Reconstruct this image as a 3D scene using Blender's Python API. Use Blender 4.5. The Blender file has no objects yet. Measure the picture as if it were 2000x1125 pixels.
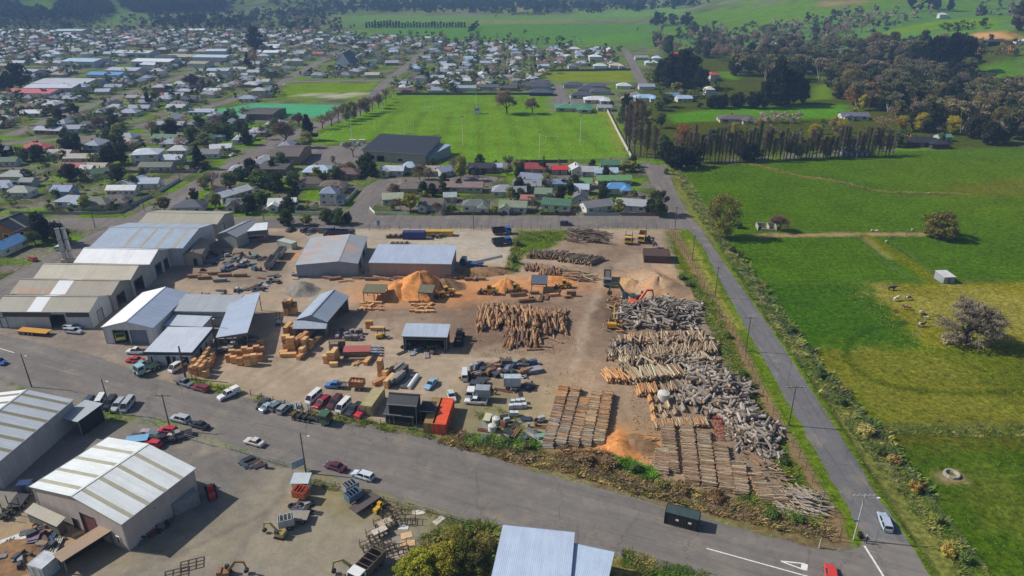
import bpy, bmesh, math, random
import numpy as np
from mathutils import Vector, Matrix
R = math.radians
rnd = random.Random(7)
sc = bpy.context.scene
COL = sc.collection
# ------------------------------------------------------------------ camera, sky, sun, exposure
FPX, CH, YH = 1370.0,90.0,-60.0            # focal length in photo pixels, camera height, horizon row
PITCH = math.atan((562.5 - YH) / FPX)
cam = bpy.data.cameras.new('camera'); camo = bpy.data.objects.new('camera', cam); COL.objects.link(camo)
cam.sensor_width = 36.0; cam.lens = 36.0 * FPX / 2000.0
cam.clip_start = 1.0; cam.clip_end = 9000.0
camo.location = (0,0, CH); camo.rotation_euler = (math.pi / 2 - PITCH, 0,0)
sc.camera = camo
SUN_EL, SUN_DIR = R(40.0), Vector((-0.985,0.15,0)).normalized()    # horizontal direction towards the sun
w = bpy.data.worlds.new('World'); sc.world = w; w.use_nodes = True
wn = w.node_tree; bg = wn.nodes['Background']
sky = wn.nodes.new('ShaderNodeTexSky'); sky.sky_type = 'NISHITA'; sky.sun_disc = False
sky.sun_elevation = SUN_EL
sky.sun_rotation = math.atan2(SUN_DIR.x, SUN_DIR.y)
sky.air_density = 1.0; sky.dust_density = 1.5
wn.links.new(sky.outputs[0], bg.inputs[0]); bg.inputs[1].default_value = 0.07
sl = bpy.data.lights.new('sun', 'SUN'); so = bpy.data.objects.new('sun', sl); COL.objects.link(so)
sl.energy = 4.9; sl.angle = R(0.53); sl.color = (1.0,0.945,0.87)
to_sun = Vector((SUN_DIR.x * math.cos(SUN_EL), SUN_DIR.y * math.cos(SUN_EL), math.sin(SUN_EL)))
so.rotation_euler = to_sun.to_track_quat('Z', 'Y').to_euler()
sc.view_settings.view_transform = 'Standard'; sc.view_settings.look = 'None'
sc.view_settings.exposure = 0.0; sc.view_settings.gamma = 1.0; sc.view_settings.use_curve_mapping = False
sc.render.engine = 'CYCLES'
sc.cycles.max_bounces = 5; sc.cycles.diffuse_bounces = 2; sc.cycles.glossy_bounces = 2
sc.cycles.transmission_bounces = 2; sc.cycles.transparent_max_bounces = 6; sc.cycles.volume_bounces = 1
sc.cycles.use_denoising = True

# ------------------------------------------------------------------ terrain and pixel-to-ground
def S(t):
    t = np.clip(t, 0,1); return t * t * (3 - 2 * t)
def terrain(x, y):
    x = np.asarray(x, float); y = np.asarray(y, float)
    z = 40 * S((x - 330) / 240) * S((y - 480) / 330) * (1 - 0.55 * S((y - 880) / 120))
    z = z + 95 * np.exp(-(((x - 950) / 430) ** 2 + ((y - 1560) / 340) ** 2))
    z = z + 190 * np.exp(-(((x + 1250) / 330) ** 2 + ((y - 2050) / 420) ** 2))
    z = z + 150 * np.exp(-(((x + 640) / 210) ** 2 + ((y - 2250) / 300) ** 2))
    z = z + 170 * S((y - 2250) / 800) * (0.75 + 0.25 * np.sin(x / 240.0 + 0.5 * np.sin(y / 190.)))
    m = S((y - 1350) / 500) * S((-x - 350) / 350) + S((y - 2200) / 200)
    z = z + np.clip(m, 0,1) * (9 * np.sin(x / 61.0 + y / 130.) * np.sin(y / 83.0) + 5 * np.sin(x / 23.0 + 1.3) * np.sin(y / 31.0))
    return z
CP, SP = math.cos(PITCH), math.sin(PITCH)
def g(px, py, z=0.0):
    """ground point (terrain plus z metres) under a place in the photograph"""
    dx = (px - 1000) / FPX; dy = -(py - 562.5) / FPX
    d = (dx, CP + dy * SP, -SP + dy * CP)
    t = (CH - z) / -d[2] if d[2] < -1e-4 else 4000
    if d[1] * t > 470:
        t0 = 430 / d[1]
        while t0 < 4500:
            h = float(terrain(d[0] * t0, d[1] * t0)) + z
            if CH + d[2] * t0 <= h:
                break
            t0 += 4
        t = t0
    x, y = d[0] * t, d[1] * t
    return Vector((x, y, (float(terrain(x, y)) if y > 470 else 0.0) + z))
def px_of(p):
    v = Vector(p) - Vector((0,0, CH))
    zc = v.y * CP - v.z * SP; yc = v.y * SP + v.z * CP
    return (1000 + FPX * v.x / zc, 562.5 - FPX * yc / zc)
def mpp(py):                                  # metres per photo pixel at a ground row
    p = g(1000, py); return math.hypot(p.y * CP + (CH - p.z) * SP, 0) / FPX

# ------------------------------------------------------------------ materials
def lin(c):
    c = [v / 255.0 for v in c[:3]]
    return tuple(v / 12.92 if v <= .04045 else ((v + .055) / 1.055) ** 2.4 for v in c)
MATS = {}; UVM = set()
class NT:
    def __init__(s, name):
        s.m = bpy.data.materials.new(name); s.m.use_nodes = True; s.t = s.m.node_tree
        s.b = s.t.nodes['Principled BSDF']; s.pos = None
    def n(s, typ, **k):
        n = s.t.nodes.new(typ)
        for a, v in k.items(): setattr(n, a, v)
        return n
    def l(s, a, b): s.t.links.new(a, b)
    def coord(s, kind='world'):
        if kind == 'world':
            return s.n('ShaderNodeNewGeometry').outputs['Position']
        return s.n('ShaderNodeTexCoord').outputs['UV' if kind == 'uv' else 'Object']
    def noise(s, co, scale, detail=3, rough=.6, stretch=None):
        if stretch:
            mp = s.n('ShaderNodeMapping'); mp.inputs['Scale'].default_value = stretch
            s.l(co, mp.inputs[0]); co = mp.outputs[0]
        n = s.n('ShaderNodeTexNoise'); n.inputs['Scale'].default_value = scale
        n.inputs['Detail'].default_value = detail; n.inputs['Roughness'].default_value = rough
        s.l(co, n.inputs['Vector']); return n.outputs['Fac']
    def rng(s, v, lo, hi, a=.3, b=.7):
        m = s.n('ShaderNodeMapRange'); m.inputs[1].default_value = a; m.inputs[2].default_value = b
        m.inputs[3].default_value = lo; m.inputs[4].default_value = hi; s.l(v, m.inputs[0]); return m.outputs[0]
    def math(s, op, a, b):
        m = s.n('ShaderNodeMath', operation=op)
        for i, v in enumerate((a, b)):
            if isinstance(v, (int, float)): m.inputs[i].default_value = v
            else: s.l(v, m.inputs[i])
        return m.outputs[0]
    def scale(s, col, v):
        m = s.n('ShaderNodeVectorMath', operation='SCALE'); s.l(col, m.inputs[0])
        if isinstance(v, (int, float)): m.inputs['Scale'].default_value = v
        else: s.l(v, m.inputs['Scale'])
        return m.outputs[0]
    def mix(s, f, a, b, blend='MIX'):
        m = s.n('ShaderNodeMix', data_type='RGBA', blend_type=blend)
        for sock, v in ((m.inputs[0], f),(m.inputs[6], a),(m.inputs[7], b)):
            if isinstance(v, (int, float)): sock.default_value = v
            elif isinstance(v, tuple): sock.default_value = (*v[:3], 1)
            else: s.l(v, sock)
        return m.outputs[2]
    def bump(s, h, strength, dist=.05):
        b = s.n('ShaderNodeBump'); b.inputs['Strength'].default_value = strength; b.inputs['Distance'].default_value = dist
        s.l(h, b.inputs['Height']); s.l(b.outputs[0], s.b.inputs['Normal'])
def mat(key, c=(128,128,128), rough=.7, metal=0, var=.15, sc_=1.5, co='world', objcol=False, attr=False, ribs=0, streak=0,
        bump=0, bsc=8, spec=.4, stain=None, rv=0, emit=None):
    """one procedural material: sRGB colour as seen, noise variation, optional corrugated ribs (UV metres), dirt streaks, stains"""
    if key in MATS: return MATS[key]
    t = NT(key); cs = t.coord(co)
    if attr:
        a = t.n('ShaderNodeAttribute'); a.attribute_name = 'col'; col = a.outputs['Color']
    elif objcol:
        oi = t.n('ShaderNodeObjectInfo'); col = oi.outputs['Color']
    else:
        r = t.n('ShaderNodeRGB'); r.outputs[0].default_value = (*lin(c),1); col = r.outputs[0]
    if rv:
        oi = t.n('ShaderNodeObjectInfo'); col = t.scale(col, t.rng(oi.outputs['Random'], 1 - rv, 1 + rv, 0,1))
    if var:
        col = t.scale(col, t.rng(t.noise(cs, sc_, 4),1 - var, 1 + var))
        col = t.scale(col, t.rng(t.noise(cs, sc_ * 7,3),1 - var * .6,1 + var * .6))
    if stain:
        col = t.mix(t.rng(t.noise(cs, stain[1], 5, .7),0, stain[3], stain[2], stain[2] + .15), col, lin(stain[0]))
    h = None
    if ribs or streak:
        UVM.add(key)
        uv = t.coord('uv')
        if streak:
            col = t.scale(col, t.rng(t.noise(uv, 1.0,4, .65,(1.3, .07,1)),1 - streak, 1 + streak * .6))
        if ribs:
            wv = t.n('ShaderNodeTexWave', wave_type='BANDS', bands_direction='X'); wv.inputs['Scale'].default_value = 1 / ribs * .314159
            t.l(uv, wv.inputs['Vector']); h = wv.outputs['Fac']
            col = t.scale(col, t.rng(h, .93,1.03,0,1))
    if h is not None: t.bump(h, .35, .04)
    elif bump: t.bump(t.noise(cs, bsc, 4, .7), bump, .1)
    t.l(col, t.b.inputs['Base Color'])
    t.b.inputs['Roughness'].default_value = rough; t.b.inputs['Metallic'].default_value = metal
    t.b.inputs['Specular IOR Level'].default_value = spec
    if emit:
        t.b.inputs['Emission Color'].default_value = (*lin(c),1); t.b.inputs['Emission Strength'].default_value = emit
    MATS[key] = t.m; return t.m

# ------------------------------------------------------------------ mesh building
class MB:
    def __init__(s): s.v = []; s.f = []; s.mi = []; s.sm = []; s.m = 0; s.smooth = False
    def add(s, vs, fs):
        o = len(s.v); s.v.extend(tuple(v) for v in vs)
        for f in fs: s.f.append(tuple(i + o for i in f)); s.mi.append(s.m); s.sm.append(s.smooth)
        return s
    def quad(s, *p): return s.add(p, [tuple(range(len(p)))])
    def box(s, x0, y0, z0, x1, y1, z1, rz=0, at=None, taper=0):
        t = taper
        vs = [(x0, y0, z0),(x1, y0, z0),(x1, y1, z0),(x0, y1, z0),(x0 + t, y0 + t, z1),(x1 - t, y0 + t, z1),(x1 - t, y1 - t, z1),(x0 + t, y1 - t, z1)]
        if rz or at:
            c, q = math.cos(rz), math.sin(rz); a = at or (0,0,0)
            vs = [(a[0] + x * c - y * q, a[1] + x * q + y * c, a[2] + z) for x, y, z in vs]
        return s.add(vs, [(3,2,1,0),(4,5,6,7),(0,1,5,4),(1,2,6,5),(2,3,7,6),(3,0,4,7)])
    def tube(s, a, b, r0, r1=None, n=8, caps=True):
        a = Vector(a); b = Vector(b); r1 = r0 if r1 is None else r1
        d = (b - a); L = d.length
        if L < 1e-6: return s
        d /= L; u = d.orthogonal().normalized(); w_ = d.cross(u)
        vs = [];
        for p, r in ((a, r0),(b, r1)):
            for k in range(n):
                t = 2 * math.pi * k / n; vs.append(p + u * (r * math.cos(t)) + w_ * (r * math.sin(t)))
        fs = [(k, (k + 1) % n, n + (k + 1) % n, n + k) for k in range(n)]
        if caps: fs += [tuple(range(n - 1,-1,-1)), tuple(range(n, 2 * n))]
        return s.add(vs, fs)
    def bar(s, a, b, w_, h_):
        """box beam between two points"""
        a = Vector(a); b = Vector(b); d = (b - a).normalized()
        u = d.cross(Vector((0,0,1)));
        if u.length < 1e-3: u = Vector((1,0,0))
        u.normalize(); v = u.cross(d)
        vs = [p + u * (i * w_ / 2) + v * (j * h_ / 2) for p in (a, b) for i, j in ((-1,-1),(1,-1),(1,1),(-1,1))]
        return s.add(vs, [(0,1,2,3),(7,6,5,4),(0,4,5,1),(1,5,6,2),(2,6,7,3),(3,7,4,0)])
    def prism(s, prof, y0, y1, axis='y'):
        """profile [(x, z)] (counter-clockwise) extruded from y0 to y1"""
        n = len(prof)
        vs = [(x, y0, z) for x, z in prof] + [(x, y1, z) for x, z in prof]
        if axis == 'x': vs = [(y, -x, z) for x, y, z in vs]
        fs = [(i, (i + 1) % n, n + (i + 1) % n, n + i) for i in range(n)] + [tuple(range(n - 1,-1,-1)), tuple(range(n, 2 * n))]
        fs = [tuple(reversed(f)) for f in fs]
        return s.add(vs, fs)
    def slab(s, pts, t):
        """thin plate of thickness t under the polygon pts"""
        n = len(pts); p = [Vector(q) for q in pts]
        nn = Vector((0,0,0))
        for i in range(n): nn += p[i].cross(p[(i + 1) % n])
        nn.normalize(); q = [v - nn * t for v in p]
        return s.add(p + q, [tuple(range(n)), tuple(range(2 * n - 1, n - 1,-1))] + [(i, n + i, n + (i + 1) % n, (i + 1) % n) for i in range(n)])
    def mesh(s, name, mats):
        me = bpy.data.meshes.new(name); me.from_pydata([tuple(v) for v in s.v], [], s.f)
        for m in (mats if isinstance(mats, (list, tuple)) else [mats]): me.materials.append(m)
        me.polygons.foreach_set('material_index', s.mi); me.polygons.foreach_set('use_smooth', s.sm)
        me.update()
        if not any(m.name in UVM for m in me.materials): return me
        uvs = me.uv_layers.new(name='uv').data
        nv = len(me.loops); no = np.zeros(len(me.polygons) * 3, np.float32); me.polygons.foreach_get('normal', no); no = no.reshape(-1,3)
        lt = np.zeros(len(me.polygons), np.int32); me.polygons.foreach_get('loop_total', lt)
        li = np.zeros(nv, np.int32); me.loops.foreach_get('vertex_index', li)
        co = np.zeros(len(me.vertices) * 3, np.float32); me.vertices.foreach_get('co', co); co = co.reshape(-1,3)
        N = np.repeat(no, lt, axis=0); U = np.stack([-N[:, 1], N[:, 0], 0 * N[:, 0]], 1); L = np.linalg.norm(U, axis=1, keepdims=True)
        U = np.where(L > 1e-3, U / np.maximum(L, 1e-6), np.array([[1., 0,0]])); V = np.cross(N, U)
        P = co[li]; uv = np.stack([(P * U).sum(1),(P * V).sum(1)], 1).astype(np.float32)
        uvs.foreach_set('uv', uv.ravel()); return me
    def obj(s, name, mats, parent=None, loc=None, rz=0, **kw):
        return link(s.mesh(name, mats), name, parent, loc, rz, **kw)
def link(me, name, parent=None, loc=None, rz=0, label=None, cat=None, group=None, kind=None, color=None):
    o = bpy.data.objects.new(name, me); COL.objects.link(o)
    if parent is not None: o.parent = parent
    if loc is not None: o.location = loc
    if rz: o.rotation_euler = (0,0, rz)
    return tag(o, label, cat, group, kind, color)
def tag(o, label=None, cat=None, group=None, kind=None, color=None):
    if label: o['label'] = label
    if cat: o['category'] = cat
    if group: o['group'] = group
    if kind: o['kind'] = kind
    if color: o.color = (*lin(color),1)
    return o
def thing(name, label, cat, loc=(0,0,0), rz=0, group=None):
    o = bpy.data.objects.new(name, None); COL.objects.link(o); o.empty_display_size = .5
    o.location = loc; o.rotation_euler = (0,0, rz); return tag(o, label, cat, group, 'thing')
KIDS = {}
def kids(o):
    if o.name not in KIDS: KIDS[o.name] = [(c, list(c.children)) for c in o.children]
    return KIDS[o.name]
def dup(root, loc, rz=0, scale=None, label=None, group=None, cols=None):
    """copy of a thing with its parts and sub-parts; cols maps part name -> sRGB colour"""
    r = root.copy(); COL.objects.link(r); r.location = loc; r.rotation_euler = (0,0, rz)
    if scale is not None: r.scale = scale if hasattr(scale, '__len__') else (scale,) * 3
    tag(r, label, None, group)
    def paint(c):
        if cols:
            k = c.name.split('.')[0]
            if k in cols: c.color = (*lin(cols[k]),1)
    paint(r)
    for ch, subs in kids(root):
        c = ch.copy(); COL.objects.link(c); c.parent = r; paint(c)
        for su in subs:
            d = su.copy(); COL.objects.link(d); d.parent = c; paint(d)
    return r
TEMPLATES = []
def template(t): TEMPLATES.append(t); return t
def drop_templates():
    for t in TEMPLATES:
        for ch, subs in kids(t):
            for su in subs: bpy.data.objects.remove(su)
            bpy.data.objects.remove(ch)
        bpy.data.objects.remove(t)
    TEMPLATES.clear()
# ------------------------------------------------------------------ ground painted by zones (world space)
_ph = np.random.RandomState(3).rand(12,4)
def wnoise(x, y, s):
    v = 0
    for i in range(6):
        a = _ph[i, 0] * 6.283; k = s * (0.6 + 1.7 * _ph[i, 1])
        v = v + np.sin((x * math.cos(a) + y * math.sin(a)) * k + _ph[i, 2] * 6.283 + 1.7 * np.sin((x * math.sin(a) - y * math.cos(a)) * k * .7 + i))
    return v / 6
def W(pts): return np.array([tuple(g(*p)[:2]) for p in pts])
def inside(P, x, y):
    c = np.zeros(x.shape, bool); n = len(P)
    for i in range(n):
        x0, y0 = P[i]; x1, y1 = P[(i + 1) % n]
        if y0 == y1: continue
        k = ((y0 > y) != (y1 > y)) & (x < (x1 - x0) * (y - y0) / (y1 - y0) + x0); c ^= k
    return c
def dline(P, x, y, closed=False):
    d = np.full(x.shape, 1e9); n = len(P)
    for i in range(n if closed else n - 1):
        x0, y0 = P[i]; x1, y1 = P[(i + 1) % n]; ex, ey = x1 - x0, y1 - y0; L = ex * ex + ey * ey + 1e-9
        t = np.clip(((x - x0) * ex + (y - y0) * ey) / L, 0,1)
        d = np.minimum(d, np.hypot(x - x0 - t * ex, y - y0 - t * ey))
    return d
PAINT = []      # (kind, world points, colour, soft metres, noise metres, strength, grassiness)
def poly(px, c, soft=1.0, warp=.6, k=1.0, gr=0.0): PAINT.append(('p', W(px), lin(c), soft, warp, k, gr))
def stroke(px, wd, c, soft=1.0, warp=.6, k=1.0, gr=0.0): PAINT.append(('s%f' % wd, W(px), lin(c), soft, warp, k, gr))
def paint(x, y):
    col = np.empty(x.shape + (3,)); gr = np.ones(x.shape)
    lawn = np.array(lin((96,128,18))); dk = np.array(lin((80,88,50))); gy = np.array(lin((122,114,106)))
    t = wnoise(x, y, .11); t2 = wnoise(x + 50, y, .05)
    town = lawn + (dk - lawn) * np.clip(.5 + 2.2 * t, 0,1)[..., None]
    town = town + (gy - town) * np.clip(.2 + 2.6 * wnoise(x - 20, y + 3, .16),0, .85)[..., None]
    col[:] = town
    cf = col.reshape(-1,3); gf = gr.reshape(-1); xf = x.ravel(); yf = y.ravel()
    n1, n2, n3, n4 = wnoise(xf, yf, .55), wnoise(yf, xf, 1.9), wnoise(yf + 9, xf, .6), wnoise(xf - 5, yf, 1.7)
    for kind, P, c, soft, warp, k, g_ in PAINT:
        hw = 0 if kind == 'p' else float(kind[1:]) / 2; e = hw + soft + warp * 2.2 + 1
        lo, hi = P.min(0) - e, P.max(0) + e
        i = np.nonzero((xf > lo[0]) & (xf < hi[0]) & (yf > lo[1]) & (yf < hi[1]))[0]
        if not len(i): continue
        wx = xf[i] + warp * (1.6 * n1[i] + .6 * n2[i]); wy = yf[i] + warp * (1.6 * n3[i] + .6 * n4[i])
        if kind == 'p':
            d = dline(P, wx, wy, True); d = np.where(inside(P, wx, wy), d, -d)
        else:
            d = hw - dline(P, wx, wy)
        a = np.clip(d / max(soft, 1e-3) * .5 + .5,0,1) * k
        cf[i] += (np.array(c) - cf[i]) * a[:, None]; gf[i] += (g_ - gf[i]) * a
    return col, gr

# country beyond the town
FIELD = (86,122,50)
poly([(0,0),(2000,0),(2000,130),(1560,90),(1300,92),(1150,92),(1000,90),(760,72),(640,42),(480,36),(300,42),(120,46),(0,55)], FIELD, 25,8, gr=1)
for pts, c in (([(640,30),(1270,22),(1270,35),(700,45)], (98,128,58)),([(760,60),(1000,42),(1260,50),(1240,75),(1000,88)], (82,124,44)),
               ([(920,40),(1130,36),(1130,44),(940,48)], (116,128,66)),([(1000,15),(1100,14),(1100,20),(1000,22)], (140,122,84)),
               ([(800,22),(930,22),(930,27),(800,27)], (118,112,74)),([(620,60),(720,62),(740,75),(640,72)], (94,132,44)),([(1100,20),(1330,12),(1350,30),(1160,32)], (100,134,62)),
               ([(1100,80),(1240,62),(1250,76),(1150,92),(1060,92)], (88,132,38))):
    poly(pts, c, 14,6, gr=1)
# green hill at the right, forest slopes at the left and along the horizon
poly([(1290,70),(1350,28),(1480,10),(1600,0),(1780,0),(1760,14),(1680,22),(1560,40),(1430,62)], (90,124,18),25,6, gr=1)
poly([(1600,6),(1680,2),(1700,5),(1630,13),(1602,14)], (150,118,86),10,5)
FOREST = (40,54,50)
PAINT.append(('p', np.array([(-2600,2200),(2600,2300),(2600,4300),(-2600,4300)]), lin(FOREST),60,40,1,1))
for pts in ([(0,0),(40,0),(35,12),(0,36)], [(0,0),(120,0),(95,28),(95,45),(0,46)], [(118,0),(205,0),(225,24),(160,46),(98,47)], [(230,5),(440,0),(436,22),(300,28),(250,22)]):
    poly(pts, FOREST, 25,14, gr=1)
poly([(35,0),(122,0),(96,25),(60,30),(40,18)], (94,128,23),30,12, gr=1)
poly([(208,0),(232,4),(250,22),(300,25),(240,28),(225,22)], (94,128,27),20,10, gr=1)
# hillside paddocks at the right
poly([(1500,100),(2000,60),(2000,300),(1700,280),(1330,322),(1240,300),(1230,190),(1300,100)], (72,80,19),8,4, gr=1)
poly([(1688,83),(1720,74),(1790,46),(1850,40),(1960,37),(1940,54),(1850,56),(1770,66),(1720,88)], (96,128,19),3,2, gr=1)
poly([(1885,142),(1950,122),(2000,118),(2000,178),(1930,168),(1890,152)], (78,116,17),4,2, gr=1)
poly([(1850,4),(1930,0),(1950,20),(1880,24)], (86,122,22),8,3, gr=1)
poly([(1890,68),(1950,64),(1998,78),(1900,80)], (196,150,98),4,2)
poly([(1550,140),(1620,140),(1625,154),(1552,152)], (100,120,22),3,2, gr=1)
poly([(1588,168),(1630,164),(1625,194),(1585,196)], (100,126,21),3,2, gr=1)
poly([(1300,225),(1400,212),(1640,205),(1665,206),(1650,232),(1480,232),(1320,240)], (82,130,15),3,2, gr=1)
poly([(1400,140),(1450,140),(1440,158),(1405,152)], (88,124,19),3,2, gr=1)
# sports grounds
SP_ = (100,138,32)
poly([(758,186),(1076,187),(1190,219),(1226,308),(885,318),(860,262),(700,275),(592,284),(640,252),(745,198)], SP_, 1.5, .5, gr=1)
for i in range(14):                                   # mown stripes
    t = (i + .5) / 14; stroke([(770 + 300 * t, 189),(640 + 560 * t, 300)], 5,(86,110,8) if i % 2 else (106,130,16),2.0, .4, .55, gr=1)
poly([(1075,190),(1100,192),(1200,225),(1222,300),(1205,300),(1180,228),(1078,216)], (128,128,50),3,2, .7, gr=1)
stroke([(1052,190),(1056,198),(1052,214)], 2,(190,170,130),1, .4)
poly([(508,194),(572,163),(742,163),(708,193)], (105,132,12),2, .8, gr=1)
for p in ((590,186),(620,184),(655,187),(690,183),(640,190)): stroke([p, (p[0] + 22, p[1] + 1)], 9,(186,178,164),4,3, .9)
poly([(1065,141),(1232,139),(1242,160),(1075,161)], (117,130,18),2,1, gr=1)
poly([(1076,190),(1140,190),(1150,216),(1078,216)], (120,116,108),2,1)
# paddocks on the right
poly([(1320,330),(1700,298),(2000,286),(2050,500),(1800,462),(1420,462),(1370,400)], (73,102,8),1.5, .6, gr=1)
poly([(1690,320),(2010,300),(2050,440),(1900,420),(1720,360)], (83,106,9),8,4, .6, gr=1)
poly([(1405,462),(2060,462),(2080,556),(1490,556),(1440,500)], (69,100,8),1, .5, gr=1)
poly([(1490,554),(1700,554),(1812,682),(1585,684),(1520,600)], (59,93,8), .8, .5, gr=1)
poly([(1698,556),(2080,550),(2100,664),(1812,682)], (122,119,28),2,1.5, gr=1)
for p, q in (((1740,575),(1830,600)),((1880,570),(1980,590)),((1850,620),(1990,640)),((1900,600),(2000,620))): stroke([p, q], 9,(150,140,74),6,4, .6, gr=1)
poly([(1583,683),(1815,681),(2120,668),(2150,832),(1690,834),(1630,760)], (97,102,9),1.5,1, gr=1)
for p, q in (((1640,720),(1700,760)),((1700,700),(1800,720)),((1750,780),(1900,800)),((1850,720),(1980,740)),((1900,780),(2000,800)),((1690,800),(1800,815))): stroke([p, q], 9,(126,124,50),7,5, .55, gr=1)
for p, q in (((1870,690),(2000,720)),((1960,740),(2050,790)),((1650,790),(1720,830))): stroke([p, q], 10,(73,93,8),7,5, .6, gr=1)
poly([(1690,836),(2150,836),(2240,1130),(1900,1125),(1830,1050),(1760,940)], (64,88,7),2,1.2, gr=1)
poly([(1690,836),(2150,832),(2160,870),(1740,882)], (88,87,26),3,2, .8, gr=1)
stroke([(1950,960),(1985,1000),(2020,1010)], 9,(112,112,44),7,4, .6, gr=1)
for q in (1.3,-1.3):                                  # tyre tracks curving through the grass
    stroke([(1652 + q, 684),(1653 + q, 676),(1665 + q * 2,662),(1690,646 + q),(1740,632 + q),(1770,630 + q)], 1.5,(49,79,7), .8, .2, .85, gr=1)
    stroke([(1652 + q, 690),(1655 + q, 702),(1672 + q * 2,722),(1700,740 + q),(1760,760 + q),(1850,768 + q),(2000,766 + q)], 1.6,(73,84,8), .8, .3, .8, gr=1)
stroke([(1480,460),(1600,459),(1680,457),(1800,458)], 3.2,(168,140,100),1.4, .8, .95)
stroke([(1690,460),(1720,480),(1770,510),(1820,545)], 5,(109,108,9),2.0, .8, .8, gr=1)
stroke([(1690,464),(1712,484),(1740,505)], 2.2,(150,138,84),1.2, .6, .6)
stroke([(1460,318),(1500,326),(1560,344),(1625,351),(1660,365),(1720,374),(1770,381),(1895,378)], 2.6,(84,84,38),1.2, .8, .85, gr=1)
stroke([(1470,320),(1560,344),(1630,354)], 2.0,(140,122,66),1.2, .8, .7, gr=1)
poly([(1840,366),(2010,345),(2010,378),(1900,384)], (106,102,31),6,3, .7, gr=1)
stroke([(1845,932),(1858,936),(1872,934)], 3.2,(150,130,96),1, .4, .9)
# saw-mill yard
YARD = [(552,446),(1306,447),(1640,1015),(1560,1046),(1290,988),(850,858),(560,800),(330,748),(180,694),(-20,652),(-20,560),(265,440),(390,428)]
poly(YARD, (168,150,129),1, .5)
poly([(-20,632),(180,640),(240,668),(420,690),(380,750),(180,694),(-20,654)], (136,126,116),3,1)
poly([(330,480),(560,450),(560,560),(420,560),(330,540)], (142,128,112),3,1)
poly([(600,452),(1000,448),(1000,520),(720,530),(600,480)], (172,160,142),3,1.5)
stroke([(820,470),(900,480),(960,470),(960,500)], 6,(186,178,166),4,2, .8)
for p, q, wd, c, k in (((900,600),(1100,590),26,(138,116,98), .8),((930,660),(1090,680),24,(120,96,78), .85),((1110,560),(1170,700),14,(156,130,108), .8),
                       ((1180,600),(1300,800),26,(132,112,94), .8),((1300,640),(1420,800),24,(118,104,90), .8),((1400,850),(1540,960),18,(128,110,92), .8),
                       ((1120,480),(1250,480),16,(146,124,104), .8),((1160,520),(1230,480),9,(104,88,74), .6),((760,590),(900,580),14,(146,116,92), .7),
                       ((1180,570),(1190,620),7,(92,76,64), .7),((860,610),(900,620),8,(120,104,90), .6),((700,610),(740,615),7,(116,100,86), .6),
                       ((1130,760),(1230,850),22,(178,152,118), .7),((1100,700),(1200,760),14,(166,142,118), .6),((640,700),(1000,720),14,(176,160,138), .7),
                       ((1000,730),(1060,790),12,(150,136,106), .7),((940,790),(1040,860),12,(128,124,86), .8),((840,820),(930,860),10,(118,120,76), .7)):
    stroke([p, q], wd, c, wd * .5,2.5, k)
for p, q, wd, c, k in (((760,560),(880,570),15,(206,142,86), .9),((940,562),(1100,552),12,(208,146,92), .9),((680,575),(760,590),8,(190,140,96), .6),((1180,850),(1250,880),10,(206,148,92), .9),
                       ((1190,555),(1290,540),12,(188,142,100), .8),((590,500),(655,466),6,(206,140,92), .8),((660,470),(690,462),4,(200,140,95), .6),((1100,880),(1240,890),6,(190,140,92), .6)):
    stroke([p, q], wd, c, wd * .5,2, k)
for pts in ([(490,770),(600,700),(760,690),(960,700),(1090,720)], [(500,778),(610,708),(770,698),(960,708),(1080,740)], [(640,640),(700,610),(900,600),(1100,580),(1160,540)],
            [(640,648),(700,618),(900,608),(1110,590),(1170,545)], [(1150,700),(1150,600),(1200,500)], [(1158,700),(1160,600),(1208,500)], [(1230,830),(1180,740),(1120,690)], [(560,640),(530,700),(620,690)],
            [(820,700),(760,640),(770,600)], [(1000,700),(900,690),(880,620)]):
    stroke(pts, .9,(124,106,90), .8, .5, .5)
for pts in ([(510,765),(620,706),(780,694),(1000,706)], [(1120,720),(1140,640),(1180,540)], [(560,600),(540,650),(500,740)]):
    stroke(pts, 2.4,(186,168,146),1.4, .8, .55)
for p, q in (((620,755),(640,765)),((560,740),(590,745)),((420,745),(480,765)),((700,690),(720,700))): stroke([p, q], 4,(150,132,112),3,2, .6)
poly([(1006,449),(1120,449),(1080,484),(1020,500),(1000,532)], (76,98,19),2,1, gr=1)
poly([(1300,450),(1318,452),(1420,612),(1400,612),(1330,540),(1310,500)], (84,96,21),2,1, gr=1)
stroke([(1345,540),(1392,600),(1432,680),(1475,780),(1530,890),(1580,970),(1612,1010)], 5.5,(76,92,18),2,1.2, gr=1)
poly([(355,742),(372,736),(470,758),(465,770),(400,762)], (100,114,23),1.2, .6, gr=1)
poly([(485,770),(575,798),(720,822),(850,846),(860,858),(640,815),(500,785)], (98,108,23),1.2, .6, gr=1)
poly([(850,846),(1040,868),(1200,890),(1290,930),(1640,1020),(1640,1070),(1570,1068),(1290,986),(1030,916),(920,882)], (120,106,72),1.4, .9, gr=.7)
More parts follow.
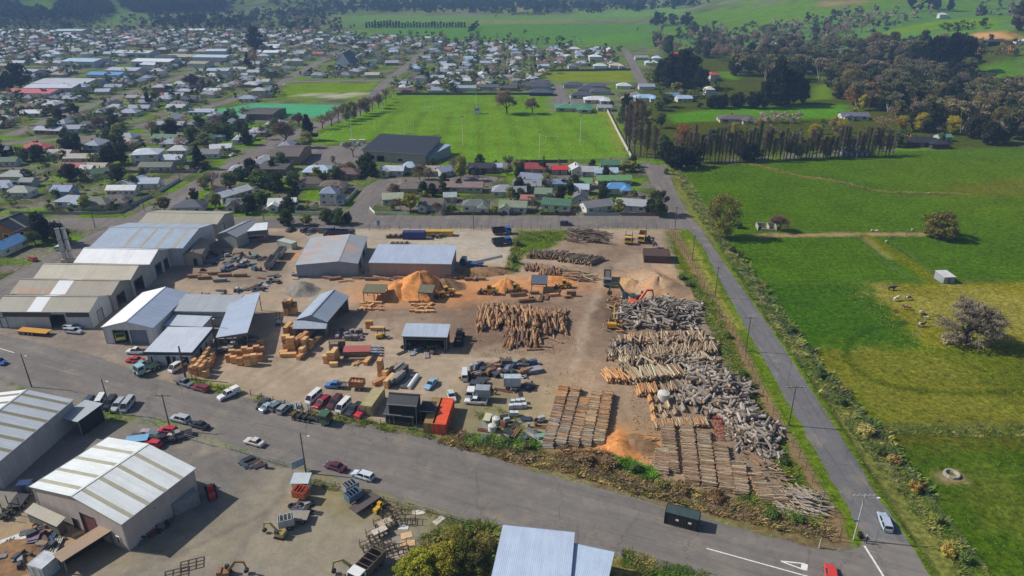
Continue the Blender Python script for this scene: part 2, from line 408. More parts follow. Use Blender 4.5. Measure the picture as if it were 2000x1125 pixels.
# roadside verges, fence strip, ditch
poly([(1306,448),(1330,448),(1392,566),(1450,665),(1512,790),(1562,873),(1600,942),(1647,1011),(1660,1062),(1632,1062),(1622,1011),(1578,942),(1540,873),(1488,790),(1428,665)], (142,116,84), .8, .5)
poly([(1324,452),(1345,448),(1375,485),(1440,610),(1530,770),(1600,895),(1690,1045),(1682,1064),(1658,1062),(1646,1011),(1600,942),(1562,873),(1511,790),(1449,665),(1390,566)], (92,114,20), .6, .35, gr=1)
stroke([(1345,470),(1420,610),(1445,640)], 2.4,(150,140,70),1, .5, .7, gr=1)
stroke([(1480,740),(1510,790)], .9,(150,140,80), .6, .3, .6, gr=1)
poly([(1304,326),(1330,330),(1372,400),(1400,470),(1500,630),(1660,830),(1790,985),(1900,1125),(1820,1125),(1715,970),(1590,770),(1490,620),(1405,500),(1372,452),(1345,420),(1310,350)], (112,116,56), .8, .6, gr=1)
stroke([(1398,480),(1497,622),(1597,772),(1722,972),(1826,1132)], 1.5,(98,122,17), .5, .3, gr=1)
stroke([(1404,478),(1503,620),(1604,770),(1730,972),(1834,1132)], .8,(52,48,30), .4, .2, gr=.5)
# lower-left lot
LOT = [(-20,728),(60,768),(180,808),(330,832),(440,872),(560,912),(640,935),(800,990),(985,1035),(960,1140),(-20,1140)]
poly(LOT, (134,128,120),1, .5)
poly([(380,870),(520,910),(560,960),(480,1050),(460,1130),(250,1130),(300,1080),(440,1010),(420,930)], (118,114,110),5,3, .75)
for p, q, wd, c, k in (((400,900),(480,1010),10,(116,112,108), .7),((560,960),(700,1010),14,(152,142,116), .7),((480,1060),(640,1090),14,(158,148,126), .7),((700,960),(900,1010),10,(136,128,90), .8),
                       ((640,945),(720,970),7,(136,126,84), .7),((60,1040),(180,1000),12,(172,146,108), .8),((20,1090),(150,1090),12,(168,144,110), .8),((260,1090),(420,1060),10,(148,138,116), .7),
                       ((200,830),(250,815),4,(120,124,62), .8),((300,850),(420,860),6,(152,142,122), .7)):
    stroke([p, q], wd, c, wd * .5,2.5, k)
for pts in ([(440,1125),(480,1050),(540,980),(560,930)], [(450,1125),(490,1050),(548,980),(568,930)], [(250,1120),(400,1060),(520,1000)], [(300,880),(440,900),(520,960)]):
    stroke(pts, .8,(112,108,102), .6, .4, .6)
poly([(870,1010),(985,1030),(960,1140),(750,1140),(800,1085)], (92,98,46),2,1.2, gr=1)
poly([(1190,1075),(1330,1110),(1420,1140),(1180,1140)], (120,110,62),1.5,1, gr=1)

def ground_material():
    t = NT('ground'); p = t.coord('world')
    a = t.n('ShaderNodeAttribute'); a.attribute_name = 'col'; col = a.outputs['Color']; gr = a.outputs['Alpha']
    n1 = t.noise(p, .06,5, .6); n2 = t.noise(p, .45,5, .7); n3 = t.noise(p, 2.6,4, .7); n4 = t.noise(p, 1.0,3, .6); n5 = t.noise(p, .5,2, .5)
    vo = t.n('ShaderNodeTexVoronoi'); vo.inputs['Scale'].default_value = .8; t.l(p, vo.inputs['Vector'])
    col = t.scale(col, t.rng(n1, .82,1.18)); col = t.scale(col, t.rng(n2, .84,1.16))
    fine = t.math('MULTIPLY', t.rng(n3, .6,1.4), t.math('MULTIPLY', t.rng(n4, .62,1.38), t.rng(n5, .8,1.2))); soft = t.rng(n3, .88,1.12)
    col = t.scale(col, t.math('ADD', t.math('MULTIPLY', fine, gr), t.math('MULTIPLY', soft, t.math('SUBTRACT', 1.0, gr))))
    green = t.mix(t.rng(n2,0, .32, .52, .72), col, lin((140,138,44)), 'MIX')
    col = t.mix(t.math('MULTIPLY', gr, .55), col, green)
    bits = t.mix(t.rng(t.noise(p, 1.3,6, .8),0, .35, .58, .7), col, lin((92,80,68)))
    gv = t.math('MULTIPLY', t.math('SUBTRACT', 1.0, gr), .8)
    col = t.mix(gv, col, bits)
    hh = t.math('ADD', t.math('MULTIPLY', n3, .6), t.math('MULTIPLY', n2,1.0))
    t.bump(hh, .35, .3)
    t.l(col, t.b.inputs['Base Color']); t.b.inputs['Roughness'].default_value = 1.0; t.b.inputs['Specular IOR Level'].default_value = .0
    MATS['ground'] = t.m; return t.m
GM = ground_material()
ZONES = [('yard_ground', W(YARD)),('gravel_lot', W(LOT)),('paddock', W([(1405,478),(1372,400),(1320,330),(1700,298),(2100,284),(2600,1140),(1910,1140),(1790,985),(1660,830),(1500,630)])),
         ('sports_field', W([(508,194),(572,163),(742,163),(760,186),(1076,187),(1190,219),(1226,308),(885,318),(592,284),(640,252),(705,200)]))]
def grid(x0, x1, y0, y1, st, base):
    nx = int(round((x1 - x0) / st)) + 1; ny = int(round((y1 - y0) / st)) + 1
    xs = np.linspace(x0, x1, nx); ys = np.linspace(y0, y1, ny); X, Y = np.meshgrid(xs, ys)
    Z = terrain(X, Y); c, gr = paint(X, Y)
    cx = (X[:-1, :-1] + X[1:, 1:]) / 2; cy = (Y[:-1, :-1] + Y[1:, 1:]) / 2
    zone = np.full(cx.shape, -1);
    for i, (nm, P) in enumerate(ZONES):
        zone = np.where((zone < 0) & inside(P, cx, cy), i, zone)
    zone[np.abs(cx) > .84 * cy + 45] = -2
    idx = np.arange(nx * ny).reshape(ny, nx)
    for zi in range(-1, len(ZONES)):
        sel = zone == zi
        if sel.sum() < 4: continue
        q = np.stack([idx[:-1, :-1][sel], idx[:-1,1:][sel], idx[1:, 1:][sel], idx[1:, :-1][sel]], 1)
        u, inv = np.unique(q, return_inverse=True); q = inv.reshape(-1,4)
        me = bpy.data.meshes.new('ground'); n = len(u)
        V = np.stack([X.ravel()[u], Y.ravel()[u], Z.ravel()[u]], 1).astype(np.float32)
        me.vertices.add(n); me.vertices.foreach_set('co', V.ravel())
        me.loops.add(len(q) * 4); me.loops.foreach_set('vertex_index', q.ravel().astype(np.int32))
        me.polygons.add(len(q)); me.polygons.foreach_set('loop_start', np.arange(0, len(q) * 4,4, dtype=np.int32)); me.polygons.foreach_set('loop_total', np.full(len(q),4, np.int32))
        me.update(calc_edges=True)
        at = me.color_attributes.new('col', 'FLOAT_COLOR', 'POINT')
        C4 = np.concatenate([c.reshape(-1,3)[u], gr.ravel()[u][:, None]], 1).astype(np.float32); at.data.foreach_set('color', C4.ravel())
        me.polygons.foreach_set('use_smooth', np.ones(len(q), bool)); me.materials.append(GM)
        nm = ZONES[zi][0] if zi >= 0 else base
        link(me, nm, kind='structure', label={'yard_ground': 'dusty tan sawmill yard ground with wheel tracks and sawdust', 'gravel_lot': 'grey gravel lot beside the wide road', 'paddock': 'green grazing paddocks beside the narrow road', 'sports_field': 'mown green sports fields with stripes'}.get(nm, 'town ground of lawns and bare earth' if base == 'ground' else 'distant green plain and forested hills'))
grid(-224,224,60,268, .8, 'ground')
grid(-390,402,268,492,2.0, 'ground')
grid(-1240,1240,492,1332,8.0, 'ground')
grid(-3700,3700,1332,4332,25.0, 'terrain')

# ------------------------------------------------------------------ roads
def asphalt(key, c, var=.1, ang=0):
    if key in MATS: return MATS[key]
    t = NT(key); p = t.coord('world')
    r = t.n('ShaderNodeRGB'); r.outputs[0].default_value = (*lin(c),1); col = r.outputs[0]
    col = t.scale(col, t.rng(t.noise(p, .05,4),1 - var, 1 + var)); col = t.scale(col, t.rng(t.noise(p, .5,5, .75), .88,1.12)); col = t.scale(col, t.rng(t.noise(p, 5,3), .9,1.1))
    col = t.mix(t.rng(t.noise(p, .16,6, .7),0, .45, .52, .66), col, lin((150,138,122)))
    mp = t.n('ShaderNodeMapping'); mp.inputs['Rotation'].default_value = (0,0,-R(ang)); t.l(p, mp.inputs[0])
    col = t.scale(col, t.rng(t.noise(mp.outputs[0], 1.0,4, .6,(.02, .42,1)), .84,1.14)); col = t.scale(col, t.rng(t.noise(mp.outputs[0], 1.0,3, .6,(.05,2.2,1)), .92,1.08))
    vo = t.n('ShaderNodeTexVoronoi', feature='DISTANCE_TO_EDGE'); vo.inputs['Scale'].default_value = .09; t.l(t.mix(.12, p, t.scale(p, t.noise(p, .6,3))), vo.inputs['Vector']); col = t.mix(t.rng(vo.outputs['Distance'], .35,0, .004, .016), col, lin((70,68,66)))
    t.bump(t.noise(p, 6,3), .2, .05)
    t.l(col, t.b.inputs['Base Color']); t.b.inputs['Roughness'].default_value = .9; t.b.inputs['Specular IOR Level'].default_value = .2
    MATS[key] = t.m; return t.m
AS_MAIN = asphalt('asphalt_main', (120,115,110), ang=-22); AS_SIDE = asphalt('asphalt_side', (112,111,112), ang=90); AS_TOWN = asphalt('asphalt_town', (118,112,108), ang=86)
def sheet(name, px, m, z=.012, label=None, sub=True):
    P = [g(*p) for p in px]; b = MB(); Q = []
    for i, p in enumerate(P):                            # broken, slightly wandering edges
        q = P[(i + 1) % len(P)]; n = max(1, min(60, int((q - p).length / 1.6))) if sub and p.y < 300 else 1; d = (q - p).normalized()
        for k in range(n):
            e = rnd.gauss(0, .16) if k else 0; v = p.lerp(q, k / n); Q.append((v.x - d.y * e, v.y + d.x * e, p.z + z))
    b.quad(*Q); return b.obj(name, m, kind='structure', label=label)
def ribbon(name, px, wd, m, z=.012, label=None, dens=1):
    P = [g(*p) for p in px]; b = MB();
    Q = []
    for i, p in enumerate(P):
        d = (P[min(i + 1, len(P) - 1)] - P[max(i - 1,0)]); d.z = 0; d.normalize(); n = Vector((-d.y, d.x, 0)); w_ = wd[i] if hasattr(wd, '__len__') else wd
        Q.append((p + n * w_ / 2, p - n * w_ / 2))
    for i in range(len(Q) - 1):
        n = 1 if P[i + 1].y < 470 else 12
        for k in range(n):
            t0, t1 = k / n, (k + 1) / n
            c = [Q[i][0].lerp(Q[i + 1][0], t0), Q[i][1].lerp(Q[i + 1][1], t0), Q[i][1].lerp(Q[i + 1][1], t1), Q[i][0].lerp(Q[i + 1][0], t1)]
            b.quad(*[(v.x, v.y, float(terrain(v.x, v.y)) + z) for v in reversed(c)])
    return b.obj(name, m, kind='structure', label=label)
MAIN_FAR = [(-30,645),(180,694),(330,748),(420,764),(485,777),(580,806),(700,826),(850,856),(930,884),(1030,917),(1200,962),(1290,988),(1400,1018),(1500,1048),(1580,1068),(1640,1078),(1678,1070)]
MAIN_NEAR = [(1360,1140),(1200,1086),(985,1030),(900,1008),(760,966),(640,928),(560,903),(430,862),(330,822),(180,800),(60,764),(-30,725)]
road = sheet('road', MAIN_FAR + [(1690,1045),(1745,1010),(1775,1060),(1825,1140)] + MAIN_NEAR, AS_MAIN, .010, 'wide grey chip-seal road in front of the sawmill')
sheet('road', [(1345,447),(1375,485),(1440,610),(1530,770),(1600,895),(1672,1020),(1690,1046),(1775,1061),(1715,970),(1660,880),(1590,770),(1490,620),(1405,500),(1372,450)], AS_SIDE, .016, 'narrow grey lane between sawmill fence and paddocks')
sheet('road', [(1256,322),(1268,350),(1290,385),(1306,418),(1300,446),(1374,452),(1345,420),(1325,385),(1308,345),(1302,322)], AS_TOWN, .014, 'bend of road beside the hedge, north of the crossing')
sheet('road', [(-30,428),(180,426),(700,421),(1310,421),(1310,446),(690,446),(440,446),(180,446),(-30,446)], AS_TOWN, .008, 'street running along the back of the yard')
sheet('road', [(676,424),(690,395),(712,366),(738,352),(800,346),(880,346),(935,342),(972,346),(968,354),(940,357),(880,354),(800,358),(765,370),(738,395),(722,410),(738,424)], AS_TOWN, .017, 'cul-de-sac curving between the houses')
ribbon('road', [(-60,602),(30,550),(140,490),(265,432),(330,395),(415,345),(530,284),(620,246),(700,212)], 11, AS_TOWN, .020, 'long straight street past the sheds into town')
ribbon('road', [(690,226),(726,193),(750,165),(800,125),(838,90)], 9, AS_TOWN, .024, 'street between turf and rugby fields')
ribbon('road', [(100,292),(205,262),(287,242),(369,221),(451,197),(545,164),(607,130),(675,95)], 9, AS_TOWN, .024, 'street past the left edge of the green turf')
ribbon('road', [(20,265),(130,222),(262,180),(350,152),(440,118)], 9, AS_TOWN, .024, 'street through the older part of town')
ribbon('road', [(-20,284),(100,273),(200,264),(420,263)], 8, AS_TOWN, .028, 'cross street through the houses')
ribbon('road', [(1098,205),(1096,185),(1086,165)], 9, AS_TOWN, .02, 'short street behind the rugby field')
ribbon('road', [(1262,175),(1246,146),(1232,118),(1222,100)], 9, AS_TOWN, .02, 'street climbing past the dark trees')
ribbon('road', [(560,160),(745,158)], 8, AS_TOWN, .03, 'street behind the upper sports field')
sheet('car_park', [(585,286),(712,284),(735,300),(690,323),(612,324),(560,303)], AS_TOWN, .012, 'asphalt car park beside the dark-roofed club')
sheet('turf_pitch', [(415,217),(500,202),(668,207),(640,229),(560,230),(420,224)], mat('turf', (62,158,104), var=.18, sc_=.12), .02, 'green artificial turf pitch')
# painted markings
PAINTW = mat('road_paint', (225,225,222), .7, var=.25, sc_=2.5)
ribbon('road_marking', [(1380,1071),(1470,1096),(1600,1132)], .22, PAINTW, .018, 'white centre line near the junction')
ribbon('road_marking', [(1688,1066),(1706,1094),(1727,1128)], .35, PAINTW, .022, 'white give-way line at the lane mouth')
b = MB()
T = [g(1525,1096), g(1572,1101), g(1570,1113)]
for i in range(3):
    p, q = T[i], T[(i + 1) % 3]; d = (q - p).normalized(); n = Vector((-d.y, d.x, 0)) * (.13 if i != 1 else .5)
    b.quad(*[(v.x, v.y, .022 + i * .002) for v in (p + n, p - n, q - n, q + n)])
b.obj('road_marking', PAINTW, kind='structure', label='white give-way triangle painted on the road')
ribbon('road_marking', [(-5,679),(28,689)], .2, PAINTW, .018, 'white lane dash on the road')
# ------------------------------------------------------------------ shared materials
ROOF = mat('roof_iron', objcol=True, rough=.55, var=.07, sc_=.25, ribs=.30, streak=.12, spec=.4)
HROOF = mat('house_roof', objcol=True, rough=.75, var=.12, sc_=.6, ribs=.4, streak=.12, spec=.3)
WALL = mat('wall_cladding', objcol=True, rough=.7, var=.06, sc_=.4, ribs=.35, streak=.14, spec=.3)
PAINT_ = mat('painted', objcol=True, rough=.5, var=.08, sc_=.8)
DARKM = mat('dark_metal', (48,48,50), .6, var=.2); GREYM = mat('grey_metal', (120,122,125), .5, metal=.3, var=.15)
GALV = mat('galvanised', (165,170,175), .4, metal=.5, var=.12); WHITE = mat('white_paint', (228,228,225), .5, var=.06)
SKYL = mat('skylight_sheet', (176,172,150), .4, var=.12, sc_=.5, ribs=.3, streak=.15); SKYW = mat('skylight_white', (226,230,232), .4, var=.06, ribs=.3)
def glass_mat():
    t = NT('window_glass'); t.b.inputs['Base Color'].default_value = (.02, .025, .03,1); t.b.inputs['Roughness'].default_value = .08; MATS['glass'] = t.m; return t.m
GLASS = glass_mat()
WOOD = mat('weathered_wood', (128,108,88), .85, var=.3, sc_=2, stain=((82,68,56),1.2, .55, .6)); NEWWOOD = mat('sawn_timber', (206,152,98), .8, var=.22, sc_=1.8, rv=.12, co='obj')
CONC = mat('concrete', (168,162,152), .85, var=.18, sc_=1.2); BRICKM = mat('brickwork', (168,104,66), .85, var=.2, sc_=2)
RUST = mat('rusty_steel', (120,78,58), .8, var=.3, sc_=1.5)

def holes_wall(b, o, d, L, top, holes, thick=0):
    """vertical wall from point o along unit d, length L; top = [(s, z)]; holes = [(s0, s1, z0, z1)]"""
    xs = sorted(set([0, L] + [s for s, _ in top if 0 < s < L] + [v for h in holes for v in h[:2] if 0 < v < L]))
    def tz(s):
        for (a, za),(c, zc) in zip(top, top[1:]):
            if a <= s <= c + 1e-9: return za + (zc - za) * (s - a) / max(c - a, 1e-9)
        return top[-1][1]
    def P(s, z): return (o[0] + d[0] * s, o[1] + d[1] * s, z)
    for a, c in zip(xs, xs[1:]):
        if c - a < 1e-6: continue
        m = (a + c) / 2; z = 0.0
        for h in sorted((h for h in holes if h[0] < m < h[1]), key=lambda h: h[2]):
            if h[2] > z + 1e-6: b.quad(P(a, z), P(c, z), P(c, h[2]), P(a, h[2]))
            z = h[3]
        b.quad(P(a, z), P(c, z), P(c, tz(c - 1e-7)), P(a, tz(a + 1e-7)))

def frame_of(A, B, C, hA, hC=None):
    a, b_, c = g(*A, hA), g(*B, hA), g(*C, hC if hC is not None else hA)
    a.z = b_.z = c.z = 0
    u = (b_ - a); L = u.length; u.normalize(); v = Vector((-u.y, u.x, 0)); D = (c - a).dot(v); flip = D < 0
    return a, u, L, abs(D), flip
def shed(name, label, A, B, C, h, rise, kind, roofc, wallc, r=.5, openings=(), sky=(), skyw=1.0, skym=None, over=.3, cat='shed', group=None, roofm=None, dims=None, detail=True, wallm=None, hC=None, base=0, fascia=None):
    """industrial building. A-B: near eave line at height h in photo pixels, C: a far eave corner. Ridge along x or y, or mono pitch."""
    if dims: a, u, L, D, flip = dims
    else: a, u, L, D, flip = frame_of(A, B, C, h, h + rise if kind == 'mono' else h)
    if hC: D = hC
    root = thing(name, label, cat, (a.x, a.y, base), math.atan2(u.y, u.x), group)
    sgn = -1 if flip else 1
    def Q(x, y, z): return (x, sgn * y, z)
    top = {'S': [(0, h),(L, h)], 'N': [(0, h),(L, h)], 'E': [(0, h),(D, h)], 'W': [(0, h),(D, h)]}
    if kind == 'x': top['E'] = top['W'] = [(0, h),(D * r, h + rise),(D, h)]
    elif kind == 'y': top['S'] = top['N'] = [(0, h),(L * r, h + rise),(L, h)]
    elif kind == 'mono': top['N'] = [(0, h + rise),(L, h + rise)]; top['E'] = top['W'] = [(0, h),(D, h + rise)]
    elif kind == 'monox': top['E'] = [(0, h + rise),(D, h + rise)]; top['S'] = top['N'] = [(0, h),(L, h + rise)]
    org = {'S': ((0,0),(1,0), L), 'N': ((0, sgn * D),(1,0), L), 'W': ((0,0),(0, sgn), D), 'E': ((L, 0),(0, sgn), D)}
    ops = {k: [] for k in 'SNEW'}
    for q in openings:
        sd, s0, s1, z0, z1 = q[:5]; ln = org[sd][2]
        if s1 <= 1.0001: s0, s1 = s0 * ln, s1 * ln
        ops[sd].append((s0, s1, z0, z1))
    b = MB()
    for sd in 'SNEW': holes_wall(b, org[sd][0], org[sd][1], org[sd][2], [(s, z - .06) for s, z in top[sd]], ops[sd])
    wl = b.obj('wall', wallm or WALL, root, color=wallc)
    out = {'S': (0,-sgn), 'N': (0, sgn), 'W': (-1,0), 'E': (1,0)}
    for q in openings:
        sd, s0, s1, z0, z1, ty = q[:6]; (ox, oy),(dx, dy), ln = org[sd]; nx, ny = out[sd]
        if s1 <= 1.0001: s0, s1 = s0 * ln, s1 * ln
        c = q[6] if len(q) > 6 else None
        p0 = Vector((ox + dx * s0, oy + dy * s0,0)); p1 = Vector((ox + dx * s1, oy + dy * s1,0)); n = Vector((nx, ny, 0))
        def bb(off, t):
            m_ = MB(); q0, q1 = p0 - n * off, p1 - n * off
            m_.add([q0 + Vector((0,0, z0)), q1 + Vector((0,0, z0)), q1 + Vector((0,0, z1)), q0 + Vector((0,0, z1))] + [v - n * t for v in (q0 + Vector((0,0, z0)), q1 + Vector((0,0, z0)), q1 + Vector((0,0, z1)), q0 + Vector((0,0, z1)))],
                   [(0,1,2,3),(7,6,5,4),(0,4,5,1),(1,5,6,2),(2,6,7,3),(3,7,4,0)]); return m_
        def fr(part):
            m_ = MB(); e = .09; k = n * .03
            for x, y in ((p0 + Vector((0,0, z0)), p0 + Vector((0,0, z1))),(p1 + Vector((0,0, z0)), p1 + Vector((0,0, z1))),(p0 + Vector((0,0, z1)), p1 + Vector((0,0, z1)))):
                m_.bar(x + k, y + k, .14, .14)
            m_.obj('frame', GREYM if ty != 'win' else WHITE, part)
        if ty == 'win': fr(bb(.06, .03).obj('window', GLASS, root))
        elif ty in ('roller', 'door'): fr(bb(.12, .05).obj('roller_door' if ty == 'roller' else 'door', WALL if ty == 'roller' else PAINT_, root, color=c or (150,155,160)))
        elif ty == 'open' and detail:
            m_ = MB(); k = n * .03
            for x, y in ((p0, p0 + Vector((0,0, z1))),(p1, p1 + Vector((0,0, z1))),(p0 + Vector((0,0, z1)), p1 + Vector((0,0, z1)))): m_.bar(x + k, y + k, .16, .16)
            m_.obj('door_frame', GREYM, root)
    # roof slopes
    e = over; sl = []
    if kind == 'x':
        k = rise / (D * r); k2 = rise / (D * (1 - r))
        sl.append([Q(-e, -e, h - e * k), Q(L + e, -e, h - e * k), Q(L + e, D * r, h + rise), Q(-e, D * r, h + rise)])
        sl.append([Q(-e, D * r, h + rise), Q(L + e, D * r, h + rise), Q(L + e, D + e, h - e * k2), Q(-e, D + e, h - e * k2)])
    elif kind == 'y':
        k = rise / (L * r); k2 = rise / (L * (1 - r))
        sl.append([Q(-e, -e, h - e * k), Q(L * r, -e, h + rise), Q(L * r, D + e, h + rise), Q(-e, D + e, h - e * k)])
        sl.append([Q(L * r, -e, h + rise), Q(L + e, -e, h - e * k2), Q(L + e, D + e, h - e * k2), Q(L * r, D + e, h + rise)])
    elif kind == 'mono':
        k = rise / D; sl.append([Q(-e, -e, h - e * k), Q(L + e, -e, h - e * k), Q(L + e, D + e, h + rise + e * k), Q(-e, D + e, h + rise + e * k)])
    else:
        k = rise / L; sl.append([Q(-e, -e, h - e * k), Q(L + e, -e, h + rise + e * k), Q(L + e, D + e, h + rise + e * k), Q(-e, D + e, h - e * k)])
    for i, p in enumerate(sl):
        p = [Vector(v) for v in p];
        if flip: p = p[::-1]
        m_ = MB(); m_.slab(p, .08); rc = roofc[i % len(roofc)] if isinstance(roofc[0], tuple) else roofc
        ro = m_.obj('roof', roofm or ROOF, root, color=rc)
        nrm = (p[1] - p[0]).cross(p[3] - p[0]).normalized() * .02
        for t in sky:                                        # skylight strips run up the slope
            t, wd = t if isinstance(t, tuple) else (t, skyw)
            pp = p if not flip else p[::-1]
            if kind in ('x', 'mono'): a0, a1, c0, c1 = pp[0], pp[1], pp[3], pp[2]
            else: a0, a1, c0, c1 = pp[0], pp[3], pp[1], pp[2]
            ln = (a1 - a0).length; f0, f1 = t - wd / 2 / ln, t + wd / 2 / ln
            s_ = [a0.lerp(a1, f0), a0.lerp(a1, f1), c0.lerp(c1, f1), c0.lerp(c1, f0)]
            cc = sum(s_, Vector()) / 4; s_ = [v + (cc - v) * .015 + nrm for v in s_]
            if (s_[1] - s_[0]).cross(s_[3] - s_[0]).z < 0: s_ = s_[::-1]
            MB().slab(s_, .03).obj('skylight', skym or SKYL, ro)
    m_ = MB()
    if kind == 'x':
        m_.bar(Q(-e, D * r, h + rise + .02), Q(L + e, D * r, h + rise + .02), .5, .07); m_.obj('ridge_cap', ROOF, root, color=roofc if not isinstance(roofc[0], tuple) else roofc[0]); m_ = MB()
        if detail:
            for y, kk in ((-e, k),(D + e, k2)): MB().bar(Q(-e, y - .08 * (1 if y < 0 else -1), h - e * kk - .06), Q(L + e, y - .08 * (1 if y < 0 else -1), h - e * kk - .06), .14, .16).obj('gutter', GALV, root)
    elif kind == 'y':
        m_.bar(Q(L * r, -e, h + rise + .02), Q(L * r, D + e, h + rise + .02), .5, .07); m_.obj('ridge_cap', ROOF, root, color=roofc if not isinstance(roofc[0], tuple) else roofc[0])
        if detail:
            for x, kk in ((-e - .08, k),(L + e + .08, k2)): MB().bar(Q(x, -e, h - e * kk - .06), Q(x, D + e, h - e * kk - .06), .14, .16).obj('gutter', GALV, root)
    else:
        if detail: MB().bar(Q(-e, -e - .08, h - .12), Q(L + e, -e - .08, h - .12), .14, .16).obj('gutter', GALV, root)
    if fascia:
        m_ = MB()
        for p_, q_ in ((Q(-e - .1,-e - .2, h - .2), Q(L + e + .1,-e - .2, h - .2)),(Q(L + e + .1,-e - .2, h - .2), Q(L + e + .1, D + e, h + (rise if kind == 'mono' else 0) - .2))): m_.bar(p_, q_, .12, .8)
        m_.obj('fascia', PAINT_, root, color=fascia)
    if detail:
        for x in (.02, L - .02):
            MB().tube(Q(x, -.1, .05), Q(x, -.1, h - .2), .06, n=6).obj('downpipe', GALV, root)
    return root
def posts_canopy(name, label, A, B, C, h, rise, kind, roofc, wallc, back='', n=4, **k):
    """roof on posts: some sides walled, the rest open"""
    a, u, L, D, flip = frame_of(A, B, C, h, h + rise if kind == 'mono' else h)
    ops = [(sd, 0.0,1.0,0.0, h - .5, 'hole') for sd in 'SNEW' if sd not in back]
    r = shed(name, label, A, B, C, h, rise, kind, roofc, wallc, openings=ops, detail=False, **k)
    s = -1 if flip else 1
    for i in range(n):
        for y in (0.1, D - .1):
            MB().box(-.1,-.1,0, .1, .1, h - .1, at=(L * i / (n - 1) * .99 + .05, s * y, 0)).obj('post', GREYM, r)
    return r

# ------------------------------------------------------------------ sheds of the mill and the lot
WH, BL, BE = (222,226,230),(160,174,194),(172,167,150)
shed('warehouse', 'beige-roofed shed farthest back beside the street corner', (272,434),(423,437),(449,420),5.5,1.5, 'x', BE, (176,172,162), hC=14, cat='warehouse', sky=(), openings=(('E', .1, .4,0,4.2, 'roller', (190,190,185)),))
shed('warehouse', 'large pale blue-grey roofed shed with four skylight strips', (177,482),(356,484),(410,437),6.5,2.2, 'x', (164,178,196),(196,198,200), r=.55, sky=((.36,1.0),(.54,1.0),(.71,1.0),(.89,1.2)), cat='warehouse', openings=(('E', .05, .3,0,4.5, 'open'),))
shed('warehouse', 'bright white roofed shed beside the twin steel flues', (146,512),(291,515),(331,487),6.0,2.4, 'x', (236,239,242),(186,188,190), cat='warehouse', openings=(('E', .22, .5,0,4.2, 'open'),('E', .64, .84,0,4.0, 'open')))
shed('warehouse', 'cream roofed shed with open dark bay beside white shed', (68,542),(254,545),(292,517),6.0,2.2, 'x', (184,178,160),(180,178,170), cat='warehouse', openings=(('E', .12, .55,0,4.6, 'open'),))
rb = shed('warehouse', 'grey roofed shed with rust stain and white strip', (22,572),(216,575),(255,546),5.5,2.0, 'x', (158,152,138),(150,148,142), roofm=mat('roof_rusty', objcol=True, rough=.6, var=.07, sc_=.25, ribs=.3, streak=.14, stain=((176,122,76), .09, .52, .85)), sky=((.47,4.5),), skym=SKYW, cat='warehouse', openings=(('E', .2, .6,0,4.0, 'open'),))
shed('warehouse', 'long shed with curved grey roof and white lower wall fronting the road', (-12,607),(173,608),(215,576),5.2,2.0, 'x', (156,152,138),(196,198,198), sky=((.43,4.0),), skym=SKYW, cat='warehouse',
     openings=(('S', .565, .73,0,4.2, 'open'),('S', .03, .1,0,3.2, 'door', (200,205,208)),('E', .3, .55,0,3.6, 'roller', (170,172,172))))
m_ = MB(); a0 = g(3,607,5.2); a1 = g(172,608,5.2)            # dark band of upper cladding on that long shed
m_.bar((a0.x, a0.y - .08,4.2),(a0.x + (a1.x - a0.x) * .56, a1.y - .04,4.2), .08,1.5); m_.bar((a0.x + (a1.x - a0.x) * .735, a1.y - .05,4.2),(a1.x, a1.y - .02,4.2), .08,1.5)
m_.obj('cladding_band', mat('dark_clad', (84,82,72), .8, var=.2, ribs=.3), bpy.data.objects['warehouse.005'] ).matrix_parent_inverse = Matrix.LocRotScale(bpy.data.objects['warehouse.005'].location, bpy.data.objects['warehouse.005'].rotation_euler, None).inverted()
shed('workshop', 'white and blue gabled workshop with yellow truck in its doorway', (200,638),(297,639),(367,572),5.0,1.7, 'y', ((238,240,243),(160,174,196)),(210,212,214), cat='workshop', openings=(('S', .18, .49,0,4.0, 'open'),('S', .53, .86,0,4.0, 'roller', (120,130,148))))
shed('workshop_wing', 'long low grey-roofed wing joined behind the white workshop', (337,606),(450,608),(480,577),4.6, .8, 'mono', (166,172,178),(188,188,180), cat='workshop', openings=(('E', .15, .9,2.4,3.4, 'win'),('S', .6, .95,0,2.6, 'roller', (205,205,200))))
shed('annex', 'small pale flat-roofed annex between workshop and office', (322,634),(394,637),(404,618),3.4, .3, 'mono', (186,196,208),(206,208,208), cat='building')
shed('office', 'white flat-roofed office with dark blue fascia beside the road', (286,686),(373,687),(421,641),4.0, .3, 'mono', (196,204,216),(206,210,214), cat='office', over=.5, fascia=(62,72,92),
     openings=(('S', .05, .11,0.9,2.6, 'win'),('S', .41, .5,0,2.6, 'open'),('S', .55, .62,0,2.5, 'door', (60,66,78)),('S', .74, .92, .6,2.6, 'win'),('E', .12, .2,1,2.5, 'win'),('E', .35, .43,0,2.5, 'open'),('E', .62, .7,1,2.5, 'win')))
posts_canopy('open_shed', 'long open-sided shed with pale blue roof over timber', (424,658),(482,653),(546,573),5.0, .6, 'monox', (172,186,206),(120,122,124), back='', n=3)
shed('storage_shed', 'pale blue gabled open shed beside timber stacks', (580,623),(637,627),(666,577),4.6,1.6, 'y', (160,172,188),(150,156,164), openings=(('E', .05, .95,0,3.8, 'open'),('S', .1, .9,0,3.6, 'open'),('W', .3, .6,0,3, 'open')))
posts_canopy('lean_to', 'pale lean-to roof on the near end of the gabled open shed', (574,640),(635,640),(638,628),3.4, .9, 'mono', (164,176,192),(150,155,160), n=3)
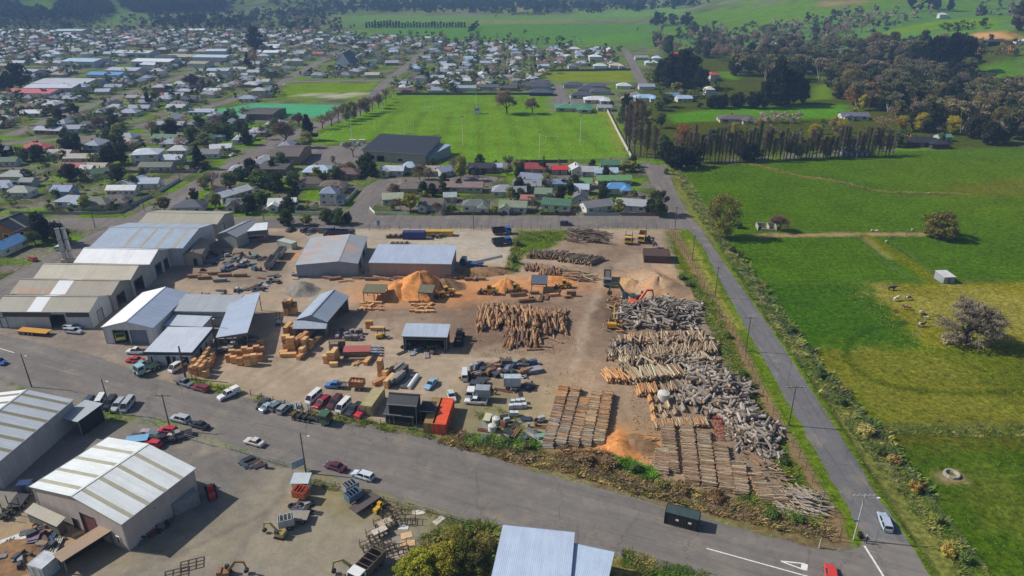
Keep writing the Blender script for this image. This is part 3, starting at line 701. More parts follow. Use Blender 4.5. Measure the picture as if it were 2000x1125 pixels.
shed('mill_building', 'blue-grey mill building dusted with orange sawdust', (578,517),(697,514),(700,462),4.4, .9, 'y', ((168,172,178),(150,156,164)),(146,156,168), r=.70, roofm=mat('roof_dusty', objcol=True, rough=.7, var=.07, sc_=.25, ribs=.3, streak=.1, stain=((206,148,100), .11, .52, .8)), sky=(), cat='workshop', openings=(('E', .15, .3,0,3, 'open'),('E', .55, .7,0,3, 'open')))
shed('storage_shed', 'plain pale blue flat-roofed shed behind the sawdust heap', (722,512),(880,515),(886,480),5.0, .7, 'mono', (172,184,204),(150,146,146), openings=(('W', .2, .5,0,4, 'open'),))
shed('storage_shed', 'small dark-fronted shed with pale roof beside the log heap', (787,655),(872,657),(875,634),4.6, .6, 'mono', (176,188,204),(60,64,62), openings=(('S', .05, .95,0,3.6, 'open'),))
shed('store', 'long narrow brown-roofed store with beige walls', (359,497),(391,495),(440,466),4.2, .9, 'y', (146,130,114),(178,168,150), openings=(('S', .5, .72,0,2.5, 'open'),('E', .1, .18,0,2.4, 'door', (90,84,78))))
shed('storage_shed', 'grey gabled shed beside red container', (424,457),(461,462),(492,437),4.4,1.4, 'y', (146,150,154),(166,166,162))
shed('office', 'white skillion-roofed office behind the red container', (472,452),(520,448),(531,434),4.4, .5, 'mono', (226,230,234),(110,114,120), cat='office', openings=(('S', .1, .9,1.2,2.4, 'win'),('E', .2, .7,1,2.3, 'win')))
shed('warehouse', 'grey roofed warehouse with khaki skylight strips at photo left edge', (139,781),(-29,771),(0,905),6.0,1.8, 'y', ((184,192,200),(226,229,230)),(164,168,172), sky=(.08, .22, .37, .52, .67, .82), skyw=.85, skym=mat('skylight_dark', (134,130,104), .5, var=.12, ribs=.3), cat='warehouse')
posts_canopy('carport', 'grey-roofed lean-to carport beside parked vans', (120,815),(151,822),(187,787),4.0, .3, 'mono', (176,182,188),(40,42,44), back='E', n=3, cat='carport')  # near-black side wall added to darken the space under the roof
shed('warehouse', 'big white-roofed warehouse with khaki skylight strips and pinkish walls', (62,949),(237,1021),(387,918),6.2,1.9, 'y', (224,230,230),(196,184,178), sky=(.13, .34, .57, .8), skyw=.8, cat='warehouse',
     openings=(('S', .52, .68,0,4.6, 'roller', (126,82,82)),('S', .4, .46,0,2.4, 'door', (96,64,60)),('S', .885, .925,1.2,2.4, 'win'),('E', .38, .42,4.2,4.6, 'win')))
shed('warehouse', 'pale blue-roofed building cut off by the bottom of the photo', (1119,1042),(985,1028),(962,1135),4.5, .4, 'mono', (184,200,222),(150,156,164), cat='warehouse', dims=None)
shed('annex', 'lower blue-roofed annex beside the bottom building', (1196,1080),(1122,1064),(1190,1140),4.0, .3, 'mono', (184,202,224),(150,156,164), cat='building')
shed('clubrooms', 'wide black-roofed sports clubrooms beside the rugby field', (709,293),(830,300),(855,268),5.5,3.0, 'mono', (52,56,64),(168,164,156), cat='building', over=1.0, openings=(('S', .22, .34,0,3, 'open'),('S', .55, .64, .8,2.4, 'win'),('S', .05, .18,0,3, 'open')))
shed('grandstand', 'glass-fronted grandstand on the side of the clubrooms', (836,306),(880,292),(868,274),3.5,2.4, 'monox', (146,166,186),(150,160,168), cat='grandstand')
shed('hall', 'brown-roofed brick hall beside the club car park', (527,305),(583,305),(590,284),4.5,2.0, 'x', (108,98,92),(150,130,112), cat='building')
shed('hall', 'low dark flat-roofed hall wing near the car park', (500,330),(556,330),(560,314),3.2, .4, 'mono', (92,86,82),(120,108,98), cat='building')
shed('turf_pavilion', 'long dark-roofed pavilion at the edge of green turf', (474,222),(532,223),(532,212),4.0,1.2, 'x', (92,88,84),(120,112,102), cat='pavilion')
# twin flues
for i, (x, y) in enumerate(((123,512),(135,511))):
    p = g(x + 6, y); f = thing('steel_flue', 'left-hand tall steel flue beside the white shed' if i == 0 else 'right-hand tall steel flue nearer the white shed', 'chimney', p, group='steel flues')
    MB().tube((0,0,0),(0,0,12), .75, .65,12).obj('stack', GALV, f)
    for z in (4,8,11.8): MB().tube((0,0, z),(0,0, z + .25), .82, .82,12).obj('collar', GREYM, f)
    MB().box(-1,-1,0,1,1,1.2).obj('base', CONC, f)
p = g(138,512)
# ------------------------------------------------------------------ containers
CONT = mat('container_paint', objcol=True, rough=.55, var=.15, sc_=.9, streak=.18)
def corrugated_box(L, Wd, H, n):
    b = MB()
    def side(p, d, ln, out):
        m = max(2, int(ln / n)); st = ln / m
        for i in range(m):
            for k, (f0, f1, o0, o1) in enumerate(((0, .3,0,0),(.3, .5,0, .05),(.5, .8, .05, .05),(.8,1, .05,0))):
                s0, s1 = (i + f0) * st, (i + f1) * st
                q = lambda s, o, z: (p[0] + d[0] * s - out[0] * o, p[1] + d[1] * s - out[1] * o, z)
                b.quad(q(s0, o0, .15), q(s1, o1, .15), q(s1, o1, H - .1), q(s0, o0, H - .1))
    side((0,0),(1,0), L, (0,-1)); side((L, Wd),(-1,0), L, (0,1)); side((0, Wd),(0,-1), Wd, (-1,0)); side((L, 0),(0,1), Wd, (1,0))
    return b
def container(label, P1, P2, color, Wd=2.44, H=2.6, name='shipping_container', doors=True, L=None, roofc=None, open_end=False, cat='container', group=None):
    a, c = g(*P1), g(*P2); d = c - a; L = L or d.length
    t = thing(name, label, cat, a, math.atan2(d.y, d.x), group)
    corrugated_box(L, Wd, H, .42).obj('side_panels', CONT, t, color=color)
    MB().box(.02, .02, H - .1, L - .02, Wd - .02, H - .02).obj('roof', CONT, t, color=roofc or color)
    m_ = MB()
    for x in (0, L):
        for y in (0, Wd): m_.box(-.08,-.08,0, .08, .08, H, at=(x, y, 0))
    for z in (.08, H - .06):
        for y in (0, Wd): m_.bar((.08, y, z),(L - .08, y, z), .13, .14)
        for x in (0, L): m_.bar((x, .08, z),(x, Wd - .08, z), .13, .12)
    m_.obj('frame', CONT, t, color=color)
    if doors:
        for k in (0,1):
            y0 = .1 + k * (Wd / 2 - .05); dr = MB().box(-.09, y0, .2,-.05, y0 + Wd / 2 - .14, H - .2).obj('door', CONT, t, color=color)
            MB().tube((-.12, y0 + .5, .2),(-.12, y0 + .5, H - .2), .025, n=6).obj('lock_bar', GALV, dr)
    return t
bc = container('black shipping container with two white notices standing on the road', (1297,1022),(1362,1039),(38,42,42), roofc=(64,80,78))
for x in (1.9,4.1):
    MB().box(x, -.03,1.25, x + .55,-.01,1.65).obj('notice', WHITE, bc)
container('khaki shipping container beside the orange one', (850,847),(866,796),(150,126,74), Wd=2.3)
container('bright orange shipping container beside the khaki one', (871,849),(887,797),(226,88,48), Wd=2.9)
container('beige shipping container against the black shed', (727,813),(752,777),(176,164,120), Wd=2.6)
container('red open-topped container bin behind the grey gabled shed', (471,474),(516,471),(196,70,56), H=1.8, doors=False)
container('purple-blue long open bulk bin by the back fence', (787,468),(830,468),(58,62,122), H=2.8, doors=False)
container('yellow long container by the back fence', (828,462),(884,462),(198,164,70), H=2.0)
container('grey container behind the blue truck', (622,456),(652,456),(120,116,118), H=2.2)
container('white container beside the big warehouse shadow wall', (344,1007),(391,985),(150,152,156), H=2.6)
container('small white container in the lower left corner', (90,1134),(122,1106),(190,196,202), H=2.6, Wd=3.0)
container('dark slatted stock crate beside the grey wood chip heap', (1258,513),(1309,515),(86,66,56), H=2.6, doors=False, Wd=7)
container('white portable cabin among saw offcuts in the upper yard', (543,481),(570,488),(176,186,176), H=2.3, Wd=2.6)
posts_canopy('open_shed', 'rusty-roofed long lean-to between containers below warehouse', (108,1082),(122,1094),(204,1028),3.0, .2, 'mono', (164,140,116),(50,46,42), back='W', n=2)
shed('stable', 'small weathered timber shed in front of the warehouse', (52,998),(66,989),(130,1012),2.6, .4, 'monox', (150,146,128),(120,116,108))
# black two-storey shed at the yard front
shed('black_shed', 'upper storey of the black two-storey shed beside the containers', (758,786),(812,790),(823,771),5.6,1.2, 'x', (64,66,70),(38,39,41), cat='shed')
shed('black_shed', 'lower black lean-to in front of the two-storey shed', (752,806),(806,812),(812,790),2.8, .8, 'mono', (74,76,80),(36,37,39), cat='shed', openings=(('S', .05, .3,0,2.2, 'open'),))
shed('black_shed', 'small black lean-to on the right of the two-storey shed', (822,800),(846,802),(846,786),3.0, .6, 'mono', (58,60,64),(40,41,43), cat='shed')
# log-yard roofs on posts beside the sawdust
posts_canopy('saw_shelter', 'first mossy-roofed saw shelter beside the sawdust heap', (709,570),(750,571),(750,556),3.2, .5, 'mono', (116,112,88),(90,80,66), n=3, cat='shelter')
posts_canopy('saw_shelter', 'small mossy-roofed saw shelter in front of the sawdust heap', (817,570),(843,571),(843,557),3.2, .5, 'mono', (116,112,88),(90,80,66), n=2, cat='shelter')
posts_canopy('saw_shelter', 'blue-roofed machine shelter beside the yellow loader', (1038,553),(1067,554),(1067,538),3.4, .3, 'mono', (92,100,116),(80,80,84), n=2, cat='shelter')
# far commercial buildings: photo pixel of near-left and near-right eaves, depth m, height m, roof, wall
FAR = ((118,120,182,121,28,6,(176,204,226), 'pale blue-roofed big store in the town centre'),(255,120,330,121,24,6,(222,228,234), 'long white-roofed store in the town centre'),
       (205,137,265,139,20,5,(176,186,200), 'grey-blue hipped store beside the bright blue one'),(168,146,232,147,16,5,(98,156,206), 'bright blue-walled store in town'),
       (62,163,165,165,30,6,(190,192,202), 'broad pale saw-tooth factory at the left'),(5,182,96,184,22,5,(196,106,112), 'factory with red parapet at the left'),(45,172,140,173,22,6,(196,204,216), 'pale factory roof behind the red parapet'),
       (220,103,290,104,22,5,(196,204,210), 'pale long store with many roof lights'),(320,111,372,112,22,5,(180,170,146), 'beige-roofed hall in the town centre'),(375,112,440,113,20,5,(190,204,222), 'pale blue store at the end of the main street'),
       (400,100,440,100,16,5,(196,206,220), 'small pale store near the big trees'),(106,60,160,60,25,6,(186,210,216), 'pale glasshouse at the foot of the forested hill'),(364,59,397,59,18,6,(226,230,234), 'white barn by the far shelterbelt'),
       (512,103,542,103,16,6,(226,232,238), 'white-roofed hall left of the church'),(272,126,300,127,14,5,(205,214,226), 'white flat store by the round tree'),(402,138,445,139,14,5,(176,190,206), 'long blue-grey shop row'),
       (15,141,62,142,20,5,(172,180,192), 'grey store at the far left edge'),(300,112,335,112,14,6,(74,82,98), 'dark blue-roofed hall in the town centre'),(365,124,400,125,16,4,(160,156,136), 'olive-roofed store near the main street'))
for i, (x0, y0, x1, y1, D_, h_, c, lab) in enumerate(FAR):
    shed('store', lab, (x0, y0),(x1, y1),(x1, y1 - 6), h_, 1.6, 'x', c, (190,192,196), hC=D_, cat='store', detail=False, openings=(('S', .1, .3, .8,2.8, 'win'),('S', .4, .6, .8,2.8, 'win'),('S', .7, .9,0,3, 'roller', (120,124,130))) if i < 9 else ())
ch = shed('church', 'tall A-frame church with white gable and dark steep roof', (653,133),(690,133),(690,120),3.0,14, 'y', ((206,214,222),(78,84,88)),(222,228,234), hC=34, cat='church', detail=False, openings=(('S', .35, .65,0,3, 'door', (120,130,140)),))
# ------------------------------------------------------------------ labels that single out one of many
MARKS = (((540,218), 'the green turf pitch'),((672,118), 'the A-frame church'),((780,285), 'the black-roofed clubrooms'),((990,245), 'the rugby field'),((560,298), 'the brown brick hall'),
         ((630,178), 'the upper sports field'),((55,182), 'the red-parapet factory'),((200,144), 'the bright blue store'),((150,114), 'the pale blue store'),((292,117), 'the long white store'),
         ((132,56), 'the far glasshouse'),((603,250), 'the dark cypress'),((372,398), 'the white corner house'),((130,495), 'the steel flues'),((815,47), 'the far shelterbelt'),((85,440), 'the brick house'),
         ((750,365), 'the cul-de-sac'),((1285,375), 'the lane bend'),((1120,207), 'the green-roofed clubhouse'),((1320,140), 'the dark macrocarpas'),((1390,147), 'the red-roofed villa'),((1408,430), 'the big willow'),
         ((1665,218), 'the white farmhouse'),((1520,280), 'the poplar row'),((1792,268), 'the long dark-roofed house'),((380,57), 'the white barn'),((527,99), 'the white-roofed hall'),((1850,110), 'the black pine'),((1150,112), 'the plain edge'),
         ((390,300), 'the pointed conifer'),((240,215), 'the old street'),((860,130), 'the straight avenue'),((1940,77), 'the hilltop house'),((1720,62), 'the hillside paddock'),((450,130), 'the shop row'),((1690,190), 'the orange autumn trees'),((1606,180), 'the square clearing'),((1955,150), 'the right-edge paddock'),((1520,236), 'the pink blossom'),((1560,146), 'the narrow clearing'),((1900,240), 'the yellow wattles'),((40,300), 'the left edge street'))
ORD = ['nearest'] + [w_ + ' nearest' for w_ in 'second third fourth fifth sixth seventh eighth ninth tenth eleventh twelfth thirteenth fourteenth fifteenth sixteenth seventeenth eighteenth nineteenth twentieth'.split()]
USED = {}
def place_label(desc, p):
    """desc plus where it stands; the rank is filled in by finish_labels"""
    q = px_of(p); best = min(MARKS, key=lambda m: math.hypot((m[0][0] - q[0]),2.2 * (m[0][1] - q[1])))
    dx, dy = q[0] - best[0][0], 2.2 * (q[1] - best[0][1])
    rel = ('right of' if dx > 0 else 'left of') if abs(dx) > abs(dy) else ('in front of' if dy > 0 else 'behind')
    return '%s %s %s' % (desc, rel, best[1]), math.hypot(dx, dy)
PENDING = {}
def auto_label(o, desc, p):
    l, d = place_label(desc, p); PENDING.setdefault(l, []).append((d, o))
def finish_labels():
    for l, it in PENDING.items():
        it.sort(key=lambda t: t[0])
        for i, (d, o) in enumerate(it):
            if len(it) == 1: o['label'] = l
            elif i < len(ORD): o['label'] = '%s, %s' % (l, ORD[i])
            else:
                o['label'] = '%s, among the farther ones' % l
# ------------------------------------------------------------------ houses
def hip(b, x0, y0, x1, y1, h, rise, e, gable=False):
    x0 -= e; y0 -= e; x1 += e; y1 += e; z = h - .12; L, D = x1 - x0, y1 - y0; t = .14
    if L >= D:
        k = 0 if gable else D / 2; r0, r1 = (x0 + k, (y0 + y1) / 2, h + rise),(x1 - k, (y0 + y1) / 2, h + rise)
        c = [(x0, y0, z),(x1, y0, z),(x1, y1, z),(x0, y1, z)]
        fs = [(c[0], c[1], r1, r0),(c[2], c[3], r0, r1)]; fs += [] if gable else [(c[1], c[2], r1),(c[3], c[0], r0)]
    else:
        k = 0 if gable else L / 2; r0, r1 = ((x0 + x1) / 2, y0 + k, h + rise),((x0 + x1) / 2, y1 - k, h + rise)
        c = [(x0, y0, z),(x1, y0, z),(x1, y1, z),(x0, y1, z)]
        fs = [(c[1], c[2], r1, r0),(c[3], c[0], r0, r1)]; fs += [] if gable else [(c[0], c[1], r0),(c[2], c[3], r1)]
    for f in fs: b.slab(f, t)
def gable_tri(b, x0, y0, x1, y1, h, rise):
    if x1 - x0 >= y1 - y0:
        for x in (x0, x1): b.quad((x, y0, h),(x, y1, h),(x, (y0 + y1) / 2, h + rise - .1))
    else:
        for y in (y0, y1): b.quad((x0, y, h),(x1, y, h),((x0 + x1) / 2, y, h + rise - .1))
def make_house(kind, lod):
    t = thing('house', '', 'house'); H_ = 2.7
    blocks = {'hip': [(-6.5,-4.2,6.5,4.2)], 'gable': [(-7,-4,7,4)], 'hipl': [(-6.5,-3.8,6.5,3.8),(1.5,-7,6.2,0)], 'gablel': [(-7,-3.8,7,3.8),(-6.4,-6.8,-1.4,0)], 'two': [(-5,-4,5,4),(5,-3,9,3)], 'garage': [(-3.6,-3,3.6,3)], 'long': [(-9,-3.6,9,3.6)]}[kind]
    wins = []
    wb, rb_ = MB(), MB()
    for bi, (x0, y0, x1, y1) in enumerate(blocks):
        h = 5.4 if kind == 'two' and bi == 0 else H_ - .02 * bi
        gb = 'gable' in kind or kind in ('two', 'garage', 'long') and kind != 'two'
        rise = min(x1 - x0, y1 - y0) * (.24 if not gb else .22) - .03 * bi
        holes = {k: [] for k in 'SNWE'}
        def addw(sd, s0, s1, z0, z1, ty='window'): holes[sd].append((s0, s1, z0, z1)); wins.append((bi, sd, s0, s1, z0, z1, ty))
        L, D = x1 - x0, y1 - y0
        if kind == 'garage': addw('S', .6,3.0,0,2.1, 'door'); addw('S', 4.2,6.6,0,2.1, 'door')
        elif lod < 2 or bi == 0:
            n = max(1, int(L / 3.6))
            for sd in 'SN':
                for i in range(n):
                    s = (i + .5) * L / n
                    if sd == 'S' and i == n // 2 and bi == 0: addw(sd, s - .5, s + .5,0,2.1, 'door')
                    else: addw(sd, s - .9, s + .9, .8,2.0)
                    if h > 4: addw(sd, s - .8, s + .8,3.4,4.6)
            for sd in 'WE': addw(sd, D * .5 - .7, D * .5 + .7, .9,2.0)
        for sd, o, d, ln in (('S', (x0, y0),(1,0), L),('N', (x0, y1),(1,0), L),('W', (x0, y0),(0,1), D),('E', (x1, y0),(0,1), D)):
            holes_wall(wb, o, d, ln, [(0, h),(ln, h)], holes[sd] if lod < 2 else [])
        hip(rb_, x0, y0, x1, y1, h, rise, .55 if kind != 'garage' else .25, gb)
        if gb: gable_tri(wb, x0, y0, x1, y1, h, rise)
    wb.obj('wall', WALL, t); ro = rb_.obj('roof', HROOF, t)
    if lod < 2 and kind not in ('garage',): MB().box(-1.9, .8,2.5,-1.2,1.5,5.4 if kind != 'two' else 7.6).obj('chimney', BRICKM, ro)
    if lod < 2:
        for bi, sd, s0, s1, z0, z1, ty in wins:
            x0, y0, x1, y1 = blocks[bi]
            A_, d, n = {'S': ((x0, y0),(1,0),(0,-1)), 'N': ((x0, y1),(1,0),(0,1)), 'W': ((x0, y0),(0,1),(-1,0)), 'E': ((x1, y0),(0,1),(1,0))}[sd]
            P = lambda s, z, o: (A_[0] + d[0] * s + n[0] * o, A_[1] + d[1] * s + n[1] * o, z)
            if lod == 1 and sd == 'N': continue
            w_ = MB().quad(P(s0, z0,-.06), P(s1, z0,-.06), P(s1, z1,-.06), P(s0, z1,-.06)).obj(ty, GLASS if ty == 'window' else PAINT_, t, color=(150,130,116))
            if lod == 0:
                m_ = MB()
                for p, q in ((P(s0, z0, .02), P(s1, z0, .02)),(P(s0, z1, .02), P(s1, z1, .02)),(P(s0, z0, .02), P(s0, z1, .02)),(P(s1, z0, .02), P(s1, z1, .02)),(P((s0 + s1) / 2, z0, .01), P((s0 + s1) / 2, z1, .01))): m_.bar(p, q, .12, .12)
                m_.obj('frame', WHITE, w_)
    return template(t)
HK = ('hip', 'gable', 'hipl', 'gablel', 'two', 'garage', 'long')
HT = {(k, l): make_house(k, l) for k in HK for l in (0,1,2)}
WW, CR, GW, BW = (206,206,202),(190,180,158),(176,180,182),(160,112,84)
CN = {}
def cname(c):
    r, g_, b_ = c; mx, mn = max(c), min(c)
    if mx - mn < 24:
        return 'white' if mn > 205 else 'pale grey' if mn > 160 else 'mid grey' if mn > 108 else 'charcoal' if mn > 62 else 'black'
    if b_ == mx: return 'pale blue' if mx > 160 else 'slate blue'
    if g_ == mx: return 'green' if mx < 165 else 'pale green'
    if r - g_ > 45: return 'red' if g_ < 110 else 'terracotta'
    return 'beige' if mn > 140 else 'brown'
HOUSES = []   # px, py, kind, angle, sx, sy, roof, wall
_n = lambda *a: HOUSES.append(a)
for a in ((372,402, 'hip', 0,1,1,(96,99,110), WW),(424,380, 'gable', 82, .8, .9,(92,98,112), WW),(455,378, 'long', 62,1, .9,(206,210,216), WW),(468,397, 'gablel', 10, .75,1,(112,118,128), WW),
          (147,392, 'hipl', 0,1.2,1,(160,172,188), WW),(192,396, 'hip', 0,1,1,(118,122,108), CR),(228,391, 'hipl', 5,1,1,(112,106,102), CR),(240,371, 'long', 0, .8, .7,(228,232,234), WW),
          (263,356, 'gable', 60, .9,1.2,(168,182,198), WW),(295,357, 'gable', 5, .7, .9,(178,190,206), WW),(290,309, 'two', 5,1.5,1.5,(196,206,218), WW),(308,325, 'long', 0,1,1,(120,126,112), WW),
          (340,311, 'gable', 0, .8, .9,(186,196,208), GW),(350,293, 'hip', 0, .9, .9,(200,202,200), WW),(412,300, 'gable', 0, .8, .9,(130,132,138), WW),(432,289, 'long', 20, .7,1,(210,214,220), WW),
          (42,374, 'hip', 0, .9, .9,(166,172,164), WW),(12,362, 'hipl', 0, .9, .9,(158,170,186), WW),(32,343, 'hip', 0,1.1,1,(160,168,164), CR),(56,355, 'garage', 0,1,1,(150,150,152), GW),
          (126,372, 'gable', 0, .7, .9,(150,168,196),(150,170,196)),(148,327, 'gable', 0, .9,1,(178,108,102), WW),(190,327, 'gable', 0, .9,1,(176,164,150), CR),(202,337, 'gable', 30, .8,1,(76,108,84), WW),
          (158,308, 'long', 0, .9,1,(182,176,164), CR),(72,288, 'hip', 0,1.3,1,(192,96,92), WW),(120,300, 'long', 0, .8,1,(170,168,162), CR),(172,330, 'garage', 0,1,1,(200,206,206), WW),(14,479, 'gable', 80, .9, .9,(96,148,200), WW),
          (553,397, 'gablel', 10, .9,1,(210,212,212), WW),(645,388, 'two', 0, .8, .9,(136,150,172), WW),(625,333, 'hip', 0,1.2,1.4,(172,192,212), CR),(612,356, 'hip', 0,1,1.1,(104,92,86), CR),
          (652,362, 'hipl', 0,1,1,(116,106,98), CR),(680,338, 'hip', 0,1,1,(112,92,88), BW),(768,332, 'gablel', 0, .9,1,(186,192,204), WW),(801,326, 'hip', 0, .6, .9,(166,190,204), WW),(846,333, 'gable', 0, .8, .9,(170,160,146), CR),
          (866,334, 'gable', 40, .6,1,(146,160,184), WW),(940,327, 'gablel', 0,1,1,(58,60,66),(70,72,78)),(968,326, 'garage', 0,1.1,1.1,(166,176,190), GW),(800,366, 'hip', 0,1.2,1,(124,114,104), CR),(845,365, 'hip', 0,1,1,(118,104,96), BW),
          (905,364, 'long', 0,1.1,1,(142,122,120), CR),(846,398, 'gablel', -12, .8,1,(106,100,96), WW),(879,384, 'garage', 0, .9,1,(166,178,176),(120,150,176)),(930,400, 'hipl', 0, .95,1,(108,116,112), WW),(1003,402, 'gablel', -8, .9,1,(134,144,124), WW),
          (768,387, 'gable', 10, .7, .9,(166,174,152), GW),(985,372, 'hip', 0, .9,1,(150,156,166), WW),(1088,398, 'gable', -16, .95,1,(78,114,92), WW),(1165,401, 'gable', 14,1,1,(128,130,134), WW),(1234,399, 'gable', -12,1,1,(162,168,174), WW),
          (1040,328, 'hip', 0,1.15,1,(150,70,74), CR),(1093,331, 'garage', 0,1.2,1,(208,64,66),(120,80,74)),(1043,348, 'gable', -14,1,1,(132,142,164), WW),(1030,361, 'gable', 0,1,1,(140,144,152), GW),(1127,330, 'gable', 90, .7, .9,(190,196,202), WW),
          (1152,334, 'gable', 0, .65, .9,(172,176,180), GW),(1183,337, 'gable', 0, .9, .8,(172,196,210), WW),(1197,321, 'long', 0, .8,1,(80,120,92),(96,128,104)),(1198,351, 'long', 0,1,1,(108,152,100), CR),(1205,367, 'hipl', 0,1, .9,(98,150,200), WW),
          (1137,357, 'gable', 0, .7, .8,(112,154,100), GW),(1135,369, 'gable', 0, .55, .7,(186,200,218), WW),(1134,385, 'gable', 80, .6, .8,(112,114,118), GW),(1062,377, 'gable', -10, .6, .9,(124,140,122), GW),(1088,359, 'long', -4, .6, .6,(134,154,186), GW),
          (1030,389, 'garage', 0, .9, .9,(176,116,110),(176,150,140)),(1008,374, 'gable', 0, .7, .8,(146,150,158), GW),
          # beyond the rugby field
          (1054,163, 'hip', 0,1.3,1.3,(86,88,98), GW),(1025,167, 'hipl', 0,1.2,1.2,(84,84,92), CR),(1058,170, 'hip', 0,1.2,1,(78,82,94), GW),(1057,181, 'hip', 0,1.4,1.2,(80,86,104),(60,64,76)),(1120,167, 'hip', 0,1.3,1,(84,88,104), GW),(1160,168, 'hip', 0,1.4,1.2,(92,94,106), GW),
          (1147,176, 'hipl', 0,1.2,1.2,(76,80,94), CR),(1172,179, 'hip', 0,1.2,1.1,(88,90,100), GW),(1135,186, 'hip', 0,1.3,1.2,(82,84,94), GW),(1165,196, 'hipl', -6,1.4,1.4,(206,206,212), WW),(1120,211, 'hipl', 0,1.9,1.6,(84,136,112), CR),(1180,211, 'garage', 0,1.4,1.4,(150,154,164), WW),
          (1260,191, 'hipl', 0,1.3,1.3,(152,190,222), WW),(1232,188, 'gable', 40,1,1,(176,166,150), CR),(1262,170, 'gable', 0, .9,1,(150,160,180), WW),(1218,168, 'hip', 0, .9,1,(196,204,204), WW),(1335,193, 'gable', 0, .8,1,(166,190,212), WW),(1312,188, 'gable', 0, .7,1,(108,140,176), GW),
          (1384,182, 'two', 0, .7, .9,(206,206,206), WW),(1390,153, 'two', 20, .9,1.1,(196,84,88), WW),(1357,137, 'hip', 0, .9,1,(206,84,66), WW),(1325,106, 'hip', 0, .9,1,(198,74,70), WW),(1352,120, 'gable', 0, .8,1,(200,96,66), CR),(1282,119, 'two', 0, .9,1,(196,212,216), WW),(1272,123, 'hip', 0,1,1,(190,212,212), WW),
          (1252,113, 'gable', 0,1,1,(150,156,164), CR),(1162,117, 'two', 0,1.3,1,(226,230,234), WW),(1172,129, 'hip', 0,1,1,(196,210,206), WW),(1122,96, 'hip', 0,1,1,(210,206,206), WW),(1297,84, 'hip', 0,1.2,1.2,(220,220,222), WW),(1455,99, 'long', 0,1,1,(196,200,204), WW),(1484,109, 'hip', 0,1,1,(106,150,128), WW),
          (1437,231, 'hipl', 0,1.7,1.5,(104,98,98), CR),(1667,226, 'gablel', -5,1.2,1.2,(106,108,120), WW),(1792,276, 'hipl', 0,2.0,1.4,(48,48,58),(70,66,66)),(1842,268, 'garage', 0,1.1,1,(90,140,112), GW),(1840,33, 'two', 0,1.1,1.1,(206,214,226), WW),(1947,82, 'hipl', 0,1.7,1.2,(60,62,72),(60,58,60)),(1515,88, 'hip', 0,1.2,1.2,(214,214,216), WW),
          (1995,82, 'garage', 0,1.6,1.2,(226,230,234), WW),(1668,297, 'long', 0, .9,1,(96,104,112),(52,56,62)),(1400,272, 'gable', 0, .9, .9,(120,112,108), CR)): _n(*a)
ROADPX = ([(-60,602),(30,550),(140,490),(265,432),(330,395),(415,345),(530,284),(620,246),(700,212)], [(690,226),(726,193),(750,165),(800,125),(838,90)], [(100,292),(205,262),(287,242),(369,221),(451,197),(545,164),(607,130),(675,95)],
          [(20,265),(130,222),(262,180),(350,152),(440,118)], [(-20,284),(100,273),(200,264),(420,263)], [(1098,205),(1096,185),(1086,165)], [(1262,175),(1246,146),(1232,118),(1222,100)], [(560,160),(745,158)], [(0,436),(1310,434)], [(690,420),(712,366),(760,356),(950,350)])
RW = [W(p) for p in ROADPX]
NO_TOWN = [W(p) for p in ([(500,198),(565,158),(746,158),(758,183),(1250,183),(1240,330),(890,320),(830,300),(700,330),(540,330),(520,306),(585,284),(660,236),(410,236),(405,210)], [(1060,138),(1236,136),(1250,166),(1065,164)], [(890,250),(1250,250),(1250,425),(520,425),(640,330)],
                          [(1000,205),(1200,186),(1240,320),(1000,320)], YARD, [(250,425),(560,425),(560,350),(430,350)])]
FARW = [(g(x0, y0), g(x1, y1), D_) for x0, y0, x1, y1, D_, h_, c, lab in FAR]
TOWN = W([(-60,430),(-60,58),(120,54),(300,53),(480,55),(640,61),(720,74),(830,76),(1000,88),(1150,93),(1215,100),(1215,195),(1250,240),(1250,425)])
HP = [(g(h[0], h[1], 2.0), h[2], h[3] + rnd.uniform(-5,5), h[4] * (.86 if h[1] > 280 else 1), h[5] * (.9 if h[1] > 280 else 1)) + h[6:] + (True,) for h in HOUSES]
for h in HP: h[0].z -= 2.0
pal = (((160,170,184),28),((196,202,208),14),((172,178,188),14),((134,136,142),12),((116,102,96),6),((86,90,100),8),((98,124,104),6),((164,100,96),3),((182,172,154),6),((150,172,196),4))
palc = [c for c, n in pal for _ in range(n)]
rows = []
yy = 275.0
while yy < 1180:
    xx = -880.0 + rnd.uniform(-4,4)
    while xx < 270:
        rows.append((xx + rnd.uniform(-5.5,5.5), yy + rnd.uniform(-5,5))); xx += 21.5 if yy < 650 else 24.5
    yy += 18.5 if yy < 650 else 22
RA = np.array(rows); ok = inside(TOWN, RA[:, 0], RA[:, 1]) & (np.abs(RA[:, 0]) < .76 * RA[:, 1] + 25)
for P in NO_TOWN: ok &= ~inside(P, RA[:, 0], RA[:, 1])
for P in RW: ok &= dline(P, RA[:, 0], RA[:, 1]) > 11.5
for a_, b_, D_ in FARW:
    ok &= ~((RA[:, 0] > a_.x - 10) & (RA[:, 0] < b_.x + 10) & (RA[:, 1] > a_.y - 10) & (RA[:, 1] < a_.y + D_ + 10))
cp = g(672,133); ok &= np.hypot(RA[:, 0] - cp.x, RA[:, 1] - cp.y - 15) > 32
HA = np.array([(h[0].x, h[0].y) for h in HP])
d2 = np.min(np.hypot(RA[:, None, 0] - HA[None, :, 0], RA[:, None, 1] - HA[None, :, 1]),1); ok &= d2 > 15.5
LOTS = RA[ok]
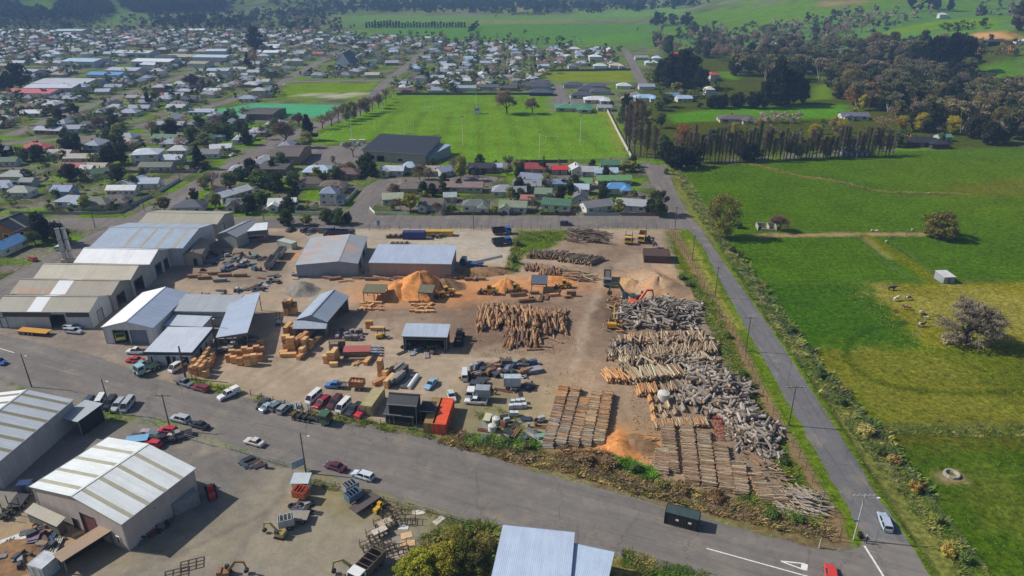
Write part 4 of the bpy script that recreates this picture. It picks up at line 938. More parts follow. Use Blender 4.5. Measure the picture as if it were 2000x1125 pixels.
for x, y in LOTS:
    c = rnd.choice(palc); j = rnd.uniform(.9,1.1); c = tuple(min(245, int(v * j)) for v in c)
    k = rnd.choice(('hip', 'hip', 'hipl', 'gable', 'gable', 'gablel', 'long', 'two' if rnd.random() < .3 else 'hipl'))
    HP.append((Vector((x, y, float(terrain(x, y)))), k, rnd.choice((0,0,90,0,90,4,-5)) + rnd.uniform(-8,8), rnd.uniform(.75,1.02), rnd.uniform(.8,1.05), c, rnd.choice((WW, WW, CR, GW, WW, (196,206,214), BW)), False))
HP.sort(key=lambda h: (not h[-1], h[0].y))
KN = {'hip': 'hip', 'hipl': 'hipped', 'gable': 'gabled', 'gablel': 'cross-gabled', 'two': 'two-storey', 'long': 'long gabled', 'garage': 'garage'}
fm = {}
def stuff_house(b, p, k, ang, sx, sy):
    bl = [(-6.5,-4.2,6.5,4.2)] if k in ('hip', 'gable', 'two', 'garage') else [(-6.5,-3.8,6.5,3.8),(1.5,-7,6.2,0)] if k in ('hipl', 'gablel') else [(-9,-3.6,9,3.6)]
    o = len(b.v)
    for x0, y0, x1, y1 in bl:
        b.m = 0; h = 4.8 if k == 'two' else 2.7
        for p0, p1 in (((x0, y0),(x1, y0)),((x1, y0),(x1, y1)),((x1, y1),(x0, y1)),((x0, y1),(x0, y0))): b.quad((*p0,0),(*p1,0),(*p1, h),(*p0, h))
        b.m = 1; hip(b, x0, y0, x1, y1, h, min(x1 - x0, y1 - y0) * .23, .5, 'gable' in k or k == 'long')
        if 'gable' in k or k == 'long': b.m = 0; gable_tri(b, x0, y0, x1, y1, h, min(x1 - x0, y1 - y0) * .23)
    c, s = math.cos(R(ang)), math.sin(R(ang))
    for i in range(o, len(b.v)):
        x, y, z = b.v[i]; x *= sx; y *= sy; b.v[i] = (p.x + x * c - y * s, p.y + x * s + y * c, p.z + z)
NH = 300
DH = MB(); DHC = []
for i, (p, k, ang, sx, sy, rc, wc, hand) in enumerate(HP):
    if i < NH:
        py = px_of(p)[1]; lod = 0 if py > 300 else 1 if py > 190 else 2
        t = dup(HT[(k, lod)], p, R(ang),(sx, sy, 1.0), group='houses of the town', cols={'roof': rc, 'wall': wc})
        if k == 'garage': t['category'] = 'garage'; t.name = 'garage'
        auto_label(t, '%s-roofed %s %s' % (cname(rc), KN[k], 'building' if k == 'garage' else 'house'), p)
    else:
        o = len(DH.v); stuff_house(DH, p, k, ang, sx, sy)
        DHC += [rc] * 0; n0 = len(DH.f)
        while len(DHC) < n0: DHC.append(rc if DH.mi[len(DHC)] == 1 else wc)
if DH.v:
    mi = DH.mi; DH.mi = [0] * len(DH.f)
    me = DH.mesh('distant_houses', mat('distant_house', attr=True, rough=.6, var=.08, sc_=.3))
    at_ = me.color_attributes.new('col', 'FLOAT_COLOR', 'CORNER'); lt = [p.loop_total for p in me.polygons]
    cc = np.repeat(np.array([(*lin(c),1) for c in DHC], np.float32), lt, axis=0); at_.data.foreach_set('color', cc.ravel())
    link(me, 'distant_houses', kind='stuff', label='small far houses of the town seen as a mass of pale roofs', cat='houses')
# brick house with solar-striped black roof at the left
bh = shed('brick_house', 'orange brick house with black roof and pale strip at left edge', (-30,448),(26,452),(60,433),3.4,3.4, 'y', ((70,74,84),(54,58,68)),(176,108,64), wallm=BRICKM, cat='house', sky=((.5, .9),), openings=(('S', .2, .4, .8,2.2, 'win'),('S', .6, .8, .8,2.2, 'win'),('E', .2, .4, .8,2.2, 'win')))
# ------------------------------------------------------------------ trees
BARK = mat('bark', (96,82,70), .9, var=.25, sc_=2, co='obj')
def thin_leaf(t, col, f=.28):
    col = t.scale(col, 1.5); t.l(col, t.b.inputs['Base Color']); tr = t.n('ShaderNodeBsdfTranslucent'); t.l(col, tr.inputs['Color']); mx = t.n('ShaderNodeMixShader'); mx.inputs[0].default_value = f; t.l(t.b.outputs[0], mx.inputs[1]); t.l(tr.outputs[0], mx.inputs[2]); t.l(mx.outputs[0], t.t.nodes['Material Output'].inputs['Surface'])
def attr_leaf(key, var, sc_):
    t = NT(key); a = t.n('ShaderNodeAttribute'); a.attribute_name = 'col'; p = t.coord('world'); col = t.scale(t.scale(a.outputs['Color'], t.rng(t.noise(p, sc_, 4),1 - var, 1 + var)), t.rng(t.noise(p, sc_ * 7,3),1 - var * .6,1 + var * .6))
    t.l(col, t.b.inputs['Base Color']); t.b.inputs['Roughness'].default_value = .9; t.b.inputs['Specular IOR Level'].default_value = .05; thin_leaf(t, col); return t.m
def leaf_mat(key, tw=False):
    t = NT(key); co = t.coord('obj'); oi = t.n('ShaderNodeObjectInfo'); col = oi.outputs['Color']
    col = t.scale(col, t.rng(oi.outputs['Random'], .82,1.18,0,1)); col = t.scale(col, t.rng(t.noise(co, .45,3), .72,1.3)); col = t.scale(col, t.rng(t.noise(co, 2.5,3), .65,1.35))
    t.l(col, t.b.inputs['Base Color']); t.b.inputs['Roughness'].default_value = .85; t.b.inputs['Specular IOR Level'].default_value = .06
    thin_leaf(t, col); MATS[key] = t.m; return t.m
LEAF = leaf_mat('foliage'); TWIG = leaf_mat('twigs')
def leaves(seed, lobes, per, size, droop=0, flat=.0):
    """leaf quads spread through lobes [(cx, cy, cz, rx, ry, rz)]"""
    r = np.random.RandomState(seed); V = [];
    for (cx, cy, cz, rx, ry, rz) in lobes:
        n = per; d = r.normal(size=(n, 3)); d /= np.linalg.norm(d, axis=1, keepdims=True); rad = r.rand(n, 1) ** .35
        p = d * rad * np.array([rx, ry, rz]) + np.array([cx, cy, cz])
        u = r.normal(size=(n, 3)); u /= np.linalg.norm(u, axis=1, keepdims=True); nn = d * .9 + r.normal(size=(n, 3)) * .6; w_ = np.cross(u, nn); w_ /= np.linalg.norm(w_, axis=1, keepdims=True) + 1e-6; u = np.cross(nn, w_); u /= np.linalg.norm(u, axis=1, keepdims=True) + 1e-6
        s = size * (.6 + .8 * r.rand(n, 1));
        if droop: u = u * .3 + np.array([0,0,-1.0]) * droop
        V.append(np.stack([p - u * s - w_ * s * .6, p + u * s * .2 - w_ * s, p + u * s + w_ * s * .5, p - u * s * .2 + w_ * s], 1))
    return np.concatenate(V).reshape(-1,3)
def quads_mesh(name, V, m):
    me = bpy.data.meshes.new(name); n = len(V) // 4
    me.vertices.add(n * 4); me.vertices.foreach_set('co', V.astype(np.float32).ravel()); me.loops.add(n * 4); me.loops.foreach_set('vertex_index', np.arange(n * 4, dtype=np.int32))
    me.polygons.add(n); me.polygons.foreach_set('loop_start', np.arange(0, n * 4,4, dtype=np.int32)); me.polygons.foreach_set('loop_total', np.full(n, 4, np.int32)); me.update(calc_edges=True)
    me.materials.append(m); return me
def lobes_round(seed, n, R_, H0, H1, k=.42):
    r = random.Random(seed); L = []
    for i in range(n):
        t = r.uniform(0,6.28); q = r.random() ** .5; z = r.uniform(0,1); s = math.sin(math.pi * (.12 + .8 * z)) ** .7
        a = R_ * k * r.uniform(.6,1.1); L.append((math.cos(t) * q * (R_ - a * .7) * s, math.sin(t) * q * (R_ - a * .7) * s, H0 + (H1 - H0) * z * .9 + .05, a, a, a * r.uniform(.55, .85)))
    return L
def branches(seed, H, spread, levels, n0, up=.6, trunk=.3, thin=.035):
    """bare tree: trunk mesh and twig mesh"""
    r = random.Random(seed); tb, wb = MB(), MB()
    def grow(p, d, L, rad, lv):
        q = p + d * L; (tb if lv >= levels - 1 else wb).tube(p, q, rad, rad * .65,5 if lv >= levels - 1 else 3, False)
        if lv == 0: return
        for i in range(n0 + (1 if lv == levels else 0)):
            e = Vector((r.gauss(0,1), r.gauss(0,1), r.gauss(0, .6))).normalized()
            nd = (d * up + e * spread + Vector((0,0, .18))).normalized(); grow(p.lerp(q, r.uniform(.45,1)), nd, L * r.uniform(.6, .85), max(rad * .55, thin), lv - 1)
    grow(Vector((0,0,0)), Vector((r.gauss(0, .05), r.gauss(0, .05),1)).normalized(), H * .3, trunk, levels)
    return tb, wb
def fit(b, H, Wd=None):
    V = np.array([tuple(v) for v in b.v]); V[:, 2] *= H / V[:, 2].max()
    if Wd: V[:, :2] *= Wd / 2 / np.percentile(np.hypot(V[:, 0], V[:, 1]),97)
    b.v = [tuple(v) for v in V]
TT = {}
def reg(kind, name, build, nv=2):
    TT[kind] = []
    for s in range(nv):
        t = thing(name, '', 'tree' if 'tree' in name else 'shrub'); build(t, s); TT[kind].append(template(t))
def trunk_mesh(t, H, r, lean=0, limbs=3, seed=0):
    b = MB(); b.tube((0,0,0),(lean, 0, H), r, r * .6,7); q = random.Random(seed)
    for i in range(limbs):
        a = q.uniform(0,6.28); b.tube((lean * .8,0, H * .75),(math.cos(a) * H * .5, math.sin(a) * H * .5, H * q.uniform(1.1,1.5)), r * .5, r * .25,5)
    b.obj('trunk', BARK, t)
def b_round(t, s): trunk_mesh(t, 3.2, .3, seed=s); link(quads_mesh('crown', leaves(s, lobes_round(s, 26,4.2,2.6,9.6),90, .30), LEAF), 'crown', t)
def b_broad(t, s): trunk_mesh(t, 3.5, .5, seed=s); link(quads_mesh('crown', leaves(s + 9, lobes_round(s + 9,36,6.0,1.2,10, .36),85, .34), LEAF), 'crown', t)
def b_shrub(t, s): MB().tube((0,0,0),(0,0,1.5), .12, .08,6).obj('stem', BARK, t); link(quads_mesh('crown', leaves(s + 20, lobes_round(s + 20,18,2.2, .5,3.2, .45),70, .2), LEAF), 'crown', t)
def b_bush(t, s):
    trunk_mesh(t, 2.2, .25, seed=s); link(quads_mesh('crown', leaves(s + 70, lobes_round(s + 70,46,4.6, .5,7.6, .3),130, .17), LEAF), 'crown', t)
def b_cone(t, s):
    MB().tube((0,0,0),(0,0,8), .3, .1,7).obj('trunk', BARK, t); L = []; r = random.Random(s)
    for i in range(34):
        z = r.random() ** 1.3; a = r.uniform(0,6.28); q = (1 - z) * 3.2 * r.uniform(.3,1); L.append((math.cos(a) * q, math.sin(a) * q, .6 + z * 9.2, .5 + (1 - z) * 1.0, .5 + (1 - z) * 1.0, .9))
    link(quads_mesh('crown', leaves(s + 30, L, 60, .26), LEAF), 'crown', t)
def b_column(t, s):
    MB().tube((0,0,0),(0,0,9), .22, .06,6).obj('trunk', BARK, t); r = random.Random(s)
    L = [(r.gauss(0, .3), r.gauss(0, .3), .8 + 9.4 * i / 15, .95 * math.sin(math.pi * (.16 + .72 * i / 15)), .95 * math.sin(math.pi * (.16 + .72 * i / 15)), .9) for i in range(16)]
    link(quads_mesh('crown', leaves(s + 40, L, 75, .2), LEAF), 'crown', t)
def b_bare(t, s):
    tb, wb = branches(s + 3,10, .75,6,4 if s == 0 else 3, .62, .3, .035); k = np.array([tuple(v) for v in tb.v + wb.v]); H = k[:, 2].max(); Rr = np.percentile(np.hypot(k[:, 0], k[:, 1]),97)
    for b_ in (tb, wb): b_.v = [(x * 4.3 / Rr, y * 4.3 / Rr, z * 10 / H) for x, y, z in b_.v]
    tb.obj('trunk', BARK, t); wb.obj('crown', TWIG, t)
def b_dome(t, s):
    tb, wb = branches(31,10, .8,6,4, .6, .4, .04); k = np.array([tuple(v) for v in tb.v + wb.v]); H = k[:, 2].max(); Rr = np.percentile(np.hypot(k[:, 0], k[:, 1]),96)
    for b_ in (tb, wb): b_.v = [(x * 4.3 / Rr, y * 4.3 / Rr, z * 10 / H) for x, y, z in b_.v]
    tb.obj('trunk', BARK, t); wb.obj('crown', TWIG, t)
def b_poplar(t, s):
    r = random.Random(s); tb, wb = MB(), MB(); tb.tube((0,0,0),(0,0,9.8), .2, .03,6)
    for i in range(210):
        z = 1.6 + 7.8 * r.random() ** .8; a = r.uniform(0,6.28); l = r.uniform(.8,2.0) * (1 - .5 * z / 10); d = Vector((math.cos(a) * .42, math.sin(a) * .42, .9))
        p = Vector((0,0, z)); q = p + d * l; wb.tube(p, q, .05, .03,3, False)
        for k in range(3):
            e = d + Vector((r.gauss(0, .35), r.gauss(0, .35), r.gauss(0, .2))); wb.tube(p.lerp(q, r.uniform(.3, .9)), p.lerp(q, .6) + e * l * .6, .035, .02,3, False)
    tb.obj('trunk', BARK, t); wb.obj('crown', TWIG, t)
def b_willow(t, s):
    tb, wb = branches(s + 13,10, .7,5,3, .7, .35, .03); k = np.array([tuple(v) for v in tb.v + wb.v]); H = k[:, 2].max(); Rr = np.percentile(np.hypot(k[:, 0], k[:, 1]),97)
    for b_ in (tb, wb): b_.v = [(x * 4.0 / Rr, y * 4.0 / Rr, z * 9.6 / H) for x, y, z in b_.v]
    tb.obj('trunk', BARK, t); c = wb.obj('branches', TWIG, t); c.color = (*lin((120,104,74)),1)
    link(quads_mesh('crown', leaves(s + 50, lobes_round(s + 50,44,4.4,1.4,9.8, .34),170, .17, droop=.5), LEAF), 'crown', t)
def b_umbrella(t, s):
    b = MB(); r = random.Random(s)
    for i in range(5):
        a = i * 1.26 + r.uniform(-.3, .3); b.tube((0,0,0),(math.cos(a) * 2.2, math.sin(a) * 2.2,6.5), .22, .08,5)
    b.obj('trunk', mat('pale_bark', (176,166,150), .8, var=.2), t)
    L = [(r.gauss(0,2.4), r.gauss(0,2.4),6 + r.uniform(0,3.6),1.5,1.5, .8) for i in range(24)]
    link(quads_mesh('crown', leaves(s + 60, L, 70, .26), LEAF), 'crown', t)
reg('round', 'leafy_tree', b_round, 3); reg('broad', 'evergreen_tree', b_broad, 3); reg('shrub', 'shrub', b_shrub, 3); reg('cone', 'conifer_tree', b_cone, 2); reg('column', 'columnar_tree', b_column, 2)
reg('bare', 'bare_tree', b_bare, 3); reg('bush', 'round_bush', b_bush, 2); reg('dome', 'bare_tree', b_dome, 1); reg('poplar', 'poplar_tree', b_poplar, 3); reg('willow', 'willow_tree', b_willow, 1); reg('gum', 'gum_tree', b_umbrella, 3)
SIZE = {'round': (9.8,8.4), 'broad': (10,12), 'shrub': (3.4,4.4), 'cone': (10,6.5), 'column': (10.3,1.9), 'bare': (10,8.6), 'dome': (10,8.6), 'bush': (7.6,9.0), 'poplar': (10,2.4), 'willow': (9.8,8.8), 'gum': (9.8,8)}
TREES = []; NTREE = 0; TSTUFF = []
DK, EV, OL, YG, BR, GB, OR_, YE, PK, PO = (48,56,38),(80,96,52),(122,124,66),(150,146,58),(132,112,96),(144,130,116),(150,106,62),(156,144,46),(160,134,138),(120,102,90)
DESC = {'round': 'leafy tree', 'broad': 'bushy evergreen tree', 'shrub': 'garden shrub', 'cone': 'conical conifer', 'column': 'columnar tree', 'bare': 'leafless tree', 'dome': 'leafless tree', 'bush': 'round bush', 'poplar': 'leafless poplar', 'willow': 'budding willow', 'gum': 'gum tree'}
TCN = lambda c: 'dark' if max(c) < 60 else 'green' if c[1] >= c[0] and c[1] < 100 else 'olive' if abs(c[0] - c[1]) < 14 and c[2] < 80 and c[0] < 130 else 'yellow' if c[2] < 60 and c[0] > 125 and c[1] > 120 else 'orange' if c[0] - c[2] > 80 else 'pink' if c[0] > 190 else 'brown'
def tree(px, py, hpx, wpx, kind, c, label=None, group=None, p=None, hm=None, wm=None):
    p = p or g(px, py); q = (p.y * CP + (CH - p.z) * SP) / FPX; dep = math.atan2(CH - p.z, math.hypot(p.x, p.y))
    H = hm or hpx * q / max(math.cos(dep), .3); Wm = wm or wpx * q; h0, w0 = SIZE[kind]
    TREES.append((p, kind, H / h0, Wm / w0, c, label, group))
for a in ((1408,464,84,76, 'willow', (112,112,52), 'big round budding willow beside the lane'),(1285,420,48,48, 'bush', (62,72,42), 'large dark round shrub on the street corner'),
          (1834,464,50,78, 'bush', (112,106,54), 'wide olive-brown bush by the paddock gate'),(1882,668,88,112, 'dome', (120,112,94), 'spreading leafless tree over a wood pile'),(1524,452,32,40, 'bare', (140,118,98), 'leafless brown bush beside the ruined pen'),
          (603,274,50,36, 'cone', (34,40,30), 'tall dark cypress at the sports field corner'),(390,330,46,38, 'cone', (36,44,34), 'pointed dark conifer beside the town street'),(335,266,30,36, 'broad', (44,46,38), None),(560,280,44,42, 'bare', BR, None),
          (520,272,26,26, 'bare', BR, None),(990,222,46,44, 'bare', (136,118,96), 'leafless tree alone at the far touchline'),(1040,222,32,30, 'bare', (136,118,96), 'smaller leafless tree at the far touchline')): tree(*a)
for i, (x, y, h, c) in enumerate(((630,252,34, BR),(648,246,36, BR),(662,241,36, BR),(676,236,34, OL),(690,232,34, OL),(704,227,32, BR),(716,223,32, OL),(728,218,30, BR),(740,213,28, BR),(748,207,26, BR),(754,201,24, BR),(760,195,22, BR),(768,188,20, BR))):
    tree(x, y, h, 30 - i, 'bare' if c == BR else 'willow', c, None, 'avenue trees beside the rugby field')
# trees in the gardens of the near houses
for a in ((510,366,34,60, 'broad', EV),(540,372,34,48, 'broad', (52,64,40)),(575,366,32,40, 'broad', EV),(497,350,26,40, 'broad', DK),(655,350,28,26, 'round', EV),(717,340,40,44, 'broad', (52,66,36)),(728,345,26,28, 'broad', DK),(565,412,26,38, 'broad', (58,68,44)),
          (490,412,30,36, 'broad', (50,54,32)),(510,396,24,44, 'broad', EV),(560,440,30,36, 'broad', (72,84,44)),(600,440,22,26, 'round', OL),(640,436,26,34, 'broad', (78,90,44)),(662,438,28,34, 'broad', (70,84,40)),(680,436,22,24, 'broad', (60,74,36)),
          (575,444,14,30, 'shrub', DK),(610,446,12,30, 'shrub', DK),(802,412,34,40, 'round', (122,118,44)),(782,414,26,28, 'bare', (110,76,72)),(770,410,18,22, 'shrub', EV),(900,352,46,32, 'round', (120,122,52)),(885,345,40,26, 'bare', (130,116,98)),(820,352,30,30, 'bare', BR),
          (838,352,26,26, 'bare', GB),(690,306,30,34, 'bare', (124,108,112)),(652,320,16,12, 'column', DK),(990,316,18,26, 'shrub', EV),(1000,318,16,24, 'shrub', OL),(965,345,18,20, 'shrub', DK),(930,345,16,18, 'shrub', DK),(750,348,14,30, 'shrub', EV),(740,345,12,20, 'shrub', OL),
          (1112,380,24,26, 'broad', (64,72,48)),(975,365,18,22, 'bare', GB),(895,372,22,14, 'column', EV),(985,410,12,12, 'shrub', EV),(860,372,16,20, 'shrub', DK),(1225,335,22,36, 'shrub', OL),(1240,330,18,26, 'shrub', EV),(1215,384,10,18, 'shrub', DK),(1062,315,10,10, 'cone', DK),(1092,322,12,12, 'cone', EV),(1115,322,18,20, 'bare', BR),
          (85,470,54,50, 'broad', (42,48,34)),(120,478,44,46, 'broad', (40,44,32)),(70,478,30,34, 'round', EV),(322,412,28,34, 'round', (96,94,52)),(300,410,14,20, 'shrub', OL),(415,365,36,42, 'bare', (132,116,116)),(400,370,28,30, 'willow', OL),(450,370,32,36, 'round', (88,92,56)),(470,352,26,36, 'broad', EV),(485,338,22,40, 'broad', EV),
          (140,352,30,44, 'broad', (46,50,38)),(165,356,24,36, 'broad', DK),(230,352,30,42, 'broad', (62,64,48)),(200,360,20,30, 'shrub', EV),(215,322,38,44, 'broad', (46,56,38)),(238,320,38,36, 'broad', DK),(262,306,30,24, 'bare', BR),(92,342,24,34, 'broad', (48,54,40)),(75,312,28,40, 'broad', (56,66,44)),(5,312,30,36, 'broad', (40,48,38)),
          (26,304,20,7, 'column', DK),(34,304,19,7, 'column', DK),(135,296,34,42, 'broad', (42,52,38)),(152,296,34,30, 'broad', DK),(105,316,18,22, 'round', EV),(180,318,20,24, 'broad', DK),(277,296,24,20, 'broad', DK),(210,276,16,36, 'broad', DK),(355,334,16,22, 'broad', EV),(320,292,24,34, 'bare', (130,112,116)),(400,286,26,30, 'round', (94,104,60)),
          (420,270,30,44, 'round', (78,92,50)),(445,268,26,40, 'broad', EV),(470,262,26,34, 'broad', (66,84,42)),(490,258,22,26, 'broad', EV),(455,300,14,20, 'shrub', EV),(95,410,14,18, 'shrub', (84,92,48)),(110,385,16,26, 'round', OL),(60,425,10,14, 'shrub', DK),(120,418,12,26, 'shrub', DK),(175,416,14,26, 'shrub', EV),(250,402,16,24, 'shrub', DK),(10,380,14,10, 'cone', DK),
          (365,425,8,10, 'shrub', EV),(1360,336,10,14, 'shrub', EV),(1396,340,8,8, 'shrub', OL)): tree(*a)
# dark avenue left of the upper town, the round tree at the left
for a in ((40,172,44,50, 'broad', (36,44,34)),(15,176,30,40, 'broad', (40,46,36)),(100,148,26,26, 'bare', BR),(118,150,24,24, 'bare', BR),(78,124,22,18, 'broad', (42,52,44)),(20,126,18,28, 'round', OL),(275,140,18,22, 'broad', DK),(212,88,16,18, 'broad', DK),(500,100,44,34, 'broad', (38,48,44)),(486,138,34,26, 'cone', (38,46,38)),(500,140,40,26, 'bare', BR),
          (290,208,28,20, 'cone', (34,42,34)),(150,200,26,30, 'broad', EV),(185,240,24,44, 'broad', DK),(150,245,22,30, 'broad', EV),(340,195,20,26, 'broad', DK),(395,205,20,30, 'broad', EV),(60,225,20,26, 'round', EV),(50,245,18,24, 'round', YG),(375,175,30,36, 'bare', (104,86,84)),(405,172,24,28, 'broad', (46,42,42)),(420,175,22,26, 'broad', EV)): tree(*a)
gr_ = random.Random(21)
for h_ in HOUSES:                                     # shrubs and small trees round the near houses
    if h_[1] < 285 or h_[0] > 1500: continue
    c0 = g(h_[0], h_[1], 2.0)
    for j in range(4):
        a = gr_.uniform(0,6.28); kd, c = gr_.choice((('shrub', EV),('shrub', (70,84,46)),('broad', (60,72,44)),('round', OL),('bare', BR),('broad', DK),('bush', EV),('shrub', (96,104,54)))); q = Vector((c0.x + math.cos(a) * gr_.uniform(8,12), c0.y + math.sin(a) * gr_.uniform(6.5,10),0))
        if q.y < 268 or any(dline(P, np.array([q.x]), np.array([q.y]))[0] < 6.5 for P in RW): continue
        s = gr_.uniform(.6,1.25); tree(0,0,0,0, kd, c, None, 'garden trees of the near houses', p=q, hm={'shrub': 2.2, 'bush': 3.5}.get(kd, 5.2) * s, wm={'shrub': 3.0, 'bush': 4.2}.get(kd, 4.8) * s)
# conifer shelterbelt and other trees on the plain
for i in range(34): tree(716 + i * 5.8,54.5 + rnd.uniform(-.3, .3),13 + rnd.uniform(-2,2) + (2 if i < 12 else 0),8, 'column' if i % 3 else 'cone', (36,48,46), None, 'far conifer shelterbelt', wm=5.0)
for i in range(10): tree(918 + i * 1.6,65 - i * 1.2,14,9, 'broad', (40,56,46), None, 'far conifer shelterbelt')
for a in ((965,34,15,20, 'broad', (48,66,62)),(1095,28,11,15, 'broad', (48,66,62)),(1180,17,12,10, 'broad', (48,62,66)),(1088,15,8,10, 'broad', (52,66,66)),(1245,60,6,8, 'broad', DK),(1025,66,12,8, 'round', EV),(685,56,8,5, 'column', EV),(692,54,8,5, 'column', EV)): tree(*a)
for i in range(22): tree(1000 + i * 3.0,30 + rnd.uniform(-.4, .4),6 + rnd.uniform(-1,1.5),6, 'broad', (46,60,58), None, 'hedgerow on the far plain')
for i in range(12): tree(1276 + i * 6.5,50 + rnd.uniform(-3,3),22 + rnd.uniform(-5,4),20, 'broad', (46,54,44), None, 'dark trees at the foot of the green hill')
# poplar row along the paddock and the copse beside the bend
for i in range(58):
    x = 1338 + i * 7.1; y = 318 - (x - 1338) * .036 + rnd.uniform(-1.5,1.5); hh = 60 + 8 * math.sin(i * .7) + rnd.uniform(-16,8) if x < 1500 else 52 + rnd.uniform(-18,8)
    tree(x + rnd.uniform(-1.5,1.5), y, hh, 14, 'poplar', (122,110,98) if i % 4 else (104,100,68), None, 'poplar row along the paddock')
for x, y, h in ((1228,300,96),(1238,305,108),(1250,306,104),(1262,308,70),(1278,310,60),(1222,280,70)): tree(x, y, h, 24, 'poplar', (118,106,94), None, 'tall poplar clump beside the field wall')
for a in ((1322,330,44,56, 'broad', (38,46,34)),(1352,326,36,50, 'broad', DK),(1300,318,40,40, 'broad', (44,52,36)),(1332,282,40,44, 'willow', (140,102,58), 'orange-leaved tree beside the poplar row'),(1290,250,30,26, 'round', EV),(1215,240,40,22, 'cone', EV),(1222,215,30,24, 'broad', DK),(1240,232,26,30, 'willow', YG),(1262,235,26,30, 'round', (116,122,48)),
          (1285,216,26,30, 'broad', (96,104,50)),(1300,210,26,34, 'round', EV),(1268,246,18,18, 'willow', YE),(1690,302,14,40, 'shrub', DK),(1460,312,30,60, 'broad', (50,56,40)),(1560,310,30,26, 'round', OL),(1612,308,44,34, 'willow', (128,118,44)),(1655,296,34,44, 'bare', OL)): tree(*a)
for x, y, h, wd in ((1290,168,46,40),(1310,172,62,50),(1330,172,70,52),(1350,174,60,46),(1368,178,40,40),(1300,150,34,34),(1500,205,62,40),(1515,208,88,46),(1532,206,66,40),(1550,204,60,36),(1490,212,50,36),(1565,202,44,34),(1470,212,30,40),(1440,210,28,40),(1410,212,26,36),(1390,212,24,30),(1360,212,22,30)):
    tree(x, y, h, wd, 'broad', (38,44,32), None, 'dark macrocarpas beyond the poplars')
for x, y, h, wd in ((1820,148,70,60),(1850,150,78,70),(1880,146,64,56),(1800,140,50,50),(1845,128,50,80)): tree(x, y, h, wd, 'broad', (24,28,22), None, 'black pines on the hillside')
for a in ((1665,206,36,40, 'willow', OR_),(1690,204,44,46, 'willow', (172,116,66)),(1715,208,36,40, 'willow', (160,124,72)),(1685,216,32,22, 'round', YE),(1670,222,20,14, 'round', YE),(1795,258,38,36, 'willow', YE),(1855,262,36,40, 'willow', YE),(1760,256,30,30, 'willow', (160,140,50)),(1640,268,36,40, 'willow', (150,140,52)),(1590,276,34,34, 'willow', (156,146,46)),(1720,258,36,50, 'bare', (136,116,84)),
          (1900,270,46,44, 'broad', (58,56,40)),(1940,278,50,50, 'bare', (138,122,104)),(1930,282,44,44, 'broad', (48,50,36)),(1960,280,50,40, 'broad', DK)): tree(*a)
for i in range(9): tree(1486 + i * 9,240 + rnd.uniform(-3,3),20,18, 'round', PK, None, 'pink blossom trees behind the poplars')
# wooded hillside at the right: mixed gums, evergreens and leafless trees
WOODS = W([(1500,205),(1480,150),(1430,150),(1440,115),(1560,100),(1690,92),(1880,92),(1900,118),(1880,142),(1900,170),(2010,190),(2030,282),(1880,282),(1770,250),(1640,200),(1580,140)])
wk = (('gum', (102,102,72)),('gum', (86,89,60)),('broad', (65,70,46)),('bare', (131,115,99)),('broad', (48,52,36)),('gum', (113,105,78)),('bare', (120,105,91)),('round', (89,89,54)),('willow', (120,110,67)),('broad', (46,52,35)),('broad', (56,62,40)))
def fill(P, n, kinds, h, wd, grp, seed):
    r = random.Random(seed); lo, hi = P.min(0), P.max(0); k = 0; tries = 0
    while k < n and tries < n * 60:
        tries += 1; x, y = r.uniform(lo[0], hi[0]), r.uniform(lo[1], hi[1])
        if not inside(P, np.array([x]), np.array([y]))[0]: continue
        kd, c = r.choice(kinds); s = r.uniform(.75,1.25)
        tree(0,0,0,0, kd, c, None, grp, p=Vector((x, y, float(terrain(x, y)))), hm=h * s, wm=wd * s); k += 1
fill(WOODS, 420, wk, 15,12, 'wood on the hillside', 1)
fill(W([(1270,100),(1270,72),(1330,58),(1430,62),(1530,52),(1620,36),(1720,26),(1840,30),(1790,42),(1690,74),(1640,92),(1480,118),(1400,130),(1330,112)]),260,(('broad', (66,74,54)),('broad', (82,86,64)),('bare', (150,130,116)),('gum', (108,108,82)),('bare', (140,122,112))),15,12, 'trees in the valley below the green hill', 2)
fill(W([(1880,16),(2010,10),(2010,70),(1960,66),(1950,40),(1890,30)]),26,(('gum', (104,98,84)),('broad', (62,62,50)),('bare', (132,118,108))),17,13, 'trees beside the hilltop house', 3)
fill(W([(1768,24),(1862,24),(1858,10),(1775,10)]),12,(('broad', (32,40,38)),),22,12, 'black trees on the hill crest', 4)
fill(W([(1830,66),(1925,58),(1925,50),(1840,56)]),14,(('broad', (52,58,46)),),8,9, 'hedge on the hillside paddock', 5)
fill(W([(1860,110),(1995,112),(1995,88),(1900,88)]),26,(('broad', (70,68,50)),('bare', (126,108,92)),('willow', (160,120,76)),('gum', (92,92,68))),9,9, 'trees below the hilltop house', 6)
fill(W([(1230,130),(1290,128),(1400,165),(1480,150),(1490,205),(1380,208),(1290,205),(1270,180)]),40,(('broad', EV),('round', OL),('bare', BR),('broad', DK),('round', (110,110,56))),8,8, 'gardens below the hill', 7)
fill(W([(1290,296),(1290,262),(1480,248),(1600,250),(1880,272),(1760,296),(1500,304)]),44,(('bare', (120,104,92)),('round', EV),('bare', (110,98,84)),('shrub', EV),('willow', (140,130,58)),('broad', (56,60,40))),7,7, 'garden trees behind the poplar row', 8)
